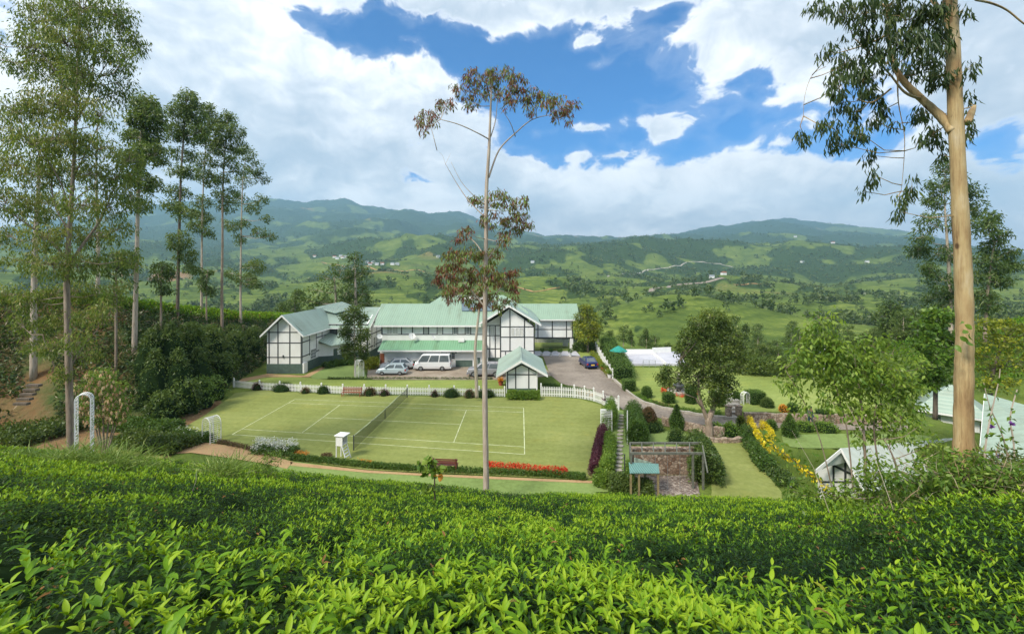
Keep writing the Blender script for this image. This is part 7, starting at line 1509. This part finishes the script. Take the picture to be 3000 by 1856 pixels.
strip('corner_shrub', 'yellow green shrub at the near right corner of the tennis lawn', [(1748, 1416), (1762, 1420), (1778, 1424)], .9, 1.0, 'l_green', 800, 24, .12, .75, 'shrub')
strip('cage_left_grass', 'green climber on the left post of the plant cage', [(1840, 1400), (1842, 1420), (1842, 1435)], .5, 1.3, 'l_green', 420, 25, .11, .5, 'climber')
strip('back_garden_hedge', 'hedge and flowers seen beneath the raised wing', [(1560, 1001), (1620, 1000), (1690, 1002)], 1.4, 1.1, 'l_dark', 700, 26, .25, .7, 'hedge')
strip('porch_shrubs', 'dark shrubs between the porch and the oval tree', [(1690, 1030), (1712, 1026), (1738, 1020)], 2.2, 1.6, 'l_dark', 900, 27, .25, .7, 'shrub')
# shrubs along the foot of the long fence
fb = [(735, 745 + 20, 1143, 'dark purple shrub at the left end of the long fence'), (790, 850, 1148, 'wide dark shrub at the foot of the long fence, second from the left'), (880, 902, 1153, 'narrow dark shrub, third along the long fence'), (925, 962, 1154, 'bushy dark shrub left of the red brown bench'), (1063, 1096, 1160, 'dark shrub right of the red brown bench'), (1111, 1136, 1160, 'small reddish shrub near the net post'), (1262, 1282, 1163, 'small red flowered shrub right of the net'), (1299, 1342, 1165, 'wide dark shrub at the fence below the van'), (1361, 1388, 1166, 'dark shrub at the fence left of the slender trunk'), (1396, 1446, 1166, 'dark shrub directly behind the slender trunk')]
for i, (u0, u1, v, lab) in enumerate(fb): topi('fence_shrub', lab, u0, u1, v, .78 if i not in (2, 5, 6) else .6, 'dome', 'l_maroon' if i in (0, 5, 6) else ('l_dark' if i % 2 else 'l_brown'), .7, 60 + i, .45 if i in (0, 5, 6) else .4, L=.11, rough=.1, group='shrubs at the foot of the long fence')
# flowers on the left edge of the court
strip('white_flower_bed', 'white flowering shrubs left of the umpire chair', [(750, 1320), (800, 1325), (862, 1326)], 1.1, 1.05, 'f_white', 330, 40, .11, .5, 'flower bed')
strip('white_flower_greens', 'green foliage under the white flowering shrubs', [(745, 1322), (800, 1328), (866, 1330)], 1.0, .55, 'l_hedge', 900, 41, .12, .5)
strip('orange_flower_bed', 'orange flowers below the white flowering shrubs', [(768, 1322), (790, 1324), (812, 1322)], .5, .4, 'f_orange', 200, 42, .08, .5, 'flower bed')
strip('orange_flower_bed', 'orange red flowers where the clipped border starts', [(862, 1332), (880, 1333), (898, 1336)], .5, .3, 'f_orange', 130, 43, .08, .2, 'flower bed')
strip('orange_flower_bed', 'orange flowers right of the umpire chair', [(1052, 1358), (1070, 1360), (1088, 1362)], .5, .28, 'f_orange', 120, 44, .08, .4, 'flower bed')
strip('umpire_side_shrub', 'small brown shrub left of the umpire chair legs', [(944, 1339), (956, 1340), (968, 1340)], .5, .3, 'l_brown', 160, 45, .08, .4, 'shrub')
strip('edge_flowers', 'white flowers and greenery between the arch and the path', [(505, 1268), (540, 1278), (580, 1288), (612, 1292)], 1.0, .65, 'l_hedge', 700, 46, .14, .45)
strip('edge_white_flowers', 'white blooms left of the court arch', [(510, 1266), (560, 1280), (605, 1290)], .9, .75, 'f_white', 46, 47, .12, .5, 'flower bed', nl=4)
strip('path_edge_plants', 'low reddish edging plants beside the sandy path', [(640, 1296), (690, 1306), (745, 1318)], .4, .25, 'l_brown', 260, 48, .1, .4)
strip('bank_foot_plants', 'low green plants at the foot of the left bank', [(330, 1250), (400, 1252), (450, 1258), (500, 1262)], 2.4, .7, 'l_hedge', 1700, 49, .2, .5, nl=7, spread=.25)
strip('left_low_scrub', 'low brown green scrub at the foot of the left earth slope', [(-40, 1230), (40, 1240), (110, 1262), (190, 1275)], 6.0, .8, 'l_ball', 2600, 51, .25, .35, nl=7, spread=.35, kind='stuff', cat='scrub')
strip('rock_garden_plants', 'mixed low shrubs around the path corner', [(370, 1290), (420, 1300), (480, 1310), (540, 1318)], 2.4, .8, 'l_ball', 1300, 50, .2, .4, nl=7, spread=.25)

# dark shrubs and conifers massed below the left bank
def bank_shrubs():
    rng = random.Random(12); S = [(480, 1235, 2.9, 3.4), (540, 1212, 2.8, 3.8), (590, 1190, 2.6, 3.6), (630, 1168, 2.2, 3.0), (520, 1165, 3.4, 5.6), (580, 1140, 3.2, 5.4), (650, 1122, 2.6, 4.2), (455, 1180, 3.4, 6.2), (440, 1120, 3.2, 6.0), (500, 1100, 3.4, 6.6), (560, 1075, 3.2, 6.0), (620, 1065, 3.2, 5.6), (690, 1060, 3.0, 5.0), (735, 1040, 3.0, 4.6), (680, 1005, 3.0, 3.2), (600, 1015, 3.2, 3.2), (470, 1040, 3.0, 4.4), (745, 1005, 2.6, 3.2), (665, 1095, 2.6, 4.6)]
    labs = ['dark green bush at the tennis lawn edge nearest the court arch', 'dark green bush second from the court arch', 'dark bush midway along the left lawn edge', 'lighter bush at the far end of the left lawn edge', 'dark conifer behind the nearest lawn edge bush', 'dark conifer behind the middle lawn edge bush', 'dark bush beside the start of the long fence', 'drooping conifer above the shaded hollow', 'tall conifer halfway up the left bank', 'tall feathery conifer in the middle of the left bank', 'feathery dark bush below the row of gums', 'dark bush below the fourth gum trunk', 'dark bush left of the wing gable', 'dark bush touching the left corner of the wing', 'upper dark bush near the bank crest by the wing', 'upper dark bush under the slim gums', 'shaded bush left of the tall conifers', 'upper bush behind the left corner of the wing', 'dark bush low on the bank behind the fence end']
    for i, ((u, v, w, h), lab) in enumerate(zip(S, labs)):
        # walk along the sight line until it meets the ground
        ys = np.arange(30, 75, .2); kk = (u - 1500) / F; hit = np.where(HC - (v - HOR) * ys / F <= ground(kk * ys, ys) + .05)[0]; y = float(ys[hit[0]]) if len(hit) else 74.0; p = D(u, v, y)
        g = gz(p.x, y); nr = np.random.default_rng(200 + i); root = thing('bank_shrub', lab, 'shrub', (p.x, y, g), 0, 'dark shrubs massed on the left bank'); h *= .8; lv = Leaves(); tk = MB(); tk.tube([(0, 0, -.5), (0, 0, h * .8)], [.12, .04], 5)
        n = int(170 * w * h / 9); a = nr.uniform(0, 6.28, n); zt_ = nr.random(n) ** .8; con = i in (4, 5, 7, 8, 9, 16); r = (w / 2) * ((1 - zt_) ** .7 if con else np.sqrt(np.clip(1 - (2 * zt_ - .8) ** 2 / 1.5, 0.05, 1))) * nr.uniform(.6, 1.08, n)
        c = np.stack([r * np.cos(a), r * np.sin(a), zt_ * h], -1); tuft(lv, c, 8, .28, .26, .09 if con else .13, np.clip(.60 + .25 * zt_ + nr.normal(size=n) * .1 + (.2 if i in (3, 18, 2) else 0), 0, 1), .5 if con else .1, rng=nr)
        q = MB(); q.lathe([(w * .36, 0), (w * .4, h * .3), (w * .28, h * .62), (.05, h * .88)], n=9); q.build('inner_shade', MT['core'], root); tk.build('trunk', MT['bark_dark'], root); lv.build('foliage', MT['l_dark'] if i not in (2, 3) else MT['l_hedge'], root)  # dark filler paints the shade within each shrub
bank_shrubs()

def brugmansia():
    y = 31; b = D(305, 1245, y); g = gz(b.x, y); rng = np.random.default_rng(71); root = thing('angel_trumpet_shrub', 'large shrub hung with peach trumpet flowers at the foot of the left bank', 'shrub', (b.x, y, min(g, b.z)))
    lv = Leaves(); fl = Leaves(); tk = MB(); z0 = min(g, b.z)
    for i, (u, v, ru, rv) in enumerate(((300, 1095, 44, 24), (270, 1130, 44, 30), (330, 1130, 44, 34), (350, 1175, 34, 34), (300, 1180, 50, 36), (350, 1215, 26, 26), (260, 1170, 30, 30), (300, 1220, 40, 26))):
        c = D(u, v, y) - Vector((b.x, y, z0)); tk.tube([(0, 0, 0), (c.x * .5, 0, c.z * .5), tuple(c)], [.08, .05, .02], 5); p = crown_points(c, (ru * y / F, ru * y / F, rv * y / F), 60, rng)
        tuft(lv, p, 9, .22, .17, .075, np.clip(.72 + rng.normal(size=60) * .12, 0, 1), .8, rng=rng); f = p[:40] * np.array([1.05, 1, 1]) + np.array([0, -.25, 0]); dn = np.array([[0, 0, -1.0]]) + unit(40, rng) * .18
        for k in range(4): fl.add(f, dn + unit(40, rng) * .22, .29, .11, np.clip(rng.random(40), 0, 1), KITE, None, rng)
    tk.build('stems', MT['bark_grey'], root); lv.build('foliage', MT['l_green'], root); fl.build('trumpet_flowers', MT['f_cream'], root)
brugmansia()

# tall grass tufts where the tea stops on the left
def grass_clump(lab, u, v, y, w, h, n, seed, t=.5):
    rng = np.random.default_rng(seed); b = D(u, v, y); g = max(gz(b.x, y), 0) ; z0 = g + .55; lv = Leaves(); c = np.stack([rng.normal(size=n) * w * .4, rng.normal(size=n) * w * .3, np.zeros(n)], -1)
    lean = rng.normal(size=(n, 2)) * .32
    for k in range(3):
        d = np.stack([lean[:, 0] * (1 + k), lean[:, 1] * (1 + k), np.full(n, 1.0 - .25 * k)], -1); d /= np.linalg.norm(d, axis=1, keepdims=True); L = h / 3 * rng.uniform(.8, 1.2, n); lv.add(c - d * .02, d, L * 1.35, .035 - .006 * k, np.clip(t + rng.normal(size=n) * .2, 0, 1), KITE, np.stack([lean[:, 1], -lean[:, 0], np.zeros(n)], -1) * 0 + unit(n, rng), rng); c = c + d * L[:, None]
    o = lv.build('grass_clump', MT['l_grass']); o.location = (b.x, y, z0); tag(o, lab, 'grass', 'tall grass at the edge of the tea')
grass_clump('tall grass clump at the foot of the big gum tree', 205, 1365, 14, 1.0, .95, 420, 80); grass_clump('wide tall grass clump left of centre behind the tea', 320, 1372, 14, 1.0, .95, 420, 81, .55); grass_clump('tall grass between the big gum and the peach shrub', 420, 1385, 14, .7, .7, 220, 82); grass_clump('bright upright grass clump below the sandy path', 645, 1405, 14, .8, 1.0, 300, 83, .6); grass_clump('tall grass clump at the left edge of the tea', 60, 1330, 15, .9, .7, 200, 84, .4)
simple_tree('wild_shrub', 'small feathery shrub at the end of the sandy path', 790, 1440, 16, [(800, 1340, 26, 20), (770, 1365, 26, 22), (740, 1380, 26, 20), (790, 1390, 30, 22)], 'l_green', 'bark_dark', .02, .09, .3, 85, 10, .14, t=.55, n=26, cat='shrub')
def sapling():
    y = 12; d = lambda u, v: D(u, v, y); b = d(1274, 1440); root = thing('sapling', 'spindly sapling with yellow green heart shaped leaves in the tea', 'sapling', (b.x, y, tea_top(b.x, y) - .5)); z0 = root.location.z; tk = MB(); tk.tube([Vector((b.x, y, z0)), d(1273, 1400), d(1270, 1370), d(1262, 1335)], [.022, .02, .015, .006], 5)
    rng = np.random.default_rng(86); lv = Leaves(); pts = []
    for u, v in ((1262, 1332), (1250, 1345), (1268, 1345), (1238, 1358), (1228, 1352), (1250, 1368), (1262, 1362), (1280, 1368), (1248, 1378), (1276, 1384), (1290, 1362), (1245, 1415), (1255, 1428), (1250, 1425), (1268, 1420), (1300, 1366)): p = d(u, v); tk.tube([d(1270, v + 10), p], [.008, .004], 4, False); pts.append(tuple(p))
    pts = np.array(pts); n = len(pts)
    for k in range(3): lv.add(pts + unit(n, rng) * .05, unit(n, rng) * .6 + np.array([0, -.3, -.8]), .20, .15, np.clip(rng.normal(size=n) * .2 + .75, 0, 1), GRIDLEAF, None, rng)
    tk.build('stem', MT['bark_dark'], root, True); lv.build('leaves', MT['l_green'], root, off=tuple(root.location)); lo = Leaves(); q = np.array([tuple(d(1293, 1383))] * 3) + unit(3, rng) * .04; lo.add(q, unit(3, rng) + np.array([0, -.5, -.6]), .2, .16, .5, GRIDLEAF, None, rng); lo.build('orange_leaf', MT['f_orange'], root, off=tuple(root.location))
sapling()

# weeds and climbers at the right in front of the trunk
def weeds():
    def bush(name, lab, y, ub, vb, cr, leaf, L, asp, n, nl, tr, seed, t=.6, droop=.5, tpl=FOLD, stem='bark_pale', limbs=None): simple_tree(name, lab, ub, vb, y, cr, leaf, stem, .03, L, asp, seed, nl, tr, limbs=limbs, t=t, n=n, cat='shrub', droop=droop)
    y = 9.0; d = lambda u, v, q=0: D(u, v, y + q)
    cr = [(2390, 940, 26, 22, 9), (2370, 980, 34, 24, 14), (2340, 1020, 34, 26, 14), (2320, 1060, 26, 22, 9), (2420, 990, 44, 30, 26), (2460, 1020, 44, 30, 30), (2400, 1050, 44, 30, 28), (2360, 1090, 34, 24, 14), (2330, 1130, 28, 22, 9), (2500, 1040, 40, 30, 26), (2550, 1010, 34, 24, 16), (2600, 1010, 26, 20, 10), (2560, 1060, 40, 30, 24), (2460, 1080, 44, 30, 30), (2520, 1090, 44, 30, 30), (2600, 1090, 34, 30, 20), (2640, 1110, 34, 30, 20), (2420, 1120, 40, 26, 20), (2480, 1140, 44, 30, 26), (2560, 1140, 40, 30, 26), (2620, 1160, 40, 30, 22), (2680, 1130, 26, 30, 14), (2440, 1180, 34, 24, 16), (2500, 1200, 40, 30, 22), (2570, 1210, 44, 30, 26), (2640, 1220, 40, 30, 22), (2460, 1010, 20, 60, 8), (2680, 1190, 26, 26, 10), (2500, 1265, 34, 24, 7), (2570, 1280, 36, 26, 9), (2630, 1275, 34, 26, 8), (2560, 1350, 30, 30, 6), (2350, 1190, 26, 26, 6), (2300, 1110, 18, 26, 5), (2440, 930, 22, 26, 5), (2640, 1040, 26, 26, 6), (2700, 1080, 24, 26, 6)]
    li = [[(d(2500, 1440), .018), (d(2480, 1250), .014), (d(2440, 1100), .010), (d(2415, 1000), .006), (d(2395, 920), .003)], [(d(2590, 1440), .018), (d(2560, 1250), .014), (d(2590, 1100), .010), (d(2625, 1010), .004)], [(d(2440, 1440), .014), (d(2390, 1250), .01), (d(2300, 1080), .005)]]
    simple_tree('wild_shrub', 'tall straggling bright green shrub in front of the upper lawn at right', 2540, 1440, y, cr, 'l_green', 'bark_grey', .03, .11, .42, 90, 10, .19, limbs=li, t=.86, n=14, cat='shrub', droop=.9)
    simple_tree('wild_shrub', 'yellowish leafy shrub over the low cottage roof', 2640, 1440, 8.0, [(2690, 1250, 40, 22, 8), (2640, 1290, 40, 24, 5), (2720, 1330, 40, 30, 12), (2600, 1360, 40, 22, 4), (2660, 1400, 60, 26, 22), (2560, 1400, 60, 30, 28), (2740, 1300, 34, 34, 14), (2440, 1450, 50, 22, 26), (2350, 1450, 50, 22, 26), (2520, 1450, 60, 30, 40), (2620, 1450, 60, 30, 40), (2560, 1380, 44, 30, 16)], 'l_green', 'bark_grey', .025, .095, .38, 91, 9, .14, t=.66, n=14, cat='shrub', droop=.6)
    simple_tree('thicket', 'brown and green tangled undergrowth round the base of the thick trunk', 2830, 1500, 6.2, [(2700, 1500, 60, 40, 40), (2780, 1520, 60, 40, 40), (2860, 1530, 60, 40, 40), (2940, 1520, 60, 40, 40), (3010, 1530, 60, 40, 40), (2760, 1360, 34, 26, 16), (2810, 1350, 34, 26, 16), (2730, 1380, 50, 30, 26), (2790, 1400, 50, 40, 34), (2760, 1440, 60, 36, 34), (2850, 1420, 50, 40, 34), (2900, 1400, 50, 34, 30), (2960, 1400, 50, 34, 30), (2920, 1450, 60, 34, 34), (2840, 1470, 70, 30, 34), (2990, 1460, 50, 30, 26), (2680, 1440, 50, 34, 24), (2880, 1350, 30, 26, 10), (3040, 1400, 60, 50, 30), (2640, 1400, 44, 30, 16)], 'l_green', 'bark_grey', .02, .075, .42, 92, 12, .11, t=.50, n=26, cat='undergrowth', droop=.5)
    # dry stems
    rng = np.random.default_rng(93); lv = Leaves(); n = 260; u = rng.uniform(2660, 3040, n); v = rng.uniform(1350, 1490, n); yy = rng.uniform(5.6, 7.4, n); c = np.stack([(u - 1500) / F * yy, yy, HC - (v - HOR) / F * yy], -1); dd = unit(n, rng) + np.array([0, 0, .5]); lv.add(c, dd, rng.uniform(.2, .5, n), .010, rng.random(n), KITE, None, rng)
    o = lv.build('dry_stalks', MT['l_dry'], off=(7.2, 6.4, 9.5)); o.location = (7.2, 6.4, 9.5); tag(o, 'dry brown stalks tangled round the thick trunk', 'undergrowth', kind='stuff')
    # bare canes with purple flowers right of the trunk
    for i, (pts, fl, lab) in enumerate(((((2888, 1420), (2885, 1330), (2900, 1230), (2925, 1120), (2930, 1080)), [(2965, 1240), (2905, 1250)], 'leaning cane right of the thick trunk with a purple flower'), (((2965, 1430), (2955, 1350), (2935, 1270), (2900, 1190), (2882, 1120)), [], 'crossing bare cane right of the thick trunk'), (((2975, 1420), (2970, 1300), (2960, 1220), (2980, 1140)), [(2990, 1390), (2925, 1335)], 'cane at the right edge with small purple flowers'))):
        y2 = 6.6 + .3 * i; d2 = lambda u, v: D(u, v, y2); b = d2(*pts[0]); root = thing('flowering_cane', lab, 'plant', tuple(b)); tk = MB(); skel_tube(tk, [(d2(*p), .016 - .003 * k) for k, p in enumerate(pts)], 5); tk.build('stem', MT['bark_pale'], root, True); lv = Leaves(); rr = np.random.default_rng(95 + i); m = 26; t_ = rr.random(m) * (len(pts) - 1.01); k = t_.astype(int); A = np.array([tuple(d2(*p)) for p in pts]); c = A[k] + (A[k + 1] - A[k]) * (t_ - k)[:, None]; lv.add(c, unit(m, rr), .10, .05, rr.uniform(.3, .9, m), FOLD, None, rr); lv.build('leaves', MT['l_green'], root, off=tuple(b))
        if fl:
            for q in fl: fv = Leaves(); cc = np.array([tuple(d2(*q))] * 22); fv.add(cc, unit(22, rr), .045, .03, rr.random(22), KITE, None, rr); fv.build('purple_flower', MT['f_purple'], root, off=tuple(b))
    # yellow leaved branch slanting across
    y3 = 8.0; d3 = lambda u, v: D(u, v, y3); pts = [(2440, 1440), (2385, 1395), (2320, 1345), (2260, 1300), (2210, 1260)]; b = d3(*pts[0]); root = thing('yellow_spray', 'long spray of yellow flowers slanting over the side lawn', 'plant', tuple(b)); tk = MB(); skel_tube(tk, [(d3(*p), .012 - .002 * k) for k, p in enumerate(pts)], 5); tk.build('stem', MT['bark_grey'], root, True)
    rr = np.random.default_rng(99); A = np.array([tuple(d3(*p)) for p in pts]); m = 260; t_ = rr.random(m) * (len(pts) - 1.01); k = t_.astype(int); c = A[k] + (A[k + 1] - A[k]) * (t_ - k)[:, None] + rr.normal(size=(m, 3)) * .035; lv = Leaves(); lv.add(c, unit(m, rr) * .6 + np.array([.3, 0, -.5]), .06, .035, rr.random(m), KITE, None, rr); lv.build('yellow_flowers', MT['f_yel'], root, off=tuple(b)); lv = Leaves(); c2 = c[:90] + rr.normal(size=(90, 3)) * .10; lv.add(c2, unit(90, rr) + np.array([0, 0, -.5]), .11, .05, rr.uniform(.3, .8, 90), FOLD, None, rr); lv.build('leaves', MT['l_green'], root, off=tuple(b))
    rng = random.Random(5)
    for i, (u0, v0, u1, v1, yy, lab) in enumerate(((2620, 1500, 2480, 1180, 5.5, 'long pale grass stem leaning left across the weeds'), (2430, 1500, 2320, 1260, 6.0, 'pale stalk standing over the side lawn edge'), (560, 1450, 575, 1370, 9, 'thin dry stalk rising from the tea at left'))):
        a = D(u0, v0, yy); b = D(u1, v1, yy + .4); m = MB(); m.tube([a, a.lerp(b, .5) + Vector((.05, 0, .03)), b], [.0035, .0028, .0015], 4); m.top('grass_stalk', MT['l_dry'] if 0 else MT['bark_pale'], lab, 'stalk')
    # vine leaves on the thick trunk
    rr = np.random.default_rng(101); c = np.array([tuple(D(u, v, 6.72)) for u, v in ((2822, 965), (2812, 985), (2830, 995), (2826, 950), (2840, 975), (2818, 940), (2800, 1010))]); lv = Leaves(); lv.add(c, unit(7, rr) * .5 + np.array([0, -.3, -.7]), .12, .07, rr.uniform(.4, .8, 7), GRIDLEAF, None, rr); o = lv.build('vine_sprig', MT['l_green'], off=tuple(c[0])); o.location = tuple(c[0]); tag(o, 'small leafy vine sprig clinging to the thick trunk', 'vine')
weeds()

# tea rows on the slope at the right edge and scrub mound leaves
def right_rows():
    rng = np.random.default_rng(120); n = 16000; x = rng.uniform(52, 110, n); y = rng.uniform(44, 96, n); z = ground(x, y); m = (np.sin(y * 2.6 + x * .5) > -.2) & (z > -1.5) & (x / y < 1.35); x, y, z = x[m], y[m], z[m]
    lv = Leaves(); tuft(lv, np.stack([x, y, z + .45], -1), 6, .35, .30, .16, np.clip(.62 + .15 * fbm(x / 5, y / 5, 2, 3), 0, 1), 0, rng=rng, upright=.5); tag(lv.build('hillside_tea', MT['l_tea']), 'rows of tea on the slope at the right edge', 'tea', kind='stuff')
right_rows()

# ------------------------------------------------------------ walker on the road
def person():
    p = P(2374, 1250); root = thing('person', 'person in dark green trousers and jacket walking along the road', 'person', (p.x, p.y, 0), R(-85))
    H = 1.0
    def body(name, verts, edges, radii, mat):
        me = bpy.data.meshes.new(name); me.from_pydata(verts, edges, []); me.materials.append(mat); o = bpy.data.objects.new(name, me); COL.objects.link(o); o.parent = root
        sk = o.modifiers.new('skin', 'SKIN'); 
        for i, r in enumerate(radii): me.skin_vertices[0].data[i].radius = (r, r)
        me.skin_vertices[0].data[0].use_root = True; s = o.modifiers.new('sub', 'SUBSURF'); s.levels = 2; s.render_levels = 2; return o
    skin = simple('skin', (.26, .14, .09), .6, .1, 5); tr = simple('dark_teal_trousers', (.015, .06, .065), .8, .2, 6); jk = simple('dark_green_jacket', (.03, .09, .06), .8, .2, 6)
    def mk(name, verts, edges, radii, mat):
        me = bpy.data.meshes.new(name); me.from_pydata(verts, edges, []); o = bpy.data.objects.new(name, me); COL.objects.link(o); o.parent = root; me.materials.append(mat)
        o.modifiers.new('skin', 'SKIN'); lay = me.skin_vertices[0].data if len(me.skin_vertices) else None
        if lay is None: return o
        for i, r in enumerate(radii): lay[i].radius = (r, r)
        lay[0].use_root = True; s = o.modifiers.new('sub', 'SUBSURF'); s.levels = 2; s.render_levels = 2; return o
    # x is forward
    V = [(0, 0, .92), (0, 0, 1.12), (0.01, 0, 1.36), (.02, 0, 1.48), (.04, 0, 1.56), (.05, 0, 1.68), (0, .17, 1.40), (-.08, .24, 1.15), (.04, .25, .92), (.08, .25, .82), (0, -.17, 1.40), (.1, -.24, 1.16), (.28, -.24, .98), (.34, -.23, .90),
         (0, .09, .88), (.16, .1, .50), (.36, .1, .10), (.46, .1, .05), (0, -.09, .88), (-.04, -.1, .48), (-.34, -.1, .12), (-.26, -.1, .04)]
    E = [(0, 1), (1, 2), (2, 3), (3, 4), (4, 5), (2, 6), (6, 7), (7, 8), (8, 9), (2, 10), (10, 11), (11, 12), (12, 13), (0, 14), (14, 15), (15, 16), (16, 17), (0, 18), (18, 19), (19, 20), (20, 21)]
    rad = [.13, .12, .14, .055, .085, .08, .065, .045, .035, .032, .065, .045, .035, .032, .095, .065, .045, .035, .095, .065, .045, .035]
    mk('body', V, E, rad, skin)
    def sub(ids, k): m = {a: i for i, a in enumerate(ids)}; return [V[a] for a in ids], [(m[a], m[b]) for a, b in E if a in m and b in m], [rad[a] * k + .006 for a in ids]
    a, b, c = sub([0, 14, 15, 16, 18, 19, 20], 1.12); mk('trousers', a, b, c, tr); a, b, c = sub([1, 2, 6, 7, 8, 10, 11, 12], 1.14); V2 = [(0, 0, .98)] + a; mk('jacket', V2, [(0, 1)] + [(i + 1, j + 1) for i, j in b], [.135] + c, jk)
    q = MB(); q.lathe([(.085, 1.66), (.1, 1.7), (.085, 1.77), (.03, 1.80)], (.045, 0, 0), 10); q.build('hair', simple('black_hair', (.012, .01, .01), .7, .2, 8), root, smooth=True)
person()

def march(u, v, y0=130):
    a = y0 * 1.008 ** np.arange(0, 490); k = (u - 1500) / F; z = HC - (v - HOR) * a / F; g = ground(k * a, a); h = np.where(z <= g)[0]
    return Vector((k * a[h[0]], a[h[0]], 0)) if len(h) else None
# far houses on the hillside and the pale road
def far_houses():
    rng = random.Random(33); spots = [(980, 755), (988, 760), (998, 752), (1004, 758), (1012, 755), (1075, 772), (1084, 776), (1094, 773), (1104, 777), (1120, 775), (1150, 778), (1164, 777), (922, 754), (1284, 755), (2350, 770), (2120, 805), (2085, 815), (2330, 700), (2440, 715), (2540, 770), (1560, 770)]
    for i, (u, v) in enumerate(spots):
        p = march(u, v, 600)
        if p is None: continue
        a = p.y
        g = gz(p.x, a); s = 5 + a / 260; o = thing('distant_house', 'tiny pale hillside house ' + ('above the left wing' if u < 1050 else ('above the main roof' if u < 1300 else 'beyond the road')), 'house', (p.x, a, g), rng.uniform(-.5, .5), 'distant houses on the hills')
        q = MB(); q.box((0, 0, s * .18), (s, s * .7, s * .5)); q.build('wall', MT['white'], o); q = MB(); q.prism([(-s * .55, -s * .4, s * .42), (s * .55, -s * .4, s * .42), (s * .55, 0, s * .66), (-s * .55, 0, s * .66)], (0, 0, .3)); q.prism([(-s * .55, s * .4, s * .42), (s * .55, s * .4, s * .42), (s * .55, 0, s * .66), (-s * .55, 0, s * .66)], (0, 0, .3)); q.build('roof', MT['metal'] if i % 3 else MT['redwood'], o)
far_houses()

# pale roads and tracks on the far slopes, laid on the ground
def track(name, px, w, mat, y0=130):
    pts = [q for q in (march(u, v, y0) for u, v in px) if q]; out = []
    for a, b in zip(pts[:-1], pts[1:]):
        if abs(a.y - b.y) > 300: continue
        k = max(2, int((b - a).length / 6)); out.append([a.lerp(b, i / k) for i in range(k + 1)])
    m = MB()
    for seg in out:
        for a, b in zip(seg[:-1], seg[1:]):
            d = (b - a).normalized(); n = Vector((-d.y, d.x, 0)) * w; q = [a - n, b - n, b + n, a + n]; m.quad(*[(p.x, p.y, gz(p.x, p.y) + .5) for p in q])
    if m.v: tag(m.build(name, mat), kind='structure')
track('hill_road', [(1925, 868), (1908, 856), (1912, 846), (1935, 842), (1965, 838), (2000, 833), (2060, 830), (2090, 822), (2120, 815)], 4.5, MT['asphalt'])
track('hill_track', [(1780, 812), (1820, 806), (1860, 800), (1900, 790), (1960, 786), (2010, 770), (2060, 768), (2110, 775), (2160, 782)], 2.2, MT['concrete'])
track('hill_track', [(1500, 838), (1530, 846), (1560, 856), (1600, 850), (1640, 842)], 1.8, MT['dirt'])
track('hill_track', [(940, 770), (1000, 778), (1100, 790), (1200, 792), (1260, 800)], 2.2, MT['dirt'])
track('hill_track', [(2150, 835), (2200, 832), (2260, 836), (2330, 830), (2400, 838)], 1.8, MT['dirt'])

# things that look alike: tell them apart by their order across the view
ORD = ['first', 'second', 'third', 'fourth', 'fifth', 'sixth', 'seventh', 'eighth', 'ninth', 'tenth', 'eleventh', 'twelfth', 'thirteenth', 'fourteenth', 'fifteenth', 'sixteenth', 'seventeenth', 'eighteenth', 'nineteenth', 'twentieth']
def order_labels():
    by = {}
    for o in scene.objects:
        if o.parent is None and o.get('label') and not o.get('kind'): by.setdefault(o['label'], []).append(o)
    for lab, os_ in by.items():
        if len(os_) < 2: continue
        stones = 'stepping' in lab; os_.sort(key=(lambda o: -o.location.y) if stones else (lambda o: o.location.x / max(o.location.y, 1)))
        for i, o in enumerate(os_):
            if i < len(ORD): o['label'] = lab + (', ' + ORD[i] + (' from the road' if stones else ' from the left'))
            else: o['label'] = lab + ', ' + ORD[len(os_) - 1 - i if len(os_) - 1 - i < 20 else 19] + ' from the right'
order_labels()
